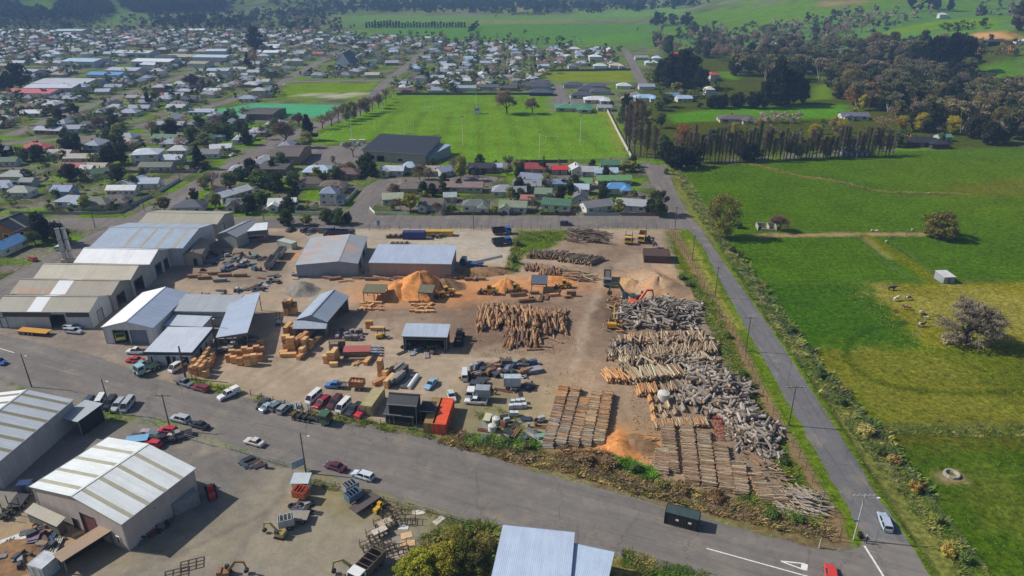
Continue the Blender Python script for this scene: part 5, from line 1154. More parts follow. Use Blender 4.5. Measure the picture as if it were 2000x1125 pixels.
# far left woods and town trees
fill(W([(300,60),(300,38),(360,36),(480,48),(480,60)]),90,(('broad', (40,52,50)),('broad', (48,58,56))),16,14, 'far left woods', 9)
fill(W([(0,62),(0,46),(90,46),(160,50),(160,60)]),70,(('bare', (108,98,98)),('broad', (52,62,56))),13,12, 'far left woods', 10)
fill(W([(0,62),(0,44),(300,38),(640,42),(640,66),(420,62)]),170,(('broad', (62,74,60)),('bare', (120,108,104)),('broad', (52,62,52)),('round', (96,104,70))),12,12, 'trees behind the town', 15)
fill(W([(480,62),(440,30),(560,18),(640,22),(730,20),(700,30),(560,44)]),120,(('broad', (48,60,60)),('broad', (58,68,64)),('bare', (110,102,100))),15,14, 'far woods at the edge of the plain', 11)
fill(W([(560,66),(590,40),(665,42),(670,68)]),34,(('broad', (44,54,50)),('bare', (106,94,92))),16,13, 'dark trees behind the town', 12)
fill(W([(780,88),(780,66),(990,74),(1150,88),(1150,98)]),60,(('bare', BR),('broad', EV),('column', EV),('broad', DK)),9,8, 'trees along the town edge', 13)
lk = (('broad', EV),('broad', (66,78,50)),('round', OL),('bare', BR),('bare', (160,142,128)),('broad', DK),('round', (100,110,62)),('shrub', EV),('shrub', (76,90,52)),('bare', (140,122,108)),('round', (88,98,58)))
for x, y in LOTS:
    for j in range(3 if y < 420 else 5 if y < 500 else 6):
        if rnd.random() < .82:
            kd, c = rnd.choice(lk); a = rnd.uniform(0,6.28); s = rnd.uniform(.6,1.35) * (1 if kd != 'shrub' else .5)
            k_ = rnd.uniform(.8,1.25); q = Vector((x + math.cos(a) * 11 * k_, y + math.sin(a) * 9.5 * k_, 0)); q.z = float(terrain(q.x, q.y))
            if any(dline(P, np.array([q.x]), np.array([q.y]))[0] < 5.5 for P in RW): continue
            tree(0,0,0,0, kd, c, None, 'garden trees of the town', p=q, hm=7.0 * s, wm=6.6 * s if kd not in ('cone', 'column') else 3.5 * s)
fk = (('broad', (34,46,42)),('broad', (40,52,48)),('cone', (32,44,40)))
for sd_, (pts, n) in enumerate((([(0,10),(42,12),(34,34),(0,44)], 90),([(120,1),(205,1),(225,24),(160,46),(98,47)], 260),([(232,6),(440,1),(436,22),(300,28),(250,22)], 420),([(440,1),(440,8),(900,6),(1330,9),(1420,4),(1420,1)], 420),([(40,30),(95,30),(95,46),(30,46)], 80),([(330,36),(480,30),(700,16),(900,10),(1250,8),(1250,12),(930,15),(720,24),(520,42),(340,44)], 150))):
    fill(W(pts), n, fk, 19,19, 'forest on the far hills', 60 + sd_)
# individuals: those that show largest; the rest one mass
TREES.sort(key=lambda t: -(t[2] * SIZE[t[1]][0]) * (2.2 if t[5] else 1) / t[0].length)
cnt = {}
NT_IND = 720
for i, (p, kd, sh, sw, c, lab, grp) in enumerate(TREES):
    nm = TT[kd][0].name.split('.')[0]; cnt[nm] = cnt.get(nm, 0) + 1
    if cnt[nm] > 290 or i >= NT_IND: TSTUFF.append((p, kd, sh, sw, c)); continue
    t = dup(rnd.choice(TT[kd]), p, rnd.uniform(0,6.28),(sw, sw, sh), group=grp or 'trees of the neighbourhood', cols={'crown': c})
    if lab: t['label'] = lab
    else: auto_label(t, '%s %s' % (TCN(c), DESC[kd]), p)
VV = []; CC = []
for i, (p, kd, sh, sw, c) in enumerate(TSTUFF):
    h0, w0 = SIZE[kd]; H, Wd = h0 * sh, w0 * sw; tw = kd in ('bare', 'poplar')
    L = lobes_round(i, 6, Wd / 2, H * .12, H * .97, .5) if kd not in ('cone', 'column', 'poplar') else [(0,0, H * (.15 + .7 * k / 5), Wd * .5 * (1 - .6 * k / 5 if kd == 'cone' else .9), Wd * .5 * (1 - .6 * k / 5 if kd == 'cone' else .9), H * .14) for k in range(6)]
    fa = p.length > 560; L = L[:5] if fa else L; v = leaves(i, L, (15 if fa else 26) if not tw else (14 if fa else 20),(H * (.075 if fa else .055) if not tw else H * (.05 if fa else .035))); VV.append(v + np.array(tuple(p))); r_ = rnd.uniform(.85,1.15); CC.append(np.tile(np.array([*(k * r_ for k in lin(c)),1.0]),(len(v),1)))
if VV:
    V = np.concatenate(VV); me = quads_mesh('distant_trees', V, attr_leaf('distant_foliage', .3, .25))
    at_ = me.color_attributes.new('col', 'FLOAT_COLOR', 'POINT'); at_.data.foreach_set('color', np.concatenate(CC).astype(np.float32).ravel())
    link(me, 'distant_trees', kind='stuff', label='mass of small distant trees and woods', cat='trees')
# ------------------------------------------------------------------ garden fences and field walls
def panel_fence(label, pts, h, c, step=5.0, t=.08, name='garden_fence', cat='fence', group='garden fences'):
    P = [g(*p) for p in pts]; root = thing(name, label, cat, P[0], 0, group); o = P[0]
    for a, b_ in zip(P, P[1:]):
        n = max(1, int((b_ - a).length / step))
        for i in range(n):
            p, q = a.lerp(b_, i / n) - o, a.lerp(b_, (i + 1) / n) - o; d = (q - p).normalized() * .07
            MB().bar(p + d + Vector((0,0, h / 2)), q - d + Vector((0,0, h / 2)), t, h).obj('panel', PAINT_, root, color=c)
            MB().box(-.07,-.07,0, .07, .07, h + .08, at=p).obj('post', PAINT_, root, color=c)
    return root
for lab, pts, h, c in (('white garden fence along the street before the two-storey house', [(577,418),(640,420),(652,414),(662,406)], 1.4,(214,216,214)),('low white fence round the corner garden by the cul-de-sac', [(722,408),(732,418),(800,419)], 1.0,(226,228,226)),
                       ('grey fence climbing the side of the cul-de-sac', [(676,398),(700,372)], 1.5,(176,176,170)),('pale wall beside the long street and the lawn house', [(312,376),(352,352)], 1.5,(206,210,212)),('grey fence beside the lawn and long street', [(258,402),(298,384)], 1.4,(168,174,176)),
                       ('white fence by the pointed conifer', [(388,338),(410,324)], 1.3,(220,222,222)),('timber fence behind the open lawn', [(246,338),(386,338)], 1.4,(124,120,112)),('concrete wall along the back street corner', [(20,418),(200,419),(235,417),(258,406)], 1.2,(150,150,146)),
                       ('dark timber fence along the street below the houses', [(870,420),(1020,420)], 1.2,(74,68,62)),('brown timber fence before the green-roofed house', [(1056,420),(1125,421)], 1.4,(92,78,66)),('pale green fence before the grey house', [(1140,421),(1210,421)], 1.2,(150,166,156)),('timber fence beside the big dark shrub', [(1214,421),(1290,422)], 1.3,(110,100,90)),
                       ('dark boundary fence behind the rugby field', [(775,187),(930,187),(1072,187)], 1.8,(84,80,78)),('dark fence along the houses below the rugby field', [(990,318),(1110,318)], 1.6,(86,80,72)),('dark fence behind the upper grass field', [(1070,140),(1232,138)], 1.8,(70,68,66))):
    panel_fence(lab, pts, h, c)
panel_fence('long pale concrete wall down the side of the rugby field', [(1186,219),(1206,258),(1234,311)], 1.6,(196,190,178),6, .5, 'field_wall', 'wall', None)
# ------------------------------------------------------------------ mounds
MARKS = MARKS + tuple(((x, y), n) for x, y, n in ((810,555, 'the big sawdust heap'),(620,600, 'the gabled open shed'),(485,615, 'the long open-sided shed'),(330,680, 'the white office'),(830,645, 'the dark-fronted shed'),(1015,630, 'the central log heap'),(1290,690, 'the pale log rows'),(1130,820, 'the post stacks'),
    (690,680, 'the red-topped timber stack'),(790,790, 'the black two-storey shed'),(880,815, 'the orange container'),(730,575, 'the saw shelter'),(1275,550, 'the wood chip heap'),(800,495, 'the flat-roofed shed'),(640,495, 'the dusty mill building'),(450,500, 'the brown-roofed store'),(970,750, 'the junk heap'),(1450,760, 'the grey stump heap'),(1400,900, 'the bottom post stacks'),
    (1560,980, 'the driftwood heap'),(1200,870, 'the small sawdust heap'),(1090,480, 'the dark log rows'),(230,960, 'the pink-walled warehouse'),(640,960, 'the gravel lot gate'),(760,1040, 'the steel racks'),(60,850, 'the left-edge warehouse'),(570,670, 'the tall timber packs'),(1050,545, 'the blue machine shelter'),(455,690, 'the wrapped timber packs'),(760,735, 'the steel pipes'),(1185,470, 'the yellow trucks'),(820,455, 'the purple bin')))
def mound(name, label, px, py, rx, ry, H, m, seed=0, n=26, rz=0, peaks=1):
    p = g(px, py); r = random.Random(seed); ph = [r.uniform(0,6.28) for _ in range(8)]; b = MB(); b.smooth = True; vs = []; fs = []
    NR, NA = 14,36
    for i in range(NR + 1):
        t = i / NR
        for j in range(NA):
            a = 2 * math.pi * j / NA; e = 1 + .12 * math.sin(2 * a + ph[0]) + .08 * math.sin(3 * a + ph[1]) + .05 * math.sin(7 * a + ph[2])
            x, y = rx * t * e * math.cos(a), ry * t * e * math.sin(a); z = H * (.5 + .5 * math.cos(math.pi * t)) ** .95 * (1 + .15 * math.sin(3 * a + ph[3]) * t) + .25 * H * (1 - t) * (math.sin(x * .9 + ph[4]) * math.sin(y * 1.1 + ph[5])) * min(1, t * 3) * .6 + r.uniform(-.04, .04) * H * (1 - t)
            if peaks > 1: z *= .72 + .28 * abs(math.cos(a * peaks / 2 + ph[6])) ** .5
            c, s = math.cos(rz), math.sin(rz); vs.append((x * c - y * s, x * s + y * c, max(z, 0) - .05 * (i == NR)))
    for i in range(NR):
        for j in range(NA): fs.append((i * NA + j, (i + 1) * NA + j, (i + 1) * NA + (j + 1) % NA, i * NA + (j + 1) % NA))
    b.add(vs, fs); return b.obj(name, m, loc=p, label=label, cat='heap')
SAWD = mat('sawdust', (212,146,88), .95, var=.28, sc_=1.1, bump=.9, bsc=2.2, spec=.05, stain=((184,120,70), .5, .5, .6)); GRAV = mat('gravel_heap', (136,130,122), .95, var=.2, sc_=1.2, bump=.6, bsc=5, spec=.1)
CHIP = mat('wood_chip', (172,144,116), .95, var=.3, sc_=1.6, bump=.8, bsc=4, spec=.1, stain=((206,150,92), .25, .52, .8)); SOIL = mat('soil_heap', (142,112,82), .95, var=.3, sc_=.8, bump=.7, bsc=3, spec=.1)
mound('sawdust_heap', 'tall orange sawdust heap behind the saw shelters', 820,566,9.5,9.5,6.0, SAWD, 1)
mound('sawdust_heap', 'lower shoulder of orange sawdust on the left of the tall heap', 776,572,7,6.5,3.0, SAWD, 2)
mound('sawdust_heap', 'orange sawdust heap beside the yellow loader', 990,562,5,5,3.2, SAWD, 3)
mound('sawdust_heap', 'flat spread of orange sawdust right of the blue machine shelter', 1080,546,8,4,1.1, SAWD, 4)
mound('sawdust_heap', 'small orange sawdust heap near the bottom fence', 1205,872,5.5,5.5,1.5, SAWD, 5)
mound('sawdust_heap', 'low orange dust drift against the blue-grey mill building', 628,482,7,9, .7, SAWD, 6)
mound('soil_heap', 'brown soil heap with bark behind the sawdust heap', 870,560,6,6,2.6, SOIL, 7)
mound('soil_heap', 'brown weedy bank beside the blue crane truck', 945,530,9,5,1.2, SOIL, 8)
mound('gravel_heap', 'grey gravel heap in front of the mill building', 590,566,5.5,6.5,2.2, GRAV, 9)
mound('wood_chip_heap', 'broad wood chip and bark heap near the lane fence', 1285,560,10.5,13,3.6, CHIP, 10, peaks=3)
mound('wood_chip_heap', 'orange wood chip heap left of the broad chip heap', 1232,556,5.0,6,1.7, mat('fresh_chip', (184,148,108), .95, var=.3, sc_=1.6, bump=.8, bsc=4, spec=.1),11)
mound('soil_heap', 'low brown bark heap among the post stacks', 1245,868,5,4,1.0, SOIL, 12)
mound('soil_heap', 'low soil heap in the left lot', 30,1085,6,6, .9, SOIL, 13)
# ------------------------------------------------------------------ logs and posts
BARKM = [mat('log_bark', objcol=True, rough=.9, var=.3, sc_=2.5, spec=.15), mat('log_end', (196,160,116), .9, var=.25, sc_=3, spec=.1)]
def log_mesh(seed):
    r = random.Random(seed); b = MB(); n = 8; vs = []; b.smooth = False
    st = [(-.5,1.1),(-.2,1.0),(.15, .95),(.5, .82)]; bx, by = r.uniform(-.4, .4), r.uniform(-.4, .4)
    for x, q in st:
        for k in range(n):
            a = 6.2832 * k / n; e = q * r.uniform(.9,1.1); vs.append((x, bx * (x * x - .25) * 2 + e * math.cos(a), by * (x * x - .25) * 2 + e * math.sin(a)))
    fs = [(i * n + k, i * n + (k + 1) % n, (i + 1) * n + (k + 1) % n, (i + 1) * n + k) for i in range(3) for k in range(n)]; b.add(vs, fs); b.m = 1
    b.add(vs[:n], [tuple(range(n - 1,-1,-1))]); b.add(vs[-n:], [tuple(range(n))]); return b.mesh('log', BARKM)
LM = [log_mesh(i) for i in range(4)]
PILE = {'log': [], 'round_post': [], 'weathered_stump': []}
def put(kind, c, ang, tilt, L, r_, col, vis, desc, roll=0): PILE[kind].append((Vector(c), ang, tilt, L, r_, col, vis, desc))
LB = ((156,120,88),(136,104,80),(172,134,98),(120,96,78),(182,146,108)); LP = ((172,156,132),(158,142,118),(188,172,146),(142,122,98),(166,144,112),(138,112,88)); LD = ((108,96,86),(122,108,94),(92,80,72),(136,122,106)); LG = ((156,148,138),(136,128,118),(172,164,154),(122,112,102),(108,94,82),(146,136,124)); LO = ((196,146,98),(184,134,90),(204,160,112))
def rowstack(kind, P1, P2, L, d, layers, cols, desc, ang=None, jit=.12, tilt=0, gap=1.05, ljit=.15, cols2=None):
    a, c = g(*P1), g(*P2); u = (c - a); n = int(u.length / (d * gap)); u.normalize(); base = math.atan2(u.y, u.x) + math.pi / 2 if ang is None else ang
    for l in range(layers):
        for i in range(n - l):
            t = (i + .5 + l * .5) * d * gap; p = a + u * (t + rnd.uniform(-.1, .1) * d); z = d * .5 + l * d * .86; f = t / max(u.length * n * d * gap, .01)
            cl = rnd.choice(cols if not cols2 or rnd.random() > t / (n * d * gap) else cols2)
            nrm = Vector((math.cos(base), math.sin(base),0)); p = p + nrm * rnd.uniform(-ljit, ljit) * L * .5
            put(kind, (p.x, p.y, p.z + z), base + rnd.gauss(0, jit), rnd.gauss(tilt, .03), L * rnd.uniform(.9,1.06), d / 2 * rnd.uniform(.7,1.22), cl, l >= layers - 2 or i < 2, desc)
def heapstack(kind, P1, P2, P3, n, L, d, H, cols, desc, ang=None, tilt=.35, jit=.2):
    """tumbled heap over the parallelogram P1-P2 / P1-P3"""
    a, c, e = g(*P1), g(*P2), g(*P3)
    for i in range(n):
        s, t = rnd.random(), rnd.random(); p = a + (c - a) * s + (e - a) * t; h = H * (math.sin(math.pi * min(max(s, .03), .97)) ** .5) * math.sin(math.pi * (.1 + .8 * t)); z = h * rnd.uniform(.35,1) + d * .5
        put(kind, (p.x, p.y, p.z + z),(rnd.uniform(0,6.28) if ang is None else ang + rnd.gauss(0, jit)), rnd.gauss(tilt * (1 if t < .5 else -.6), .15), L * rnd.uniform(.6,1.15), d / 2 * rnd.uniform(.7,1.25), rnd.choice(cols), z > h * .55, desc)
# central heap: three tiers of brown logs lying towards the camera
Y = math.pi / 2
heapstack('log', (925,642),(1035,642),(935,605),190,5.4, .6,2.6, LB, 'brown log in the back of the central log heap', Y, .12, .12)
heapstack('log', (985,655),(1106,650),(990,618),210,5.4, .6,2.8, LB, 'brown log on the front of the central log heap', Y, .14, .12)
heapstack('log', (978,678),(1052,674),(985,645),90,5.0, .55,1.8, LB[:4] + LD[:1], 'dark brown log at the foot of the central log heap', Y, .12, .16)
for x, y, a in ((1045,682, .1),(1062,676,-.2),(1085,664,-.7),(1060,660, .3)): put('log', tuple(g(x, y, .3)), a, 0,4.5, .28,(150,124,96), True, 'loose log lying before the central log heap')
# pale rows on the right
rowstack('log', (1222,668),(1245,667),5, .42,4, LO, 'fresh orange log at the end of the upper pale row', ang=Y - .2); rowstack('log', (1246,668),(1380,662),5, .46,4, LP + LB[:2], 'pale log in the upper row by the lane fence', ang=Y - .15, jit=.2)
rowstack('log', (1185,697),(1260,694),4.6, .5,4, LD + LP, 'dull log in the second row by the lane fence', jit=.25, ang=Y); rowstack('log', (1262,692),(1404,684),5, .36,5, LP, 'thin pale log in the second row by the lane fence', ang=Y - .25, jit=.2)
rowstack('log', (1205,708),(1390,702),4.6, .40,4, LP[:3] + ((186,182,150),), 'pale greenish log in the third row by the lane fence', ang=Y + .2, jit=.2)
rowstack('log', (1180,738),(1226,740),5.2, .38,5, LO + LB[:1], 'fresh orange log at the end of the long front row', ang=Y + .2, jit=.2); rowstack('log', (1227,740),(1340,731),5.4, .44,5, LP + ((190,186,158),), 'pale log in the long front row', ang=Y + .22, jit=.2)
rowstack('log', (1241,766),(1290,763),4.2, .36,4, LO + LB[:1] + LB[2:3], 'orange log in the short front row', ang=Y); rowstack('log', (1290,764),(1345,752),4, .42,3, LP + LD, 'dull log in the short front row', jit=.2, ang=Y)
heapstack('log', (1195,690),(1395,682),(1200,664),90,4.4, .46,2.4, LP + LD, 'grey-brown log tumbled between the upper rows', Y, .1, .5); heapstack('log', (1200,728),(1350,718),(1205,700),90,4.6, .46,2.4, LP + LD[1:], 'grey-brown log tumbled behind the front row', Y, .1, .5)
# dark rows in the upper yard
heapstack('log', (1112,474),(1190,478),(1112,452),80,6, .42,2.4, LD, 'dark log in the topmost heap by the back fence', -.3, .0, .25)
rowstack('log', (1030,500),(1112,503),5, .5,4, LD, 'dark log in the upper rotted row', jit=.3, ang=Y - .3); rowstack('log', (1100,505),(1172,514),7, .42,4, LD + LP[3:4], 'long grey log in the diagonal row', ang=.75, jit=.1)
rowstack('log', (1024,524),(1085,528),5, .5,3, LD[1:] + LB[:2], 'brown-grey log in the middle rotted row', jit=.25, ang=Y + .1); rowstack('log', (1050,538),(1098,536),5, .45,4, LB + LD[:1], 'brown log in the row above the blue machine shelter', ang=Y - .2); heapstack('log', (1095,546),(1152,552),(1098,528),42,6, .4,1.6, LB[2:] + LP[:2], 'pale brown log in the fallen stack above the machine shelter', -.35, .05, .2)
heapstack('log', (1186,606),(1220,606),(1190,582),30,3, .45,1.6, LB + LP[3:], 'short brown log beside the orange excavator', None, .1)
heapstack('log', (1182,650),(1218,652),(1186,628),26,3, .5,1.6, LB + LO, 'short brown log beside the yellow loader bucket', None, .1)
# stacks of posts lying across their rows
for (p, q, cs, cs2) in (((1070,876),(1103,757), LG[:3] + LP[3:], LO + LB),((1094,877),(1126,760), LP[3:] + LG[1:3], LB + LP[:2]),((1119,876),(1144,780), LP[1:] + LG[:1], LO + LB),((1143,875),(1166,770), LP + LG[:1], LO + LP),((1168,875),(1188,768), LP, LO + LB)):
    rowstack('round_post', p, q, 2.3, .27,6, cs, 'round post in the five stacks near the bottom fence', jit=.06, cols2=cs2)
for (p, q, ly) in (((1290,930),(1294,880),4),((1312,925),(1302,830),4),((1352,950),(1340,832),4),((1385,955),(1372,842),4),((1420,965),(1405,870),4),((1448,972),(1440,905),4),((1500,985),(1470,925),4),((1530,990),(1505,945),4)):
    rowstack('round_post', p, q, 2.75, .26, ly + 1, LP + ((160,128,100),(148,124,104)), 'weathered round post in the stacks along the bottom fence', jit=.08)
heapstack('round_post', (1525,1005),(1606,1012),(1520,955),120,5, .24,1.3, LP[:2] + LG[:3], 'bleached pole in the corner heap by the lane fence', -.6, .05, .4)
heapstack('round_post', (1470,905),(1550,960),(1450,870),60,3, .28,1.2, LP[3:] + LD[1:], 'brown post in the tumbled row beside the stump heap', -.9, .05, .4)
heapstack('round_post', (1280,920),(1300,922),(1278,895),24,2.6, .24, .9, LG, 'grey post in the tidy grey stack', 0,0, .1)
heapstack('round_post', (1248,862),(1275,864),(1246,850),16,3, .22, .5, LO, 'orange slab offcut on the small sawdust heap', 0,0, .2)
for x, y, cs in ((1270,782, LO),(1282,783, LP),(1275,800, LO),(1290,802, LP),(1305,795, LP),(1278,818, LO),(1300,815, LP),(1318,806, LP),(1320,780, LG),(1335,800, LG)):
    rowstack('round_post', (x - 6, y),(x + 7, y),2.6, .26,5, cs, 'short round post in the small bundles by the water tank', ang=Y, jit=.06)
rowstack('round_post', (1276,832),(1385,828),3.0, .30,4, LP + LO[:1] + LB[2:3], 'round post in the bundle row below the water tank', ang=Y, jit=.08)
# grey stumps and slabs tumbled along the lane side
heapstack('weathered_stump', (1190,640),(1360,646),(1215,588),300,3.2, .62,3.2, LG, 'bleached stump in the upper grey heap', None, .2); heapstack('weathered_stump', (1300,610),(1350,640),(1290,575),90,2.6, .4,2.6, LG[:3], 'bleached slab beside the chip heap', None, .2)
heapstack('weathered_stump', (1325,790),(1460,842),(1345,710),380,2.9, .72,3.4, LG, 'bleached stump in the large grey heap by the lane fence', None, .2); heapstack('weathered_stump', (1400,820),(1500,905),(1430,770),220,2.8, .68,2.6, LG, 'bleached stump at the lower end of the grey heap', None, .2)
heapstack('weathered_stump', (1290,720),(1400,735),(1300,690),90,2.4, .55,2.0, LG + LP[:2], 'dull stump behind the front log row', None, .15); heapstack('weathered_stump', (1440,880),(1530,900),(1420,840),90,2.2, .5,1.8, LG, 'bleached stump beside the red racks', None, .15)
heapstack('weathered_stump', (1188,700),(1235,700),(1192,668),60,2.2, .6,2.0, LG + LD, 'dark stump at the end of the second row', None, .15)
heapstack('weathered_stump', (1836,674),(1896,676),(1840,655),110,1.0, .36,2.0, LP + LB[:1], 'split firewood piled under the leafless tree', None, .2)
for kind, items in PILE.items():
    items.sort(key=lambda t: -(t[6] * 1000 + t[3] * t[4] / t[0].length * 100))
    rest = []
    for i, it in enumerate(items):
        p, a, tl, L, r_, col, vis, desc = it
        if i >= 280: rest.append(it); continue
        ton = sum(col) / 3; desc = ('pale ' if ton > 150 else 'dark ' if ton < 112 else 'mid-toned ') + ('thick ' if r_ > .27 else 'thin ' if r_ < .17 else '') + desc.replace('pale ', '').replace('dark ', '')
        o = link(LM[i % 4], kind, loc=p, label=desc, cat={'log': 'log', 'round_post': 'post', 'weathered_stump': 'stump'}[kind], group=desc.split(' in ')[0] + 's ' + desc[len(desc.split(' in ')[0]):].strip() if ' in ' in desc else desc, color=col)
        o.rotation_euler = Matrix.Rotation(a, 3, 'Z').to_4x4().to_euler(); o.rotation_mode = 'QUATERNION'; o.rotation_quaternion = (Matrix.Rotation(a, 4, 'Z') @ Matrix.Rotation(-tl, 4, 'Y') @ Matrix.Rotation(rnd.uniform(0,6.28),4, 'X')).to_quaternion(); o.scale = (L, r_, r_)
    if rest:
        n = 7; V = []; F = []; Cc = []
        ring = [(math.cos(6.2832 * k / n), math.sin(6.2832 * k / n)) for k in range(n)]
        for (p, a, tl, L, r_, col, vis, desc) in rest:
            d = Vector((math.cos(a) * math.cos(tl), math.sin(a) * math.cos(tl), math.sin(tl))); u = d.orthogonal().normalized(); w_ = d.cross(u); o = len(V); cl = lin(col); ec = lin((196,162,120) if kind != 'weathered_stump' else (150,142,132))
            for e, k in ((-.5,1.08),(.5, .85)):
                for cx, cy in ring: V.append(p + d * (L * e) + u * (cx * r_ * k * rnd.uniform(.85,1.1)) + w_ * (cy * r_ * k * rnd.uniform(.85,1.1)))
            for k in range(n): F.append((o + k, o + (k + 1) % n, o + n + (k + 1) % n, o + n + k)); Cc.append((cl, 4))
            F.append(tuple(range(o + n - 1, o - 1,-1))); F.append(tuple(range(o + n, o + 2 * n))); Cc += [(ec, n),(ec, n)]
        me = bpy.data.meshes.new(kind); me.from_pydata([tuple(v) for v in V], [], F); at_ = me.color_attributes.new('col', 'FLOAT_COLOR', 'CORNER')
        at_.data.foreach_set('color', np.array([(*c, 1) for c, k in Cc for _ in range(k)], np.float32).ravel()); me.materials.append(mat('pile_wood', attr=True, rough=.9, var=.3, sc_=2.5, spec=.15))
        link(me, {'log': 'piled_logs', 'round_post': 'piled_posts', 'weathered_stump': 'piled_stumps'}[kind], kind='stuff', label={'log': 'remaining logs deeper in the log heaps', 'round_post': 'remaining round posts in the post stacks', 'weathered_stump': 'remaining grey stumps in the tumbled heaps'}[kind], cat='wood')
# ------------------------------------------------------------------ sawn timber packs
def pack_mesh(kind):
    b = MB()
    if kind == 'boards':
        for l in range(5):
            z = .12 + l * .19; m = 5
            for i in range(m): b.box(-2 + rnd.uniform(-.08, .04),-.55 + i * .22, z, 2 + rnd.uniform(-.04, .1),-.55 + i * .22 + .2, z + .16)
        for x in (-1.4,0,1.4): b.box(x - .06,-.55,0, x + .06, .55, .11)
    elif kind == 'short':
        for l in range(6):
            z = .1 + l * .17
            for i in range(4): b.box(-1 + rnd.uniform(-.05, .03),-.6 + i * .3, z, 1 + rnd.uniform(-.03, .06),-.6 + i * .3 + .275, z + .15)
        for x in (-.7, .7): b.box(x - .06,-.6,0, x + .06, .6, .09)
    elif kind == 'wrapped':
        b.box(-1.6,-.6, .12,1.6, .6,1.0, taper=.03)
        for x in (-1.1,0,1.1): b.box(x - .06,-.6,0, x + .06, .6, .11)
    elif kind == 'rods':
        for l in range(3):
            for i in range(6): b.tube((-3.5 + rnd.uniform(-.2, .2),-.6 + i * .22, .12 + l * .19),(3.5 + rnd.uniform(-.2, .2),-.6 + i * .22, .12 + l * .19), .1, n=6)
    else:
        for i in range(9): b.box(-1.5,-.08,0,1.5, .08, .1, rz=rnd.uniform(-.4, .4), at=(rnd.uniform(-.4, .4), rnd.uniform(-.5, .5), .02 + i * .06))
    return b.mesh('timber_pack', mat('timber', objcol=True, rough=.8, var=.22, sc_=2.2, co='obj', rv=.1))
PK_ = {k: [pack_mesh(k) for _ in range(2)] for k in ('boards', 'short', 'wrapped', 'rods', 'loose')}
PKN = {'boards': 'board pack', 'short': 'timber block', 'wrapped': 'wrapped pack', 'rods': 'pole bundle', 'loose': 'loose board heap'}
NWC = ((214,164,108),(202,148,96),(220,176,124),(192,144,98)); GWC = ((140,136,130),(120,116,112),(152,148,140),(96,92,90)); BWC = ((150,118,88),(132,104,80))
def pack(px, py, kind, ang, c, lv=1, s=(1,1,1)):
    p = g(px, py); zz = 0; h = {'boards': 1.07, 'short': 1.12, 'wrapped': 1.02, 'rods': .62, 'loose': .6}[kind] * s[2]
    for l in range(lv):
        cc = c if isinstance(c[0], int) else rnd.choice(c)
        o = link(rnd.choice(PK_[kind]), 'timber_pack', loc=(p.x + rnd.uniform(-.06, .06), p.y + rnd.uniform(-.06, .06), zz), rz=R(ang) + rnd.uniform(-.04, .04), cat='timber pack', group='timber packs in the yard', color=cc); o.scale = s
        nm = 'orange' if cc[0] > 185 and cc[2] < 125 else 'grey' if cc[0] - cc[2] < 24 else 'brown'
        auto_label(o, '%s %s%s' % (nm, PKN[kind], '' if lv == 1 else ' %s' % ('at stack bottom' if l == 0 else 'atop its stack' if l == lv - 1 else 'mid stack')), Vector((p.x, p.y, 0))); zz += h
for x, y, lv in ((376,728,2),(387,732,3),(397,734,3),(404,737,2),(383,722,3),(394,724,3),(404,726,3),(390,716,2),(400,716,3),(410,718,2),(405,708,3),(413,710,2),(409,700,3),(416,703,2)): pack(x, y, 'short', 80, NWC, lv, (.75, .8, .9))
for x, y, lv in ((448,706,2),(458,709,2),(470,712,2),(485,714,3),(497,712,3),(508,705,2),(455,696,2),(468,697,2),(480,698,3),(492,700,3),(503,695,3),(512,690,2),(500,684,2),(510,678,2)): pack(x, y, 'short', 10, NWC, lv, (.75, .9, .9))
for i in range(26):
    x = 418 + (i % 7) * 12 + (i // 7) * 5; y = 692 - (i // 7) * 9 - (i % 7) * 1.6; pack(x, y, 'wrapped', 5, GWC, rnd.choice((1,2,2)),(.6, .9, .8))
for x, y, k, a, c, lv in ((562,658, 'short', 80, NWC, 3),(568,652, 'short', 80, NWC, 3),(561,614, 'short', 85, BWC + NWC[:1], 4),(569,612, 'short', 85, BWC + NWC[:1], 4),(576,612, 'short', 85, BWC + NWC[:1], 3),(580,652, 'boards', 70,((150,122,82),(170,140,92)),3),(588,650, 'boards', 70, BWC, 3),(596,646, 'boards', 70, GWC, 3),(604,652, 'boards', 70, GWC, 2),(612,655, 'boards', 75, GWC, 2),
                          (586,678, 'boards', 72, NWC, 3),(594,674, 'boards', 72, NWC, 3),(562,684, 'short', 5, BWC + NWC[:2], 4),(570,688, 'short', 5, NWC, 4),(555,692, 'short', 10, NWC, 1),(564,696, 'boards', 5, NWC, 1),(598,682, 'short', 75, NWC, 3),(606,680, 'short', 75, NWC, 2),(592,693, 'short', 75, NWC, 2),(587,700, 'short', 70, NWC, 1),(612,674, 'rods', 70,((160,132,92),),2),
                          (648,710, 'short', 5, NWC, 3),(656,704, 'short', 80, NWC, 3),(640,708, 'short', 5, NWC, 2),(652,715, 'short', 8, NWC, 1),(655,692, 'short', 0, GWC, 3),(660,686, 'boards', 5, BWC, 3),(720,706, 'boards', 75, NWC, 1),(722,640, 'short', 5, NWC, 2),(738,645, 'boards', 0, NWC, 1),(700,710, 'loose', 60, NWC, 1),
                          (744,732, 'short', 85, NWC, 4),(756,738, 'short', 60, NWC, 2),(762,751, 'boards', 68, NWC, 2),(742,747, 'boards', 50, NWC, 1),(770,730, 'boards', 62, BWC, 2),(778,727, 'boards', 62, GWC, 2),(786,733, 'boards', 62, GWC, 2),(780,745, 'boards', 64, GWC, 2),(772,748, 'boards', 64, GWC, 2)): pack(x, y, k, a, c, lv)
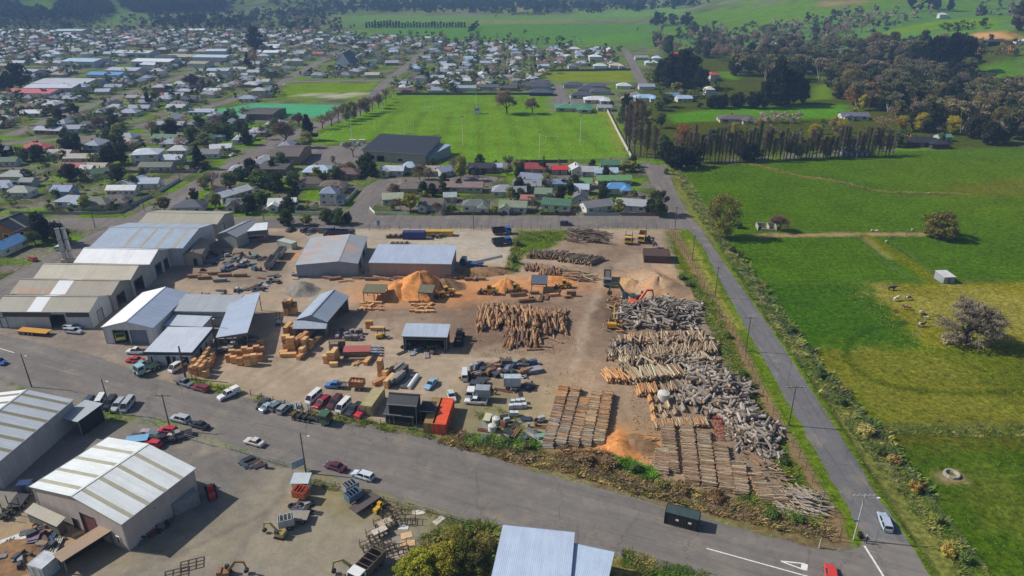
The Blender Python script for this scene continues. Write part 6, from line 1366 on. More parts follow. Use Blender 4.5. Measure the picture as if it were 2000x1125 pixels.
for x0, y0, n, m in ((706,592,5,3),(806,590,5,4)):
    for i in range(n):
        for j in range(m): pack(x0 + i * 9 + rnd.uniform(-2,2), y0 + j * 6.5 + rnd.uniform(-1,1), rnd.choice(('boards', 'loose', 'short')), rnd.choice((0,5,-10,60)), NWC, 1,(.55, .7, .6))
for x, y in ((1012,578),(1022,572),(1034,582),(1044,574),(1056,584),(1068,580),(1082,578),(1116,578),(1108,582),(1030,590),(1000,572),(1090,570)): pack(x, y, rnd.choice(('boards', 'loose', 'rods')), rnd.choice((80,0,10)), NWC + BWC, rnd.choice((1,2)),(.7, .8, .8))
for x in range(640,800,14): pack(x, 548 + rnd.uniform(-4,3), rnd.choice(('boards', 'loose')), rnd.choice((0,20,-20)), BWC + NWC[:1], 1,(.9, .9, .8))
for x in range(880,945,12): pack(x, 545 + rnd.uniform(-3,3), 'boards', rnd.choice((0,80)), BWC + NWC[:1], 1,(.7, .8, .8))
for i, (x, y) in enumerate(((440,540),(400,545),(430,550),(380,542),(420,536),(470,540))): pack(x, y, 'boards', 5, BWC + GWC[:1], 1)
for i in range(20): pack(660 + (i % 6) * 9 + rnd.uniform(-2,2),664 - (i // 6) * 6, 'wrapped', rnd.choice((0,90,40)),((128,122,124),(104,96,98),(146,132,130)), rnd.choice((1,2)),(.4, .8, .7))
for i in range(14): pack(722 + (i % 3) * 10,680 + (i // 3) * 5.2, 'wrapped', 20,((150,152,158),(130,132,138)),1,(.4, .7, .5))
# red-topped stack under a sheet
p = g(672,703); t = thing('timber_stack', 'dark timber stack with red iron sheet on top', 'timber stack', p, .05)
for k in range(3):
    MB().box(0, .1 + k * .95, .1,6.3, .95 + k * .95,2.0 + .05 * (k % 2)).obj('board_block', WOOD, t)
MB().slab([(-.2,0,2.25),(6.6,0,2.25),(6.6,3,2.45),(-.2,3,2.45)], .06).obj('roof_sheet', ROOF, t, color=(176,96,90))
MB().box(-.1,-1.2,0,6.4,-.3, .9).obj('board_block', WOOD, t)
# steel pipes
for i in range(5):
    a, c = g(782 + i * 4,757 + i * .3, .35), g(800 + i * 4,732 + i * .2, .35); o = MB(); o.tube((0,0,0), c - a, .28 if i < 4 else .55, n=10)
    ob = o.obj('steel_pipe', GREYM if i < 4 else WHITE, loc=a, cat='pipe', group='steel pipes on the ground', label=('fat white pipe right of the steel pipes' if i == 4 else 'grey steel pipe, number %s counting from the timber packs' % ('one', 'two', 'three', 'four')[i]))
# ------------------------------------------------------------------ vehicles
def car_paint():
    t = NT('car_paint'); oi = t.n('ShaderNodeObjectInfo'); co = t.coord('obj'); t.l(t.scale(oi.outputs['Color'], t.rng(t.noise(co, 2,3), .9,1.06)), t.b.inputs['Base Color']); t.b.inputs['Roughness'].default_value = .35; t.b.inputs['Coat Weight'].default_value = .5; t.b.inputs['Coat Roughness'].default_value = .15; return t.m
CARP = car_paint(); TYRE = mat('tyre', (34,34,36), .9, var=.15); RIM = mat('rim', (150,152,155), .4, metal=.6, var=.1); LAMP = mat('headlamp', (220,224,226), .15, var=0); TAIL = mat('tail_lamp', (150,24,22), .3, var=0); BLACKP = mat('black_plastic', (40,41,43), .6, var=.1)
def wheel(parent, x, y, r=.33, wd=.22):
    s = 1 if y > 0 else -1; w_ = MB().tube((x, y - s * wd, r),(x, y, r), r, n=14).obj('wheel', TYRE, parent); MB().tube((x, y, r),(x, y + s * .015, r), r * .6, r * .5, n=10).obj('rim', RIM, w_)
def loft(b, st):
    """st: list of (x, [(y, z) half profile bottom to top]) mirrored about y = 0"""
    n = len(st[0][1]); o = len(b.v); vs = []
    for x, pr in st: vs += [(x, y, z) for y, z in pr] + [(x, -y, z) for y, z in reversed(pr)]
    m = 2 * n; fs = []
    for i in range(len(st) - 1):
        for k in range(m): fs.append((i * m + k, i * m + (k + 1) % m, (i + 1) * m + (k + 1) % m, (i + 1) * m + k))
    fs += [tuple(range(m - 1,-1,-1)), tuple(range((len(st) - 1) * m, len(st) * m))]; b.add(vs, fs)
SPEC = {  # length, width, belt, roof, stations (x fraction, top z), cabin base x0 x1, cabin top x0 x1 (fractions), tray
    'sedan': (4.6,1.76, .9,1.42, [(-.5, .82),(-.47, .92),(-.3, .96),(.2, .95),(.44, .78),(.5, .62)], (-.34, .22),(-.2, .06)), 'hatch': (4.1,1.72, .92,1.48, [(-.5, .8),(-.48, .95),(-.3, .97),(.24, .95),(.45, .8),(.5, .62)], (-.49, .25),(-.42, .08)),
    'wagon': (4.7,1.78, .92,1.5, [(-.5, .8),(-.48, .95),(-.3, .97),(.24, .95),(.46, .8),(.5, .62)], (-.49, .24),(-.45, .08)), 'suv': (4.7,1.86,1.05,1.78, [(-.5, .9),(-.49,1.08),(-.3,1.1),(.24,1.08),(.46, .98),(.5, .75)], (-.49, .24),(-.46, .1)),
    'van': (4.9,1.76,1.1,1.98, [(-.5, .9),(-.49,1.12),(-.2,1.13),(.3,1.12),(.46,1.0),(.5, .7)], (-.495, .46),(-.48, .28)), 'ute': (5.2,1.86,1.05,1.76, [(-.5,1.0),(-.49,1.08),(-.12,1.08),(.22,1.08),(.46, .98),(.5, .75)], (-.1, .25),(-.07, .12)),
    'flatdeck': (5.2,1.8,1.0,1.72, [(-.12, .9),(-.11,1.04),(0,1.04),(.22,1.04),(.46, .95),(.5, .75)], (-.11, .25),(-.09, .12)), 'canopy': (5.2,1.86,1.05,1.76, [(-.5,1.0),(-.49,1.08),(-.12,1.08),(.22,1.08),(.46, .98),(.5, .75)], (-.1, .25),(-.07, .12))}
def make_car(kind):
    L, Wd, belt, roof, st, cb, ct = SPEC[kind]; t = thing('parked_car', '', 'car'); w_ = Wd / 2; b = MB()
    loft(b, [(x * L, [(w_ * .8, .26),(w_ * (.97 if abs(x) < .46 else .86), .4),(w_ * (1 if abs(x) < .46 else .88), .62),(w_ * (.97 if abs(x) < .46 else .84), zt - .12),(w_ * .84 * (1 if abs(x) < .46 else .92), zt)]) for x, zt in st])
    zb, zr = belt + .02, roof; x0, x1, y1 = cb[0] * L, cb[1] * L, w_ * .9; X0, X1, Y1 = ct[0] * L, ct[1] * L, w_ * .74
    loft(b, [(x0, [(y1, zb - .06),(y1, zb)]),(x1, [(y1, zb - .06),(y1, zb)])]) if False else None
    b.add([(x0,-y1, zb - .05),(x1,-y1, zb - .05),(x1, y1, zb - .05),(x0, y1, zb - .05),(X0,-Y1, zr),(X1,-Y1, zr),(X1, Y1, zr),(X0, Y1, zr)], [(4,5,6,7),(0,1,5,4),(1,2,6,5),(2,3,7,6),(3,0,4,7)])
    b.obj('body', CARP, t)
    def win(name, q, ins=.1, off=.012):
        q = [Vector(v) for v in q]; c = sum(q, Vector()) / 4; n = (q[1] - q[0]).cross(q[3] - q[0]).normalized(); n = n if n.dot(c - Vector((0,0,1.1))) > 0 else -n
        e = [v + (c - v) * ins + n * off for v in q]; MB().quad(*e).obj(name, GLASS, t)
    win('windscreen', [(x1,-y1, zb),(x1, y1, zb),(X1, Y1, zr),(X1,-Y1, zr)], .1); win('rear_window', [(x0,-y1, zb),(x0, y1, zb),(X0, Y1, zr),(X0,-Y1, zr)], .14)
    for s in (-1,1):
        m0, m1 = x0 + (x1 - x0) * .47, X0 + (X1 - X0) * .5
        win('side_window', [(x0, s * y1, zb),(m0, s * y1, zb),(m1, s * Y1, zr),(X0, s * Y1, zr)], .13); win('side_window', [(m0, s * y1, zb),(x1, s * y1, zb),(X1, s * Y1, zr),(m1, s * Y1, zr)], .13)
        MB().box(L * .475, s * w_ * .62 - .17, .6, L * .475 + .09, s * w_ * .62 + .17, .72).obj('headlight', LAMP, t)
        if kind != 'flatdeck': MB().box(-L * .505, s * w_ * .78 - .1, .65,-L * .495 + .03, s * w_ * .78 + .1, .86).obj('tail_light', TAIL, t)
        for x in (-.31 * L, .31 * L): wheel(t, x, s * w_ * .97, .34)
    if kind in ('ute', 'canopy'): MB().box(-L * .48,-w_ * .78,1.07,-L * .12, w_ * .78,1.10).obj('tray_cover', BLACKP, t)
    if kind == 'canopy': MB().box(-L * .49,-w_ * .88,1.1,-L * .115, w_ * .88,1.78, taper=.1).obj('canopy', WHITE, t)
    if kind == 'flatdeck':
        MB().box(-L * .5,-w_, .86,-L * .13, w_, .98).obj('deck', GREYM, t); m_ = MB()
        for s in (-1,1): m_.box(-L * .5, s * w_ - .03, .98,-L * .13, s * w_ + .03,1.2)
        m_.bar((-L * .13,-w_, 1.6),(-L * .13, w_, 1.6), .06, .06); m_.bar((-L * .13,-w_, .98),(-L * .13,-w_, 1.6), .06, .06); m_.bar((-L * .13, w_, .98),(-L * .13, w_, 1.6), .06, .06); m_.obj('deck_side', GREYM, t); MB().box(-L * .48,-.35, .45,0, .35, .8).obj('chassis', DARKM, t)
    return template(t)
CARS = {k: make_car(k) for k in SPEC}
CATN = {'van': ('van', 'van'), 'ute': ('pickup', 'pickup'), 'canopy': ('pickup', 'pickup'), 'flatdeck': ('pickup', 'pickup')}
def car(kind, rear, front, c, label, group='parked cars', p=None, heading=None):
    a, b_ = g(*rear), g(*front); m = (a + b_) / 2; d = b_ - a; nm, ct = CATN.get(kind, ('parked_car', 'car'))
    t = dup(CARS[kind], m, math.atan2(d.y, d.x), label=label, group=group, cols={'body': c}); t.name = nm; t['category'] = ct; return t
SIL, WHT, BLK, RED, MAR = (176,182,188),(226,228,228),(40,42,46),(188,44,52),(106,38,48)
for a in (('wagon', (127,642),(156,646), WHT, 'white wagon parked behind the silver one before the long shed'),('wagon', (131,649),(160,652), SIL, 'silver wagon parked before the long shed'),('hatch', (144,636),(166,641),(52,104,168), 'blue car half hidden behind the silver wagon'),
          ('ute', (283,691),(252,690), WHT, 'white pickup nosed beside the white office'),('sedan', (279,708),(249,706), RED, 'red car beside the white office'),('ute', (292,712),(267,722),(118,168,174), 'pale teal pickup beside the dark green truck'),('van', (358,715),(338,727), WHT, 'white van parked before the office windows'),
          ('flatdeck', (346,747),(376,757),(120,124,128), 'grey flat-deck pickup behind the maroon car'),('wagon', (408,766),(378,758),(126,40,50), 'maroon car parked on the grass verge'),('canopy', (467,765),(428,783), WHT, 'white pickup with canopy driving out of the yard'),('hatch', (-14,706),(15,714),(44,98,172), 'blue car at the left edge of the photo'),
          ('van', (204,779),(190,803), WHT, 'white van beside the grey carport'),('suv', (227,778),(206,807), BLK, 'black four-wheel drive between the parked vans'),('wagon', (240,786),(222,806), SIL, 'silver wagon beside the tall silver van'),('van', (261,783),(240,809), SIL, 'tall silver van at the end of the row'),
          ('suv', (176,790),(168,798),(60,70,84), 'dark car half hidden behind the carport'),('suv', (369,827),(337,819), SIL, 'silver wagon parked along the wide road'),('sedan', (406,839),(375,830),(34,36,40), 'black car parked behind the silver wagon'),('sedan', (516,873),(479,862),(206,204,198), 'pale cream car parked by the lot fence'),
          ('sedan', (673,921),(638,910),(92,40,56), 'purple car parked by the lot fence'),('wagon', (728,939),(690,927),(206,216,226), 'silver-white wagon in front of the purple car'),('wagon', (1733,1040),(1721,1008),(176,190,206), 'silver-blue wagon driving up the lane'),('suv', (1624,1146),(1619,1114),(214,66,58), 'red car at the bottom edge near the give-way triangle'),
          ('suv', (1094,440),(1117,440),(44,52,66), 'dark blue car driving on the back street'),('flatdeck', (676,758),(637,756),(70,130,196), 'blue flat-deck pickup towing a loaded trailer'),('sedan', (850,745),(834,762),(134,184,210), 'light blue car alone in the yard'),
          ('van', (627,769),(599,793), WHT, 'white van, first of the row behind the log truck'),('wagon', (643,780),(616,800),(152,36,46), 'red wagon second in the row behind the log truck'),('suv', (667,778),(641,803),(84,44,54), 'dark maroon four-wheel drive third in the row'),('van', (684,785),(658,812), WHT, 'white van fourth in the row'),
          ('ute', (705,791),(679,816),(52,58,66), 'dark grey pickup fifth in the row'),('ute', (725,794),(696,819),(206,36,62), 'bright red pickup last in the row'),('sedan', (880,770),(884,784),(200,206,210), 'pale car behind the khaki container'),('ute', (945,789),(914,787), WHT, 'white pickup below the box truck'),
          ('sedan', (562,454),(575,447), BLK, 'black car beside the bushes by the back street'),('wagon', (590,455),(602,448),(70,74,80), 'dark grey car next to the bushes'),('wagon', (604,456),(616,449),(86,88,92), 'grey car next to the blue truck'),('ute', (338,862),(304,866),(34,38,42), 'black pickup among the wrecks in the lot'),
          ('hatch', (314,874),(282,870),(206,46,62), 'red car behind the white-roofed warehouse'),('hatch', (340,846),(318,843),(190,44,54), 'red car by the lot fence'),('ute', (362,852),(340,858),(150,146,140), 'grey pickup wreck by the lot fence'),('hatch', (70,511),(58,507),(176,44,56), 'red car parked across the street from the sheds'),('wagon', (112,490),(122,482),(200,214,228), 'pale car parked beside the steel flues'),
          ('sedan', (458,303),(450,306), WHT, 'white car parked on the long street'),('hatch', (672,286),(665,282),(170,190,200), 'pale car in the club car park'),('hatch', (702,286),(694,282),(150,176,200), 'blue-grey car beside the clubrooms'),('wagon', (1133,381),(1122,384),(150,40,46), 'red car beside the dark grey garage'),
          ('sedan', (1072,334),(1060,332),(196,206,206), 'pale car on the lawn by the red-roofed house'),('sedan', (340,226),(332,228), WHT, 'white car parked on the street by the turf'),('sedan', (366,219),(374,216), SIL, 'silver car parked on the street by the turf'),('hatch', (645,360),(638,357),(90,92,96), 'dark car in the garden by the cul-de-sac'),
          ('sedan', (520,801),(532,794),(150,176,190), 'pale blue wreck by the yard gate'),('hatch', (538,800),(548,794),(110,116,120), 'grey wreck by the yard gate'),('hatch', (551,806),(560,798),(150,156,160), 'silver wreck by the yard gate'),('sedan', (512,796),(518,788),(60,62,66), 'black wreck by the yard gate'),('van', (908,745),(908,728),(216,220,222), 'white van beside the junk heap')): car(*a)
def truck(label, rear, front, cabc, bodyc, kind='flat', L=None, axles=3, name='truck', cat='truck', loadc=None, wd=2.4):
    a, b_ = g(*rear), g(*front); d = b_ - a; L = L or max(5.5, d.length); t = thing(name, label, cat, a, math.atan2(d.y, d.x)); w_ = wd / 2; cl = 2.0 if name == 'truck' else 0
    MB().box(.2,-.45, .6, L - .3, .45, .95).obj('chassis', DARKM, t)
    xs = ([L - 1.1] if cl else []) + [.9 + 1.25 * i for i in range(axles - (1 if cl else 0))]
    for x in xs:
        for s in (-1,1): wheel(t, x, s * (w_ - .05), .48, .3)
    if cl:
        c0, c1 = L - cl, L; b = MB(); b.prism([(c0, .7),(c1 - .05, .7),(c1,1.0),(c1,1.7),(c1 - .3,2.75),(c0,2.8)], -w_, w_); b.obj('cab', CARP, t, color=cabc)
        MB().quad((c1 + .01,-w_ + .12,1.75),(c1 + .01, w_ - .12,1.75),(c1 - .27, w_ - .15,2.65),(c1 - .27,-w_ + .15,2.65)).obj('windscreen', GLASS, t)
        for s in (-1,1):
            MB().quad((c0 + .4, s * (w_ + .01),1.75),(c1 - .2, s * (w_ + .01),1.75),(c1 - .4, s * (w_ + .01),2.5),(c0 + .4, s * (w_ + .01),2.5)).obj('side_window', GLASS, t); MB().box(c1 - .02, s * .85 - .2, .95, c1 + .06, s * .85 + .2,1.15).obj('headlight', LAMP, t)
            MB().box(c1 - .1, s * (w_ + .22) - .06,1.6, c1, s * (w_ + .22) + .06,2.3).obj('mirror', BLACKP, t)
        MB().box(c1,-w_ * .9, .5, c1 + .12, w_ * .9, .85).obj('bumper', BLACKP, t)
    e = L - cl - .25 if cl else L
    if kind == 'flat': MB().box(0,-w_, 1.0, e, w_, 1.2).obj('deck', PAINT_, t, color=bodyc)
    elif kind == 'bin':
        m_ = MB()
        for p0, p1 in (((0,-w_),(e, -w_)),((0, w_),(e, w_)),((0,-w_),(0, w_)),((e, -w_),(e, w_))): m_.bar((*p0,1.8),(*p1,1.8), .1,1.5)
        m_.box(0,-w_, 1.0, e, w_, 1.1); m_.obj('bin', CONT, t, color=bodyc)
        if loadc: MB().box(.1,-w_ + .1,1.1, e - .1, w_ - .1,2.2, taper=.3).obj('load', PAINT_, t, color=loadc)
        m_ = MB()
        for i in range(4): m_.bar((e * (i + .5) / 4,-w_ + .02,2.58),(e * (i + .5) / 4, w_ - .02,2.58), .1, .08)
        m_.obj('cross_bar', CONT, t, color=bodyc)
    elif kind == 'box': MB().box(0,-w_, 1.0, e, w_, 3.3).obj('box_body', CONT, t, color=bodyc)
    elif kind == 'log':
        for x in (.6,2.0,3.4, e - .6):
            m_ = MB(); m_.bar((x, -w_, 1.1),(x, w_, 1.1), .2, .2)
            for s in (-1,1): m_.bar((x, s * w_, 1.1),(x, s * w_, 3.0), .12, .12)
            m_.obj('bolster', mat('olive_steel', (84,92,66), .7, var=.2), t)
        MB().box(e - .3,-w_, 1.0, e, w_, 2.6).obj('headboard', GREYM, t)
    elif kind == 'boom':
        MB().box(0,-w_, 1.0, e, w_, 1.25).obj('deck', PAINT_, t, color=bodyc); MB().bar((e * .5,0,1.4),(e * .5 - 9.5,1.5,5.0), .8, .8).obj('conveyor_boom', GALV, t)
    return t
for a, k in ((('green log truck with empty bolsters parked on the verge', (572,815),(646,829),(62,104,70),(80,84,70), 'log'), dict(axles=5)),(('yellow truck, left one of two facing the yard', (1229,464),(1225,483),(226,176,44),(180,60,52), 'log'), dict(L=8)),(('yellow truck, right one of two facing the yard', (1256,462),(1249,484),(226,176,44),(150,110,80), 'bin'), dict(L=8)),
             (('blue and black bin truck beside the bushes', (642,461),(693,462),(60,62,66),(40,62,92), 'bin'), dict(axles=5)),(('black-binned blue truck by the back fence', (962,458),(998,456),(48,92,166),(34,36,42), 'bin'), dict(axles=4)),(('blue truck with black bin nearer the planter beds', (962,480),(998,476),(48,92,166),(60,66,74), 'bin'), dict(axles=4)),
             (('blue conveyor truck with raised white boom', (944,521),(900,517),(52,84,124),(54,96,150), 'boom'), dict(axles=3)),(('grey box truck beside the junk heap', (957,781),(912,779),(226,228,228),(150,160,168), 'box'), dict()),(('dark green flat-deck truck beside the office', (314,716),(287,727),(150,190,196),(36,54,48), 'flat'), dict(L=6)),(('yellow-green truck inside the workshop doorway', (245,650),(240,664),(206,206,44),(120,120,60), 'flat'), dict(L=6)),
             (('white tipper truck with brown bin in the gravel lot', (744,1092),(706,1132),(226,228,226),(110,98,86), 'bin'), dict(L=7)),(('dark blue truck cab behind the pink-walled warehouse', (30,1000),(50,972),(40,62,106),(60,60,66), 'flat'), dict(L=6)),(('grey hopper truck near the chip heap', (1186,540),(1186,570),(120,122,124),(132,128,122), 'bin'), dict(L=9, loadc=(110,96,84))),
             (('white and blue truck cab parked in the junk heap', (942,745),(934,758),(70,74,80),(70,72,76), 'flat'), dict(L=6))): truck(*a, **k)
for a, k in ((('long yellow and orange trailer before the long shed', (40,650),(98,655), None, (206,152,62), 'flat'), dict(axles=4, L=9)),(('small trailer loaded with orange timber behind the blue pickup', (712,761),(686,759), None, (150,110,76), 'bin'), dict(axles=1, L=3.4, loadc=(206,152,96), wd=2)),(('orange tipping trailer by the white hut in the lot', (602,978),(582,974), None, (190,96,62), 'bin'), dict(axles=1, L=2.6, wd=2)),
             (('blue box trailer in the lot', (704,974),(684,986), None, (96,116,138), 'bin'), dict(axles=1, L=2.8, wd=1.8)),(('grey trailer by the lot fence', (698,958),(682,966), None, (150,152,156), 'bin'), dict(axles=1, L=2.6, wd=1.8)),(('long brown flat trailer in the lot', (737,975),(700,1000), None, (96,84,84), 'flat'), dict(axles=2, L=5.6, wd=2.2)),(('pale flat trailer in the lot', (604,1016),(572,1016), None, (150,140,128), 'flat'), dict(axles=1, L=3.8)),
             (('small pale trailer behind the mini digger', (576,1028),(552,1034), None, (176,180,182), 'bin'), dict(axles=1, L=2.6, wd=1.7)),(('orange trailer chassis in the lower left corner', (0,1020),(38,988), None, (214,84,44), 'log'), dict(axles=3, L=7)),(('pale blue trailer among the wrecks', (292,862),(262,866), None, (120,172,206), 'flat'), dict(axles=1, L=4.4)),
             (('grey divided trailer bin left of the mill building', (525,528),(545,498), None, (134,132,130), 'bin'), dict(axles=3, L=8)),(('second grey divided bin behind the first', (543,508),(562,484), None, (146,146,146), 'bin'), dict(axles=3, L=7)),(('white covered trailer beside the junk heap', (984,758),(1016,758), None, (176,190,200), 'box'), dict(axles=1, L=4, wd=2))): truck(*a, name='trailer', cat='trailer', **k)
# ------------------------------------------------------------------ machines
def tracks(t, L=3.4, wd=2.4):
    for s in (-1,1): MB().prism([(-L / 2 + .3, .05),(L / 2 - .3, .05),(L / 2, .4),(L / 2 - .3, .75),(-L / 2 + .3, .75),(-L / 2, .4)], s * wd / 2 - .28, s * wd / 2 + .28).obj('track', TYRE, t)
def excavator(label, px, py, ang, c, s=1, cabc=(60,64,70)):
    t = thing('excavator', label, 'excavator', g(px, py), R(ang)); t.scale = (s, s, s); tracks(t)
    b = MB(); b.box(-1.9,-1.25, .9,1.3,1.25,1.9, taper=.06); b.box(-1.9,-1.25,1.9,-.6,1.25,2.3, taper=.1); b.obj('body', CARP, t, color=c)
    cb = MB().box(.1, .35,1.9,1.3,1.2,3.0, taper=.06).obj('cab', CARP, t, color=cabc); MB().quad((1.33, .45,2.1),(1.33,1.1,2.1),(1.28,1.08,2.9),(1.28, .47,2.9)).obj('windscreen', GLASS, cb)
    bo = MB(); bo.bar((1.0,-.2,1.9),(3.2,-.2,4.6), .4, .6); bo.bar((3.2,-.2,4.6),(5.4,-.2,4.2), .38, .5); bo.obj('boom', CARP, t, color=c); MB().bar((5.3,-.2,4.4),(5.9,-.2,1.6), .3, .4).obj('stick', CARP, t, color=c)
    MB().prism([(5.3,1.6),(6.1,1.7),(6.3, .9),(5.6, .5),(5.0, .9)], -.75, .35).obj('bucket', DARKM, t); MB().tube((1.5,-.2,1.8),(3.0,-.2,3.6), .09, n=6).obj('hydraulic_ram', GALV, t); return t
def loader(label, px, py, ang, c, s=1, rack=False):
    t = thing('wheel_loader', label, 'loader', g(px, py), R(ang)); t.scale = (s, s, s)
    for x in (-1.4,1.4):
        for q in (-1,1): wheel(t, x, q * 1.15, .72, .5)
    b = MB(); b.box(-2.6,-.8, .8,-.3, .8,2.0, taper=.06); b.box(-.3,-.5, .7,1.6, .5,1.4); b.obj('body', CARP, t, color=c)
    cb = MB().box(-.5,-.75,1.4, .8, .75,3.2, taper=.1).obj('cab', CARP, t, color=c); MB().quad((.82,-.6,1.9),(.82, .6,1.9),(.73, .58,3.0),(.73,-.58,3.0)).obj('windscreen', GLASS, cb)
    for q in (-1,1): MB().quad((-.4, q * .76,1.9),(.7, q * .76,1.9),(.62, q * .67,3.0),(-.34, q * .67,3.0)).obj('side_window', GLASS, cb); MB().bar((.9, q * .45,1.6),(2.9, q * .45, .7), .16, .3).obj('lift_arm', CARP, t, color=c)
    MB().prism([(2.7, .2),(3.8, .15),(3.9, .25),(3.0, .5),(3.1,1.2),(2.7,1.2)], -1.3,1.3).obj('bucket', DARKM, t); MB().tube((-1.6, .4,2.0),(-1.6, .4,2.9), .07, n=6).obj('exhaust', DARKM, t); return t
def forklift(label, px, py, ang, c):
    t = thing('forklift', label, 'forklift', g(px, py), R(ang))
    for x in (-.8, .9):
        for q in (-1,1): wheel(t, x, q * .6, .35, .25)
    MB().box(-1.3,-.6, .4, .7, .6,1.2, taper=.06).obj('body', CARP, t, color=c); m_ = MB()
    for x in (-.7, .6):
        for q in (-.5, .5): m_.bar((x, q, 1.2),(x, q, 2.2), .07, .07)
    m_.box(-.8,-.6,2.2, .7, .6,2.28); m_.obj('cage', DARKM, t); m_ = MB()
    for q in (-.4, .4): m_.bar((1.3, q, .1),(1.3, q, 3.0), .1, .16)
    m_.obj('mast', DARKM, t)
    for q in (-.3, .3): MB().box(1.35, q - .06, .08,2.5, q + .06, .14).obj('fork', DARKM, t)
    return t
YEL = (216,164,40)
excavator('orange excavator reaching over the grey stump heap', 1242,598,25,(224,92,40)); excavator('small orange digger at the bottom edge of the lot', 440,1124,10,(150,112,78), .6); excavator('mini digger on a trailer in the gravel lot', 548,1048,165,(158,140,84), .55)
excavator('yellow digger arm beside the tipper truck', 694,1116,190,(158,138,82), .6); excavator('dark green log handler beside the chip heap', 1226,588,150,(52,70,48),1.05); excavator('yellow grab machine at the start of the stump heap', 1196,640,80, YEL, .9)
loader('yellow loader on the right of the tall sawdust heap', 872,578,200, YEL); loader('yellow loader working at the middle sawdust heap', 957,574,170,(196,156,52)); loader('second yellow loader beside the sawdust heap', 1006,570,185, YEL, .85); loader('yellow loader right of the blue machine shelter', 1102,562,190, YEL, .85); loader('black and grey loader beside the dark-fronted shed', 898,664,268,(66,66,62),1.05)
loader('red tractor by the corner of the pink-walled warehouse', 414,968,120,(188,50,48), .75); loader('yellow compressor cart by the lot fence', 742,996,60,(214,170,44), .55)
forklift('forklift beside the long open-sided shed', 544,634,100,(70,76,82)); forklift('yellow forklift behind the timber stack', 743,660,20,(222,168,40)); forklift('green forklift in front of the dark-fronted shed', 838,682,200,(90,110,86))
# ------------------------------------------------------------------ fences
def wire_fence(label, pts, h, step, name='wire_fence', postm=None, r_=.05, wires=(.35, .7,1.0), wm=None, wr=.012, group='wire fences'):
    P = [g(*p) for p in pts]; o = P[0]; t = thing(name, label, 'fence', o, 0, group); pm = {}
    me = MB().box(-r_, -r_, 0, r_, r_, h).mesh('post', postm or WOOD)
    last = None
    for a, b_ in zip(P, P[1:]):
        n = max(1, int((b_ - a).length / step))
        for i in range(n + 1):
            p = a.lerp(b_, i / n) - o
            if i or last is None: link(me, 'post', t, p, rnd.uniform(-.2, .2))
            if last is not None and i:
                pass
            last = p
        for k in wires:
            MB().bar((a - o) + Vector((0,0, h * k)),(b_ - o) + Vector((0,0, h * k)), wr * 2, wr * 2).obj('wire', wm or GREYM, t)
    return t
wire_fence('tall wire fence between the yard and the lane', [(1312,452),(1375,562),(1437,665),(1497,790),(1548,873),(1586,942),(1631,1011),(1640,1050)], 2.2,3.2, 'security_fence', WOOD, .06,(.3, .6, .95)); wire_fence('wire fence along the wide road below the post stacks', [(862,850),(930,868),(1030,896),(1130,922),(1240,956),(1350,984),(1450,1012),(1550,1038),(1640,1058)], 1.9,3.2, 'security_fence', WOOD, .06,(.3, .6, .95))
wire_fence('wire fence along the back street', [(722,449),(860,450),(1000,449),(1150,449),(1300,449)], 2.0,3.4, 'security_fence', WOOD, .06); wire_fence('wire fence along the verge before the parked vans', [(490,772),(580,800),(690,822),(855,848)], 1.6,3.0, 'security_fence', WOOD, .06); wire_fence('timber post fence beside the orange packs', [(376,742),(400,754),(452,764)], 1.4,1.6, 'post_fence', WOOD, .07)
wire_fence('post and wire fence along the paddock ditch', [(1322,330),(1350,372),(1376,415),(1412,472),(1520,625),(1640,770),(1720,862),(1800,960),(1925,1120)], 1.2,5.0, 'farm_fence', WOOD, .05); wire_fence('post and wire fence along the dirt track', [(1530,456),(1690,455),(1800,452)], 1.2,4.5, 'farm_fence', WOOD, .05); wire_fence('post and wire fence below the dirt track', [(1470,464),(1680,466)], 1.2,4.5, 'farm_fence', WOOD, .05)
wire_fence('fence across the middle paddock', [(1500,557),(1698,556),(1840,553),(2010,550)], 1.1,6, 'farm_fence', WOOD, .05); wire_fence('fence before the lowest paddock', [(1690,836),(1850,834),(2020,830)], 1.1,5, 'farm_fence', WOOD, .05); wire_fence('fence down the side of the pale track', [(1744,478),(1790,512),(1830,545)], 1.1,4, 'farm_fence', WOOD, .05); wire_fence('fence on the other side of the pale track', [(1682,470),(1730,520),(1790,552)], 1.1,4, 'farm_fence', WOOD, .05)
def rail_fence(label, pts, h=1.2, step=3.2):
    P = [g(*p) for p in pts]; o = P[0]; t = thing('rail_fence', label, 'fence', o, 0, 'galvanised rail fences')
    for a, b_ in zip(P, P[1:]):
        n = max(1, int((b_ - a).length / step))
        for i in range(n + 1): p = a.lerp(b_, i / n) - o; MB().tube(p, p + Vector((0,0, h)), .045, n=6).obj('post', GALV, t)
        for z in (.12, h * .55, h): MB().tube(a - o + Vector((0,0, z)), b_ - o + Vector((0,0, z)), .04, n=5).obj('rail', GALV, t)
rail_fence('galvanised rail fence left of the lot gate', [(442,876),(556,912)]); rail_fence('galvanised rail fence right of the lot gate', [(606,936),(655,950),(750,978),(845,1004),(918,1026)]); rail_fence('galvanised rail fence behind the wrecks', [(280,820),(330,848),(415,872)]); wire_fence('fence beside the blue-roofed bottom building', [(1215,1086),(1300,1110),(1380,1135)], 1.5,3.0, 'post_fence', WOOD, .06)
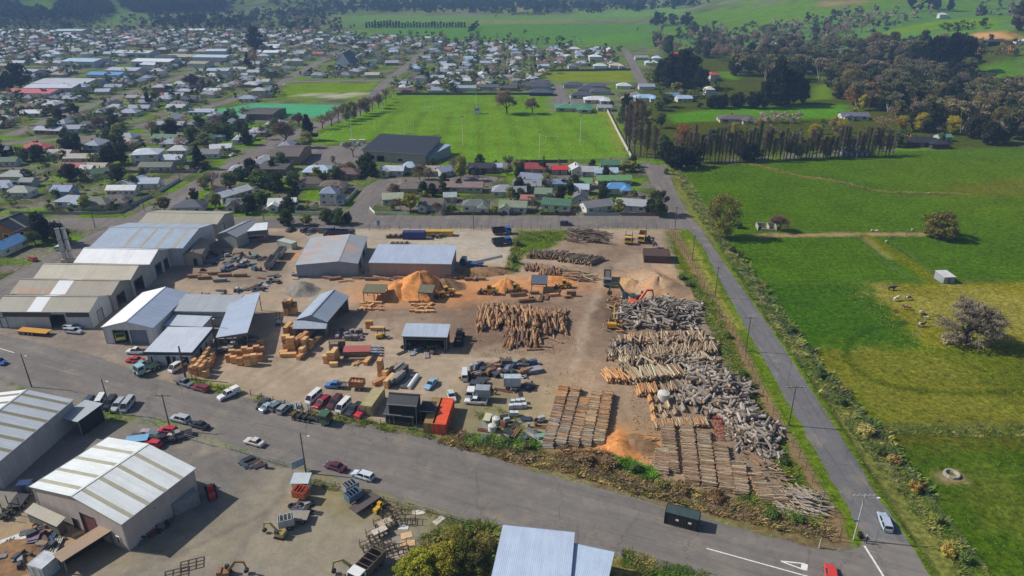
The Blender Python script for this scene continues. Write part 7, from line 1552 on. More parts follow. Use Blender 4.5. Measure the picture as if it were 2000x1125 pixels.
# ------------------------------------------------------------------ poles
POLEM = mat('pole_wood', (96,88,80), .85, var=.2); CPOLE = mat('pole_concrete', (178,176,170), .8, var=.12)
def pole(label, px, py, h, m=POLEM, arm=1.6, lamp=0, name='power_pole', ang=0, group='power poles', sign=False, r_=.16):
    t = thing(name, label, 'pole', g(px, py), R(ang), group); MB().tube((0,0,0),(0,0, h), r_, r_ * .65,8).obj('shaft', m, t)
    if arm:
        a_ = MB().bar((-arm, .12, h - .4),(arm, .12, h - .4), .12, .12).obj('cross_arm', m, t)
        for x in (-.9,-.5, .5, .9): MB().tube((x * arm, .12, h - .34),(x * arm, .12, h - .14), .05, n=6).obj('insulator', WHITE, a_)
    if lamp:
        l = MB(); l.tube((0,0, h - .8),(lamp, -.6, h - .2), .04, n=5); l.obj('lamp_arm', GALV, t); MB().box(lamp - .1,-.85, h - .28, lamp + .35,-.55, h - .12).obj('lamp_head', WHITE, t)
    if sign: MB().box(-1.0,-.2, h * .42,-.15,-.16, h * .42 + .35).obj('street_sign', mat('sign_blue', (70,150,196), .5, var=.05), t)
    return t
PO = []
for a, k in ((('wooden power pole with lamp beside the left-edge warehouse', 62,756,9), dict(lamp=1.4, arm=0)),(('wooden power pole with lamp beside the parked vans', 217,808,9), dict(lamp=1.4, arm=0)),(('wooden power pole with cross-arm by the lot fence', 333,840,9), dict()),(('wooden power pole with lamp beside the lot sign', 598,924,9.5), dict(lamp=1.6, arm=0)),
             (('white concrete power pole with blue street sign at the junction', 1667,1054,10), dict(m=CPOLE, arm=1.9, sign=True, lamp=1.8)),(('power pole nearest the junction pole along the lane', 1540,831,10), dict(arm=1.9)),(('second power pole up the lane', 1456,686,10), dict(arm=1.6)),(('third power pole up the lane', 1396,581,10), dict(arm=1.4)),(('fourth power pole up the lane', 1352,508,9), dict(arm=1.2)),(('power pole at the lane corner by the back street', 1318,448,9), dict(arm=1.2)),
             (('power pole behind the cream shed roof', 186,444,8), dict(arm=1)),(('power pole on the long street corner', 282,412,8), dict(arm=0)),(('power pole by the pale wall of the long street', 352,352,8), dict(arm=0)),(('thin power pole beside the white gabled house', 516,432,8), dict(arm=0)),(('thin pole on the back street near the crossing', 925,448,8), dict(arm=0)),(('power pole beside the office corner', 422,672,8), dict(arm=0, lamp=.8)),(('dark timber pole at the corner of the timber packs', 363,740,9), dict(arm=0, r_=.28)),
             (('white gate post by the bottom fence corner', 1600,1070,2.2), dict(m=CPOLE, arm=0, name='gate_post', r_=.14))): pole(*a, **k)
for x, y, h, lab in ((689,283,15, 'floodlight pole before the clubrooms car park'),(904,284,16, 'floodlight pole beside the clubrooms stand'),(1133,278,15, 'floodlight pole on the far side of the rugby field'),(1053,316,15, 'floodlight pole near the red-roofed house'),(748,218,14, 'floodlight pole beside the avenue trees'),(930,222,14, 'floodlight pole by the scoreboard'),(1114,219,14, 'floodlight pole by the green-roofed clubhouse')):
    t = pole(lab, x, y, h, WHITE, 0,0, 'floodlight_pole', group='floodlight poles', r_=.14); MB().bar((-.8,0, h),(.8,0, h), .12, .12).obj('light_bar', GALV, t)
    for q in (-.6,0, .6): MB().box(q - .2,-.2, h + .06, q + .2, .05, h + .4).obj('flood_lamp', GREYM, t)
a_, b_ = None, None
LP_ = [(1667,1054,10),(1540,831,10),(1456,686,10),(1396,581,10),(1352,508,9),(1318,448,9)]
SPANS = [(p, q, 'sagging power wires over the lane, %s span from the junction' % w_) for p, q, w_ in zip(LP_, LP_[1:], ('first', 'second', 'third', 'fourth', 'fifth'))]
LQ_ = [(62,756,9),(217,808,9),(333,840,9),(598,924,9.5)]
SPANS += [(p, q, 'sagging power wires beside the wide road, %s span from the left edge' % w_) for p, q, w_ in zip(LQ_, LQ_[1:], ('first', 'second', 'third'))]
for p, q, lab in SPANS:
    A_, B_ = g(*p[:2]), g(*q[:2]); t = thing('power_line', lab, 'wire', A_, 0, 'power wires')
    for x in (-1.2,1.2):
        m_ = MB(); pr = None
        for k in range(9):
            f = k / 8; v = (B_ - A_) * f + Vector((x, .1, p[2] * (1 - f) + q[2] * f - .2 - 1.0 * (1 - (2 * f - 1) ** 2)))
            if pr: m_.tube(pr, v, .02, n=3, caps=False)
            pr = v
        m_.obj('wire', DARKM, t)
# goal posts and scoreboard
for x, y, h, wd, lab in ((838,218,9,5.6, 'tall rugby goal posts near the left touchline'),(800,268,9,5.6, 'tall rugby goal posts behind the clubrooms'),(1078,274,2.4,7.3, 'white soccer goal on the near side of the field'),(1068,222,2.4,7.3, 'white soccer goal at the far side of the field')):
    t = thing('goal_posts', lab, 'goal', g(x, y));
    for s in (-1,1): MB().tube((s * wd / 2,0,0),(s * wd / 2,0, h), .09, n=6).obj('upright', WHITE, t)
    MB().tube((-wd / 2,0, min(h, 3)),(wd / 2,0, min(h, 3)), .08, n=6).obj('crossbar', WHITE, t)
t = thing('scoreboard', 'small white commentary hut with black windows beside the field', 'hut', g(932,222)); MB().box(-2.2,-1.2,0,2.2,1.2,4.2).obj('wall', WHITE, t); MB().box(-2.5,-1.5,4.2,2.5,1.5,4.35).obj('roof', GREYM, t)
for x in (-1.2, .3): MB().box(x, -1.23,2.4, x + 1.1,-1.205,3.4).obj('window', GLASS, t)
for x, lab in ((690, 'left white dugout beside the field'),(708, 'right white dugout beside the field')):
    t = thing('dugout', lab, 'shelter', g(x, 279)); MB().prism([(-1.8,0),(1.8,0),(1.8,2),(-1.8,2)], -.1,0).obj('back_wall', WHITE, t); MB().box(-1.9,-1.3,2.0,1.9, .05,2.1).obj('roof', WHITE, t)
# ------------------------------------------------------------------ small things
def simple(name, label, cat, px, py, build, rz=0, group=None):
    t = thing(name, label, cat, g(px, py), R(rz), group); build(t); return t
def hut(w_, d, h, wc, rc, gable=0):
    def f(t):
        MB().box(-w_ / 2,-d / 2,0, w_ / 2, d / 2, h).obj('wall', WALL, t, color=wc); MB().slab([(-w_ / 2 - .2,-d / 2 - .2, h + .05),(w_ / 2 + .2,-d / 2 - .2, h + .05),(w_ / 2 + .2, d / 2 + .2, h + .35),(-w_ / 2 - .2, d / 2 + .2, h + .35)], .05).obj('roof', ROOF, t, color=rc); MB().box(-.45,-d / 2 - .03,0, .45,-d / 2 - .005,2.0).obj('door', PAINT_, t, color=tuple(int(v * .7) for v in wc))
    return f
simple('hut', 'small white hut with iron roof by the lot gate', 'hut', 591,955, hut(3.0,2.4,2.4,(206,206,204),(190,200,206))); simple('hut', 'small rusty-white shed alone in the right paddock', 'hut', 1843,548, hut(3.6,4.6,2.2,(150,154,162),(206,206,206)),5)
def sign(t):
    MB().box(-1.3,-.05,1.2,1.3, .05,2.9).obj('board', mat('sign_board', (150,176,196), .5, var=.1), t)
    for x in (-1.2,1.2): MB().tube((x, .08,0),(x, .08,2.9), .05, n=6).obj('post', GALV, t)
simple('sign_board', 'pale blue sign board by the lot gate', 'sign', 584,922, sign, 40)
def flag(t): MB().tube((0,0,0),(0,0,3.4), .04, n=6).obj('staff', GREYM, t); MB().prism([(.05,1.0),(.9,1.4),(1.3,3.3),(.05,3.3)], -.02, .02).obj('banner', mat('banner_blue', (70,160,214), .6, var=.05), t)
simple('banner_flag', 'sky blue banner flag beside the back gate', 'flag', 737,447, flag, 10)
def tank(r_, h, m):
    def f(t):
        MB().tube((0,0,0),(0,0, h), r_, r_, 20).obj('tank_wall', m, t); MB().tube((0,0, h),(0,0, h + r_ * .25), r_ * 1.02, r_ * .35,20).obj('lid', m, t)
        for z in (h * .25, h * .5, h * .75): MB().tube((0,0, z - .05),(0,0, z + .05), r_ * 1.03, r_ * 1.03,20).obj('rib', m, t)
    return f
for x, y, r_, h, lab in ((1295,782,1.35,2.1, 'white ribbed water tank among the post bundles'),(969,828, .85,1.5, 'upper white plastic tank near the bottom junk'),(961,842, .85,1.5, 'lower white plastic tank near the bottom junk'),(843,457, .8,1.2, 'small pale tank beside the yellow container')): simple('water_tank', lab, 'tank', x, y, tank(r_, h, mat('tank_plastic', (206,204,196), .5, var=.12)))
def ibc(t):
    MB().box(-.55,-.5, .15, .55, .5,1.1, taper=.05).obj('bottle', mat('ibc_plastic', (206,212,216), .4, var=.08), t); m_ = MB()
    for x in (-.57,0, .57):
        for y in (-.52, .52): m_.bar((x, y, .1),(x, y, 1.15), .04, .04)
    for z in (.3, .7,1.12):
        for y in (-.52, .52): m_.bar((-.57, y, z),(.57, y, z), .04, .04)
    m_.obj('cage', GALV, t); MB().box(-.6,-.55,0, .6, .55, .13).obj('pallet', WOOD, t)
for i, (x, y) in enumerate(((998,798),(1007,797),(1016,797),(1024,796),(1002,789),(1012,788),(1021,787),(1000,812),(1008,812))): auto_label(simple('liquid_tank', None, 'tank', x, y, ibc, rnd.uniform(-8,8), 'caged plastic liquid tanks'), 'white caged liquid tank', g(x, y))
def bag(t): MB().box(-.5,-.5,0, .5, .5, .95, taper=.06).obj('sack', mat('bulk_bag', (206,188,156), .8, var=.15), t); MB().tube((-.3,0, .95),(.3,0,1.15), .05, n=5).obj('strap', WHITE, t)
for i in range(8): auto_label(simple('bulk_bag', None, 'bag', 764 + i * 4.4,476 - (i % 2) * 1.5, bag, rnd.uniform(-20,20), 'beige bulk bags'), 'beige bulk bag', g(764 + i * 4.4,476 - (i % 2) * 1.5))
for i in range(9): simple('pallet_crate', 'brown pallet crate, %s from the purple bin by the back fence' % ('first', 'second', 'third', 'fourth', 'fifth', 'sixth', 'seventh', 'eighth', 'ninth')[i], 'crate', 784 - i * 5.2 if i < 6 else 846 + (i - 6) * 8,463 + (i % 2) * 2, lambda t: [MB().box(-.6,-.5, z, .6, .5, z + .16).obj('slat', WOOD, t) for z in (.02, .28, .54, .8,1.06)], rnd.uniform(-9,9), 'brown pallet crates')
# steel racks in the lot
def rack(L, Wd, H):
    def f(t):
        for x in (-L / 2,0, L / 2):
            for y in (-Wd / 2, Wd / 2): MB().bar((x, y, 0),(x, y, H), .09, .09).obj('upright', RUSTD, t)
        for z in (.15, H * .55):
            for y in (-Wd / 2, Wd / 2): MB().bar((-L / 2, y, z),(L / 2, y, z), .08, .08).obj('rail', RUSTD, t)
            for i in range(5): x = -L / 2 + L * i / 4; MB().bar((x, -Wd / 2, z + .08),(x, Wd / 2, z + .08), .07, .07).obj('cross_bar', RUSTD, t)
    return f
RUSTD = mat('dark_rust', (78,64,58), .8, var=.25)
for x, y, a, lab in ((726,1066,35, 'steel rack nearest the tipper truck'),(738,1046,35, 'steel rack second from the tipper truck'),(752,1024,35, 'steel rack third from the tipper truck'),(764,1006,35, 'steel rack farthest from the tipper truck'),(792,1020,5, 'steel rack standing alone on the right'),(748,1074,30, 'steel rack by the plywood sheets'),(776,1078,20, 'steel rack beside the green bush')): simple('steel_rack', lab, 'rack', x, y, rack(3.6,1.6,1.8), a, 'rusty steel racks')
for x, y, lab in ((1404,856, 'lower red steel rack beside the grey stump heap'),(1402,842, 'middle red steel rack beside the grey stump heap'),(1400,828, 'upper red steel rack beside the grey stump heap')): simple('red_rack', lab, 'rack', x, y, lambda t: [MB().bar(p_, q_, .1, .1).obj('bar', mat('red_steel', (176,62,46), .7, var=.2), t) for p_, q_ in (((-.7,-.7,0),(-.7,-.7,1.6)),((.7,-.7,0),(.7,-.7,1.6)),((-.7, .7,0),(-.7, .7,1.6)),((.7, .7,0),(.7, .7,1.6)),((-.7,-.7,1.6),(.7,-.7,1.6)),((-.7, .7,1.6),(.7, .7,1.6)),((-.7,-.7, .5),(.7,-.7, .5)),((-.7,-.7,1.6),(-.7, .7,1.6)),((.7,-.7,1.6),(.7, .7,1.6)))], 10, 'red steel racks')
for i, (x, y, a, L, wd, c) in enumerate(((752,1030,35,2.6,1.3,(176,160,140)),(742,1046,35,2.6,1.3,(196,186,172)),(794,1046,20,2.0,1.4,(206,172,132)),(796,1062,10,2.6,1.3,(206,166,118)),(780,1085,40,2.4,1.2,(176,160,146)),(818,1001,10,2.4,1.2,(206,200,186)),(858,1016,50,2.4,1.2,(190,184,172)),(788,1030,0,1.8,1.2,(206,208,206)),(30,1056,35,4.5,3.0,(206,206,200)),(60,1080,20,2.2,1.6,(196,170,130)),(160,1040,35,3,1,(206,170,110)))):
    o = MB().box(-L / 2,-wd / 2, .02 + (i < 2) * 1.2, L / 2, wd / 2, .1 + (i < 2) * 1.2).obj('plywood_sheet', mat('plywood', objcol=True, rough=.8, var=.2, sc_=1.5), loc=g(x, y), rz=R(a), cat='sheet', group='sheets lying in the lot', color=c); auto_label(o, '%s sheet lying' % ('orange' if c[2] < 135 else 'pale'), g(x, y))
for x, y, a, lab in ((375,1103,20, 'flat steel grid lying on the lot gravel'),(345,1122,20, 'second flat steel grid at the bottom of the lot')):
    simple('steel_grid', lab, 'grid', x, y, lambda t: [MB().bar((-1.8,-1.2 + .8 * i, .06),(1.8,-1.2 + .8 * i, .06), .08, .06).obj('bar', RUSTD, t) for i in range(4)] + [MB().bar((-1.8 + 1.2 * i, -1.2, .1),(-1.8 + 1.2 * i, 1.2, .1), .08, .06).obj('bar', RUSTD, t) for i in range(4)], a)
# junk in the yard and lot: drums, tyres, panels, engine blocks
def j_drum(t, c): MB().tube((0,0,0),(0,0, .9), .3, n=12).obj('barrel', PAINT_, t, color=c); [MB().tube((0,0, z),(0,0, z + .03), .32, n=12).obj('hoop', PAINT_, t, color=c) for z in (.28, .6)]
def j_tyre(t, c):
    b = MB(); n = 14
    for k in range(n):
        a0, a1 = 6.283 * k / n, 6.283 * (k + 1) / n
        P = lambda a, r_, z: (math.cos(a) * r_, math.sin(a) * r_, z)
        for (ra, za),(rb, zb) in (((.5,0),(.55, .15)),((.55, .15),(.5, .3)),((.5, .3),(.28, .3)),((.28, .3),(.28,0)),((.28,0),(.5,0))): b.quad(P(a0, ra, za), P(a1, ra, za), P(a1, rb, zb), P(a0, rb, zb))
    b.obj('tread', TYRE, t)
def j_panel(t, c): [MB().box(-1 + rnd.uniform(-.2, .2),-.6, .02 + i * .12,1 + rnd.uniform(-.2, .2), .6, .1 + i * .12, rz=rnd.uniform(-.2, .2)).obj('sheet', PAINT_, t, color=tuple(int(v * rnd.uniform(.8,1.1)) for v in c)) for i in range(rnd.randint(2,6))]
def j_frame(t, c):
    MB().box(-.8,-.4, .25, .5, .4, .9, taper=.1).obj('housing', PAINT_, t, color=c); MB().tube((.5,0, .6),(1.1,0, .6), .18, n=8).obj('shaft', DARKM, t)
    for x in (-.6, .4): MB().bar((x, -.5, .12),(x, .5, .12), .12, .24).obj('skid', DARKM, t)
def j_beam(t, c): [MB().bar((-1.6,-.4 + .25 * i, .12),(1.6 + rnd.uniform(-.4, .4),-.4 + .25 * i + rnd.uniform(-.1, .1), .12 + .1 * (i % 2)), .14, .16).obj('beam', PAINT_, t, color=c) for i in range(4)]
JK = (('steel_drum', 'drum', j_drum, 'steel drum'),('scrap_girder', 'girder', j_beam, 'girder bundle'),('old_tyre', 'tyre', j_tyre, 'old tyre'),('scrap_metal', 'scrap', j_panel, 'stack of scrap sheets'),('machine_part', 'machine', j_frame, 'old machine part'),('scrap_girder', 'girder', j_beam, 'girder bundle'))
JC = ((70,74,80),(120,124,130),(150,154,158),(92,84,78),(78,98,124),(150,116,82),(176,178,178),(56,56,58),(122,82,66)); JN = dict(zip(JC, ('dark grey', 'grey', 'pale grey', 'brown', 'blue', 'orange', 'white', 'black', 'rusty')))
def junk(P, n, seed, hs=(.8,1.3)):
    r = random.Random(seed); a, b_, c = g(*P[0]), g(*P[1]), g(*P[2])
    for i in range(n):
        p = a + (b_ - a) * r.random() + (c - a) * r.random(); nm, ct, f, ds = r.choice(JK); cl = r.choice(JC); t = thing(nm, '', ct, p, r.uniform(0,6.28), 'junk and machinery in the yards'); f(t, cl); s = r.uniform(*hs); t.scale = (s, s, s * r.uniform(.8,1.3)); auto_label(t, '%s %s' % (JN[cl] if nm != 'old_tyre' else 'black', ds), p)
junk(((915,742),(1045,732),(918,716)),90,1,(1.0,1.8)); junk(((940,772),(1040,768),(945,755)),16,2); junk(((940,868),(1060,874),(950,812)),44,3); junk(((830,828),(850,830),(832,800)),14,4); junk(((785,690),(868,694),(788,674)),22,5,(.9,1.4)); junk(((390,535),(520,530),(400,500)),34,6,(1,1.6)); junk(((400,512),(480,515),(405,490)),14,7,(1,1.6))
junk(((565,1002),(612,1005),(570,985)),14,8); junk(((60,1060),(110,1075),(60,1020)),22,9,(.9,1.5)); junk(((0,1110),(60,1120),(10,1060)),16,10); junk(((260,862),(340,872),(270,840)),12,11); junk(((470,905),(530,925),(472,895)),8,12); junk(((580,470),(660,460),(590,455)),6,13); junk(((500,560),(545,556),(508,538)),12,14); junk(((1195,600),(1290,600),(1210,575)),14,15); junk(((560,545),(600,548),(566,530)),8,16); junk(((560,805),(600,815),(565,790)),8,17); junk(((1270,470),(1300,500),(1262,462)),12,18); junk(((250,1060),(330,1010),(262,1070)),18,19,(.7,1.2)); junk(((690,545),(930,535),(700,530)),14,20); junk(((430,690),(500,665),(440,700)),8,21)
junk(((380,582),(520,570),(385,572)),16,22,(1,1.5))
# ruined pen, trough, wheelie bins, gates
def pen(t):
    for a, b_ in (((-4,-2),(-4,3)),((-4,3),(3,3)),((0,-2),(0,3)),((3,-1),(3,3))): MB().bar((*a, .8),(*b_, .8), .3,1.6).obj('wall', CONC, t)
    MB().bar((-3,-2.2, .5),(2,-2.4, .5), .3,1.0).obj('wall', CONC, t)
simple('ruined_pen', 'roofless concrete pen in the paddock beside the leafless bush', 'pen', 1500,448, pen, -8)
def ring(t):
    for k in range(12): a0, a1 = 6.283 * k / 12 + .02,6.283 * (k + 1) / 12 - .02; MB().prism([(1.0,0),(1.45,0),(1.4, .55),(1.05, .55)], -.34, .34).obj('stone', CONC, t, rz=a0)
simple('stone_trough', 'round stone trough in the lowest paddock', 'trough', 1858,928, ring)
def bin_(t): MB().box(-.28,-.35, .08, .28, .35,1.0, taper=-.03).obj('bin_body', BLACKP, t); MB().box(-.33,-.4,1.0, .33, .4,1.07).obj('lid', BLACKP, t); MB().tube((-.3, .32, .1),(.3, .32, .1), .1, n=8).obj('axle_wheel', TYRE, t)
simple('wheelie_bin', 'black wheelie bin beside the concrete pole', 'bin', 1679,1050, bin_)
def gate(t):
    for z in (.3, .6, .9,1.15): MB().tube((-2,0, z),(2,0, z), .035, n=5).obj('bar', GALV, t)
    for x in (-2,2): MB().tube((x, 0,0),(x, 0,1.4), .07, n=6).obj('gate_post', WOOD, t)
for x, y, a, lab in ((1680,463,60, 'farm gate at the left of the dirt track'),(1738,464,50, 'farm gate in the middle of the dirt track'),(1780,460,0, 'farm gate beside the olive bush')): simple('farm_gate', lab, 'gate', x, y, gate, a, 'farm gates')
# ------------------------------------------------------------------ animals and people
def skinned(name, verts, edges, radii, root, sub=1):
    me = bpy.data.meshes.new(name); me.from_pydata(verts, edges, []); o = bpy.data.objects.new(name, me); COL.objects.link(o); md = o.modifiers.new('skin', 'SKIN')
    for i, r_ in enumerate(radii): me.skin_vertices[0].data[i].radius = (r_, r_) if not hasattr(r_, '__len__') else r_
    me.skin_vertices[0].data[root].use_root = True; o.modifiers.new('sub', 'SUBSURF').levels = sub; o.modifiers['sub'].render_levels = sub
    dg = bpy.context.evaluated_depsgraph_get(); dg.update(); out = bpy.data.meshes.new_from_object(o.evaluated_get(dg)); bpy.data.objects.remove(o)
    for p in out.polygons: p.use_smooth = True
    out.name = name; return out
def quadruped(name, head_down, k=1.0, fat=1.0):
    hz_ = .35 if head_down else 1.35; hx = 1.45 if head_down else 1.35
    v = [(-.75,0,1.05),(-.2,0, .98),(.4,0,1.0),(.75,0,1.12),(1.05,0,(1.3 + hz_) / 2 if head_down else 1.3),(hx, 0, hz_),(hx + .28,0, hz_ - .18)]
    r_ = [.3 * fat, .38 * fat, .38 * fat, .3 * fat, .19, .15, .09]; e = [(i, i + 1) for i in range(6)]
    for s in (-1,1):
        o = len(v); v += [(-.72, s * .2, .72),(-.62, s * .2, .6),(-.8, s * .2, .36),(-.76, s * .2, .05)]; r_ += [.17, .12, .075, .07]; e += [(0, o),(o, o + 1),(o + 1, o + 2),(o + 2, o + 3)]
        o = len(v); v += [(.58, s * .2, .7),(.6, s * .2, .38),(.58, s * .2, .05)]; r_ += [.14, .08, .07]; e += [(3, o),(o, o + 1),(o + 1, o + 2)]
        o = len(v); v += [(hx - .06, s * .2, hz_ + .1)]; r_ += [.05]; e += [(5, o)]
    o = len(v); v += [(-1.02,0,1.05),(-1.08,0, .55)]; r_ += [.05, .045]; e += [(0, o),(o, o + 1)]
    return skinned(name, v, e, r_, 1)
def hide(key, c, c2):
    t = NT(key); p = t.coord('obj'); n = t.noise(p, 1.4,2); t.l(t.mix(t.rng(n, 0,1, .5, .54), lin(c), lin(c2)), t.b.inputs['Base Color']); t.b.inputs['Roughness'].default_value = .8; return t.m
CM = [quadruped('cow', True), quadruped('cow', False)]; HM = {'black': hide('hide_black', (36,34,34),(44,40,38)), 'white': hide('hide_white', (222,218,208),(206,200,190)), 'black and white': hide('hide_pied', (44,40,40),(206,202,196)), 'brown': hide('hide_brown', (110,74,54),(120,84,62)), 'brown and white': hide('hide_brown_pied', (122,82,60),(214,206,194))}
for x, y, c, a, lab in ((1741,567, 'black', 0, 'black cow highest up the yellow paddock'),(1749,588, 'white', 30, 'white cow below the black cow'),(1772,586, 'black and white', 20, 'black and white cow right of the white cow'),(1770,605, 'brown and white', 160, 'brown and white cow in the middle of the herd'),(1748,610, 'brown', -20, 'small brown calf at the left of the herd'),(1799,612, 'white', 10, 'white cow standing behind the black calf'),(1803,619, 'black', -10, 'black calf between the two white cows'),(1810,624, 'white', 190, 'white cow right of the black calf'),(1798,638, 'black and white', 5, 'dark pied cow nearest the leafless tree')):
    me = CM[hash(lab) % 2 if False else (len(lab) % 2)].copy(); me.materials.clear(); me.materials.append(HM[c]); o = link(me, 'cow', loc=g(x, y), rz=R(a), label=lab, cat='cow', group='cows in the yellow paddock'); o.scale = (1.05,) * 3 if 'calf' not in lab else (.7,) * 3
SM = quadruped('sheep', True, fat=1.25); SM.materials.append(mat('wool', (206,196,176), .9, var=.15))
for x, y, a, lab in ((1703,452,10, 'sheep beside the fence left of the track'),(1712,453,150, 'sheep close behind the first one by the fence'),(1782,451,0, 'sheep near the wide olive bush'),(1731,474,20, 'sheep on the pale track below the gate')):
    o = link(SM, 'sheep', loc=g(x, y), rz=R(a), label=lab, cat='sheep', group='sheep by the dirt track'); o.scale = (.62,) * 3
def person(label, px, py, ang, shirt, trouser, stride=.22, hair=(50,40,34)):
    v = [(0,0, .95),(0,0,1.15),(0,0,1.4),(.02,0,1.52),(.04,0,1.64),(.05,0,1.74)]; r_ = [(.15, .12),(.14, .11),(.17, .11), .06, .1, .09]; e = [(0,1),(1,2),(2,3),(3,4),(4,5)]
    for s in (-1,1):
        o = len(v); f = stride * s; v += [(0, s * .1, .88),(f * .6 + .04, s * .1, .5),(f - .02, s * .1, .1),(f + .14, s * .1, .05)]; r_ += [.1, .075, .05, .045]; e += [(0, o),(o, o + 1),(o + 1, o + 2),(o + 2, o + 3)]
        o = len(v); v += [(0, s * .2,1.38),(-f * .5 - .02, s * .25,1.12),(-f * .6 + .1, s * .25, .9),(-f * .6 + .14, s * .24, .82)]; r_ += [.065, .05, .04, .042]; e += [(2, o),(o, o + 1),(o + 1, o + 2),(o + 2, o + 3)]
    me = skinned('person', v, e, r_, 0);
    for k, c in (('skin', (196,150,124)),('shirt', shirt),('trouser', trouser)): me.materials.append(mat('cloth_%d_%d_%d' % c, c, .9, var=.1))
    for p in me.polygons:
        z = p.center.z; y = abs(p.center.y); p.material_index = 0 if z > 1.49 or (y > .2 and z < .93) else 1 if z > .95 else 2
    o = link(me, 'person', loc=g(px, py), rz=R(ang), label=label, cat='person'); MB().tube((.03,0,1.70),(.02,0,1.85), .115, .07,10).obj('hair', mat('hair_%d' % hair[0], hair, .9, var=.1), o); return o
person('person in dark clothes walking across the road below the pickup', 266,735,200,(44,46,54),(40,42,50)); person('person in a red high-visibility top beside the teal pickup', 262,716,240,(226,70,70),(50,54,64), .1); person('person in blue with a pale cap at the junction corner', 1690,1061,100,(70,96,140),(44,48,60), .18,(214,210,200))
# ------------------------------------------------------------------ rough grass, weeds and hedgerow along the banks
TUFT = []
def tufts(px, n, h, cols, spread, seed, blades=6, wide=.2):
    """scatter tufts of grass blades along a pixel polyline band (spread metres)"""
    r = np.random.RandomState(seed); P = W(px); seg = np.hypot(*np.diff(P, axis=0).T); cum = np.concatenate([[0], np.cumsum(seg)]); t = r.rand(n) * cum[-1]; i = np.clip(np.searchsorted(cum, t) - 1,0, len(seg) - 1)
    f = ((t - cum[i]) / seg[i])[:, None]; c = P[i] * (1 - f) + P[i + 1] * f; d = (P[i + 1] - P[i]) / seg[i][:, None]; nn = np.stack([-d[:, 1], d[:, 0]], 1); c = c + nn * (r.uniform(-.5, .5,(n, 1)) * spread)
    keep = wnoise(c[:, 0], c[:, 1], .8) + r.uniform(-.5, .5, n) > -.35; c = c[keep]; n = len(c)
    hh = .8 * h * (.45 + .9 * np.clip(.5 + wnoise(c[:, 0] + 7, c[:, 1], .7),0,1.2)) * r.uniform(.6,1.3, n)
    ci = np.clip(((wnoise(c[:, 0] + 31, c[:, 1] + 5, .45) * .5 + .5) * len(cols) + r.uniform(-.7, .7, n)).astype(int),0, len(cols) - 1); C = np.array([lin(q) for q in cols])[ci] * 1.35 * r.uniform(.75,1.25,(n, 1))
    for k in range(blades):
        a = r.uniform(0,6.28, n); w_ = hh * wide * r.uniform(.5,1.1, n); off = r.normal(size=(n, 2)) * hh[:, None] * .35; lean = np.stack([np.cos(a), np.sin(a)], 1) * (hh * r.uniform(.5,1.4, n))[:, None]; sd = np.stack([-np.sin(a), np.cos(a)], 1) * w_[:, None] * .5
        b = c + off; z = np.zeros(n); hz_ = hh * r.uniform(.55,1.1, n)
        q = np.stack([np.c_[b - sd, z], np.c_[b + sd, z], np.c_[b + sd * .7 + lean * .6, hz_ * .75], np.c_[b - sd * .4 + lean, hz_]], 1); TUFT.append((q.reshape(-1,3), np.repeat(C * r.uniform(.8,1.2,(n, 1)),4, axis=0)))
GRN = ((66,92,28),(84,104,34),(108,112,44),(74,96,30)); DRY = ((150,134,84),(132,116,74),(116,112,62),(92,100,48)); BRM = ((112,92,70),(130,108,80),(118,102,70),(98,92,54)); HED = ((150,140,84),(122,122,66),(96,106,52),(72,90,42),(132,120,76))
tufts([(1420,486),(1512,622),(1620,765),(1700,862),(1790,972),(1900,1125)], 5200, .7, HED, 5.2,1); tufts([(1440,500),(1530,625),(1640,765),(1730,862),(1820,972)], 900,1.1, HED[1:4] + ((96,84,54),),2.6,2, wide=.5); tufts([(1318,332),(1350,380),(1385,440),(1420,486)], 1500, .9, HED, 4.5,3)
tufts([(1402,478),(1500,620),(1600,770),(1728,972),(1830,1130)], 1600, .3,((96,122,40),(86,110,38)),1.6,4); tufts([(866,852),(930,868),(1030,892),(1130,912),(1230,945),(1330,968),(1450,1000),(1560,1024),(1632,1040)], 5200, .8, BRM + DRY[:2], 5.0,5); tufts([(905,860),(960,862),(1050,876)], 1800, .8,((72,112,30),(84,116,34),(66,100,28)),3.6,6)
tufts([(1195,893),(1235,915),(1275,930)], 1100, .8,((72,112,30),(84,116,34),(66,100,28)),3.0,7); tufts([(1440,968),(1500,990),(1560,1010),(1600,1022)], 900, .8, GRN + BRM[:1], 3.0,8); tufts([(1100,890),(1150,892),(1200,898)], 800, .9, BRM[:2], 4.0,9)
tufts([(1345,540),(1385,600),(1420,680),(1462,780),(1515,880),(1565,965),(1605,1008)], 3000, .7, GRN + DRY[3:], 5.0,10); tufts([(1020,460),(1060,465),(1100,460)], 1500, .6, GRN, 9.0,11); tufts([(1012,470),(1005,500),(1000,530)], 700, .9, GRN + BRM[2:], 4,12)
tufts([(500,778),(580,802),(690,824),(850,852)], 1500, .45, GRN + DRY[2:], 2.6,13); tufts([(372,740),(400,758),(460,768)], 500, .3, GRN, 2.2,14); tufts([(600,936),(700,965),(800,992),(920,1028)], 1100, .35, DRY + GRN[:1], 2.2,15); tufts([(880,1030),(900,1080),(880,1120)], 2600, .9, HED[1:] + GRN, 11,16); tufts([(930,1040),(945,1085),(940,1125)], 1400,1.5, DRY[1:] + GRN[:2], 5,17)
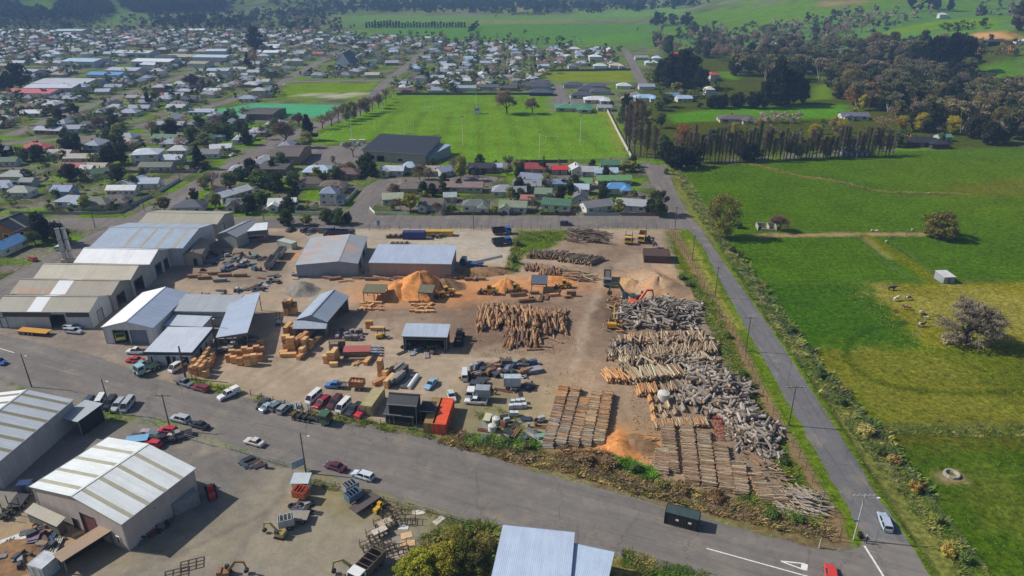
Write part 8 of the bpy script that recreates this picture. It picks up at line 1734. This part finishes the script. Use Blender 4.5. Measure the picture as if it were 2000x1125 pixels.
tufts([(1215,1090),(1300,1114),(1380,1138)], 1200, .6, DRY + GRN, 4,18); tufts([(1690,838),(1800,842),(1900,846),(2020,842)], 1500, .5, HED, 3.2,19); tufts([(1470,320),(1560,344),(1625,352),(1720,375),(1890,379)], 900, .6, DRY, 1.8,20); tufts([(905,545),(950,535),(1000,528)], 700, .7, BRM, 5,21); tufts([(1316,456),(1380,566),(1442,665),(1502,790),(1553,873),(1591,942),(1636,1011)], 700, .35, DRY, 2.5,22)
tufts([(160,815),(230,818),(260,815)], 400, .3, GRN + DRY[2:], 3,23); tufts([(1325,456),(1400,570),(1480,700),(1560,830),(1640,980)], 2200, .22,((96,124,38),(110,128,46),(88,112,36)),3.0,24); tufts([(940,800),(1000,830),(1040,860)], 500, .5, GRN + DRY[2:], 6,25)
# pasture tufts over the near paddocks
for sd_, (pts, n, hh, cols) in enumerate((([(1700,760),(2000,740)], 5200, .16,((110,118,44),(84,106,38),(130,126,56))),([(1820,980),(2060,960)], 4200, .16,((66,98,34),(80,106,38),(58,90,32))),([(1700,620),(1980,610)], 4200, .18,((124,126,52),(146,136,66),(92,112,42))),([(1540,610),(1720,620)], 3000, .16,((58,102,34),(70,110,38))))):
    tufts(pts, n, hh, cols, (38,34,36,24)[sd_], 40 + sd_, blades=3, wide=.9)
V = np.concatenate([t[0] for t in TUFT]); Cc = np.concatenate([t[1] for t in TUFT]); me = quads_mesh('rough_grass', V, attr_leaf('grass_blades', .12, .6))
at_ = me.color_attributes.new('col', 'FLOAT_COLOR', 'POINT'); at_.data.foreach_set('color', np.c_[Cc, np.ones(len(Cc))].astype(np.float32).ravel()); link(me, 'rough_grass', kind='stuff', label='rough grass and weeds on the banks and verges', cat='grass')
# bushes by hand: bank shrubs, the green thicket at the bottom of the lot
for x, y, h, wd, c, lab in ((820,1118,62,90,(150,150,52), 'bright yellow-green bush at the bottom of the lot'),(868,1108,66,80,(140,134,52), 'yellow-green bush beside the brown thicket'),(905,1100,70,70,(92,96,44), 'darker green bush nearest the blue-roofed building'),(890,1060,44,60,(132,128,62), 'pale budding bush behind the thicket'),(945,1080,60,50,(136,126,70), 'olive thicket beside the blue roof'),(790,1132,40,60,(122,130,46), 'low yellow-green bush in front of the thicket'),(925,1112,60,60,(90,90,48), 'dark shaded bush at the bottom edge')):
    p = g(x, y); q = (p.y * CP + CH * SP) / FPX; t = dup(TT['bush'][len(lab) % 2], p, rnd.uniform(0,6),(wd * q / 9.0, wd * q / 9.0, h * q * .8 / 7.6), label=lab, group='bushes at the bottom of the lot', cols={'crown': c})
for i, (x, y, h, wd, c) in enumerate(((1690,850,26,46,(140,130,80)),(1720,890,24,24,(70,78,40)),(1745,905,24,36,(120,98,60)),(1785,960,28,34,(136,108,54)),(1850,1085,34,36,(140,120,60)),(1880,1098,30,36,(70,92,46)),(1825,1020,22,30,(104,116,54)),(1600,735,20,34,(64,84,42)),(1545,650,18,26,(62,80,42)),(1445,505,18,20,(60,72,40)),(1428,492,16,20,(90,96,50)),(1440,445,20,24,(66,84,44)),(1640,790,22,30,(76,94,44)),(1300,340,14,16, EV),(1330,545,14,20, EV),(1345,560,14,20,(66,84,40)),(1420,660,14,20,(70,90,40)),(1450,735,16,24,(58,76,36)),(1500,830,18,26,(56,74,34)),(1530,905,18,28,(60,76,36)),(1505,1010,22,40,(60,84,36)),(1555,1020,20,36,(66,92,40)),(1240,920,20,34,(66,88,40)),(985,868,18,34,(70,96,42)),(1030,878,20,30,(96,96,56)),(1140,905,22,50,(112,90,72)),(1190,912,22,46,(108,86,68)),(1330,960,22,50,(118,96,70)),(1400,975,22,46,(112,84,64)),(1290,950,18,36,(116,112,66)),(805,826,20,24,(60,66,44)),(770,822,14,18, EV),(1005,515,22,18,(62,82,42)),(1010,480,16,18, EV))):
    p = g(x, y); q = (p.y * CP + CH * SP) / FPX; t = dup(TT['shrub'][i % 3], p, rnd.uniform(0,6),(wd * q / 4.4 * .85, wd * q / 4.4 * .85, h * q / 3.4 * .85), group='shrubs on the banks', cols={'crown': tuple(int(v * .9 + w_ * .35) for v, w_ in zip(c, (90,92,50)))}); auto_label(t, '%s bank shrub' % TCN(c), p)
# ------------------------------------------------------------------ bark, offcuts and stones littering the ground
LIT = []
def litter(px, n, size, cols, seed):
    r = np.random.RandomState(seed); P = W(px); lo, hi = P.min(0), P.max(0); c = r.uniform(lo, hi, (n * 3,2)); c = c[inside(P, c[:, 0], c[:, 1]) & (wnoise(c[:, 0], c[:, 1], .35) + r.uniform(-.6, .6, len(c)) > .05)][:n]; n = len(c)
    a = r.uniform(0,6.28, n); L = size * r.uniform(.4,1.6, n); w_ = L * r.uniform(.2, .6, n); u = np.stack([np.cos(a), np.sin(a)], 1) * L[:, None]; v = np.stack([-np.sin(a), np.cos(a)], 1) * w_[:, None]; z = r.uniform(.03, .08,(4, n)) + (r.rand(4, n) < .25) * L * .35
    LIT.append((np.stack([np.c_[c - u - v, z[0]], np.c_[c + u - v, z[1]], np.c_[c + u + v, z[2]], np.c_[c - u + v, z[3]]], 1).reshape(-1,3), np.repeat(np.array([lin(q) for q in cols])[r.randint(0, len(cols), n)] * r.uniform(.75,1.2,(n, 1)),4, axis=0)))
BK = ((124,100,80),(140,114,90),(156,128,102),(112,90,72),(180,148,112))
litter([(1110,560),(1200,480),(1300,520),(1200,640),(1190,780),(1260,900),(1060,880),(1060,720)], 3600, .11, BK, 1); litter([(900,590),(1110,580),(1130,690),(910,700)], 3600, .12, BK, 2); litter([(1010,450),(1200,450),(1230,540),(1010,550)], 1800, .12, BK, 3); litter([(1200,600),(1400,620),(1520,900),(1250,900)], 3000, .16, BK + ((150,144,134),),5)
litter([(870,855),(1300,940),(1630,1030),(1640,1062),(1290,985),(930,882)], 1200, .14,((206,196,170),(150,132,100),(110,90,70)),10)
me = quads_mesh('bark_litter', np.concatenate([t[0] for t in LIT]), mat('litter', attr=True, rough=.95, var=.15, sc_=2, spec=.05)); Cc = np.concatenate([t[1] for t in LIT])
at_ = me.color_attributes.new('col', 'FLOAT_COLOR', 'POINT'); at_.data.foreach_set('color', np.c_[Cc, np.ones(len(Cc))].astype(np.float32).ravel()); link(me, 'bark_litter', kind='stuff', label='bark, offcuts and stones littering the yards', cat='litter')
finish_labels()
drop_templates()
# ------------------------------------------------------------------ haze
hz = NT('haze'); hz.t.nodes.remove(hz.b); pv = hz.n('ShaderNodeVolumePrincipled'); pv.inputs['Color'].default_value = (.36, .58,1.0,1); pv.inputs['Density'].default_value = .00019; pv.inputs['Anisotropy'].default_value = 0.0
hz.l(pv.outputs[0], hz.t.nodes['Material Output'].inputs['Volume'])
MB().box(-3900,-60,-2.5,3900,4420,430).obj('haze', hz.m, kind='stuff', label='thin blue haze over the far plain and hills', cat='haze')
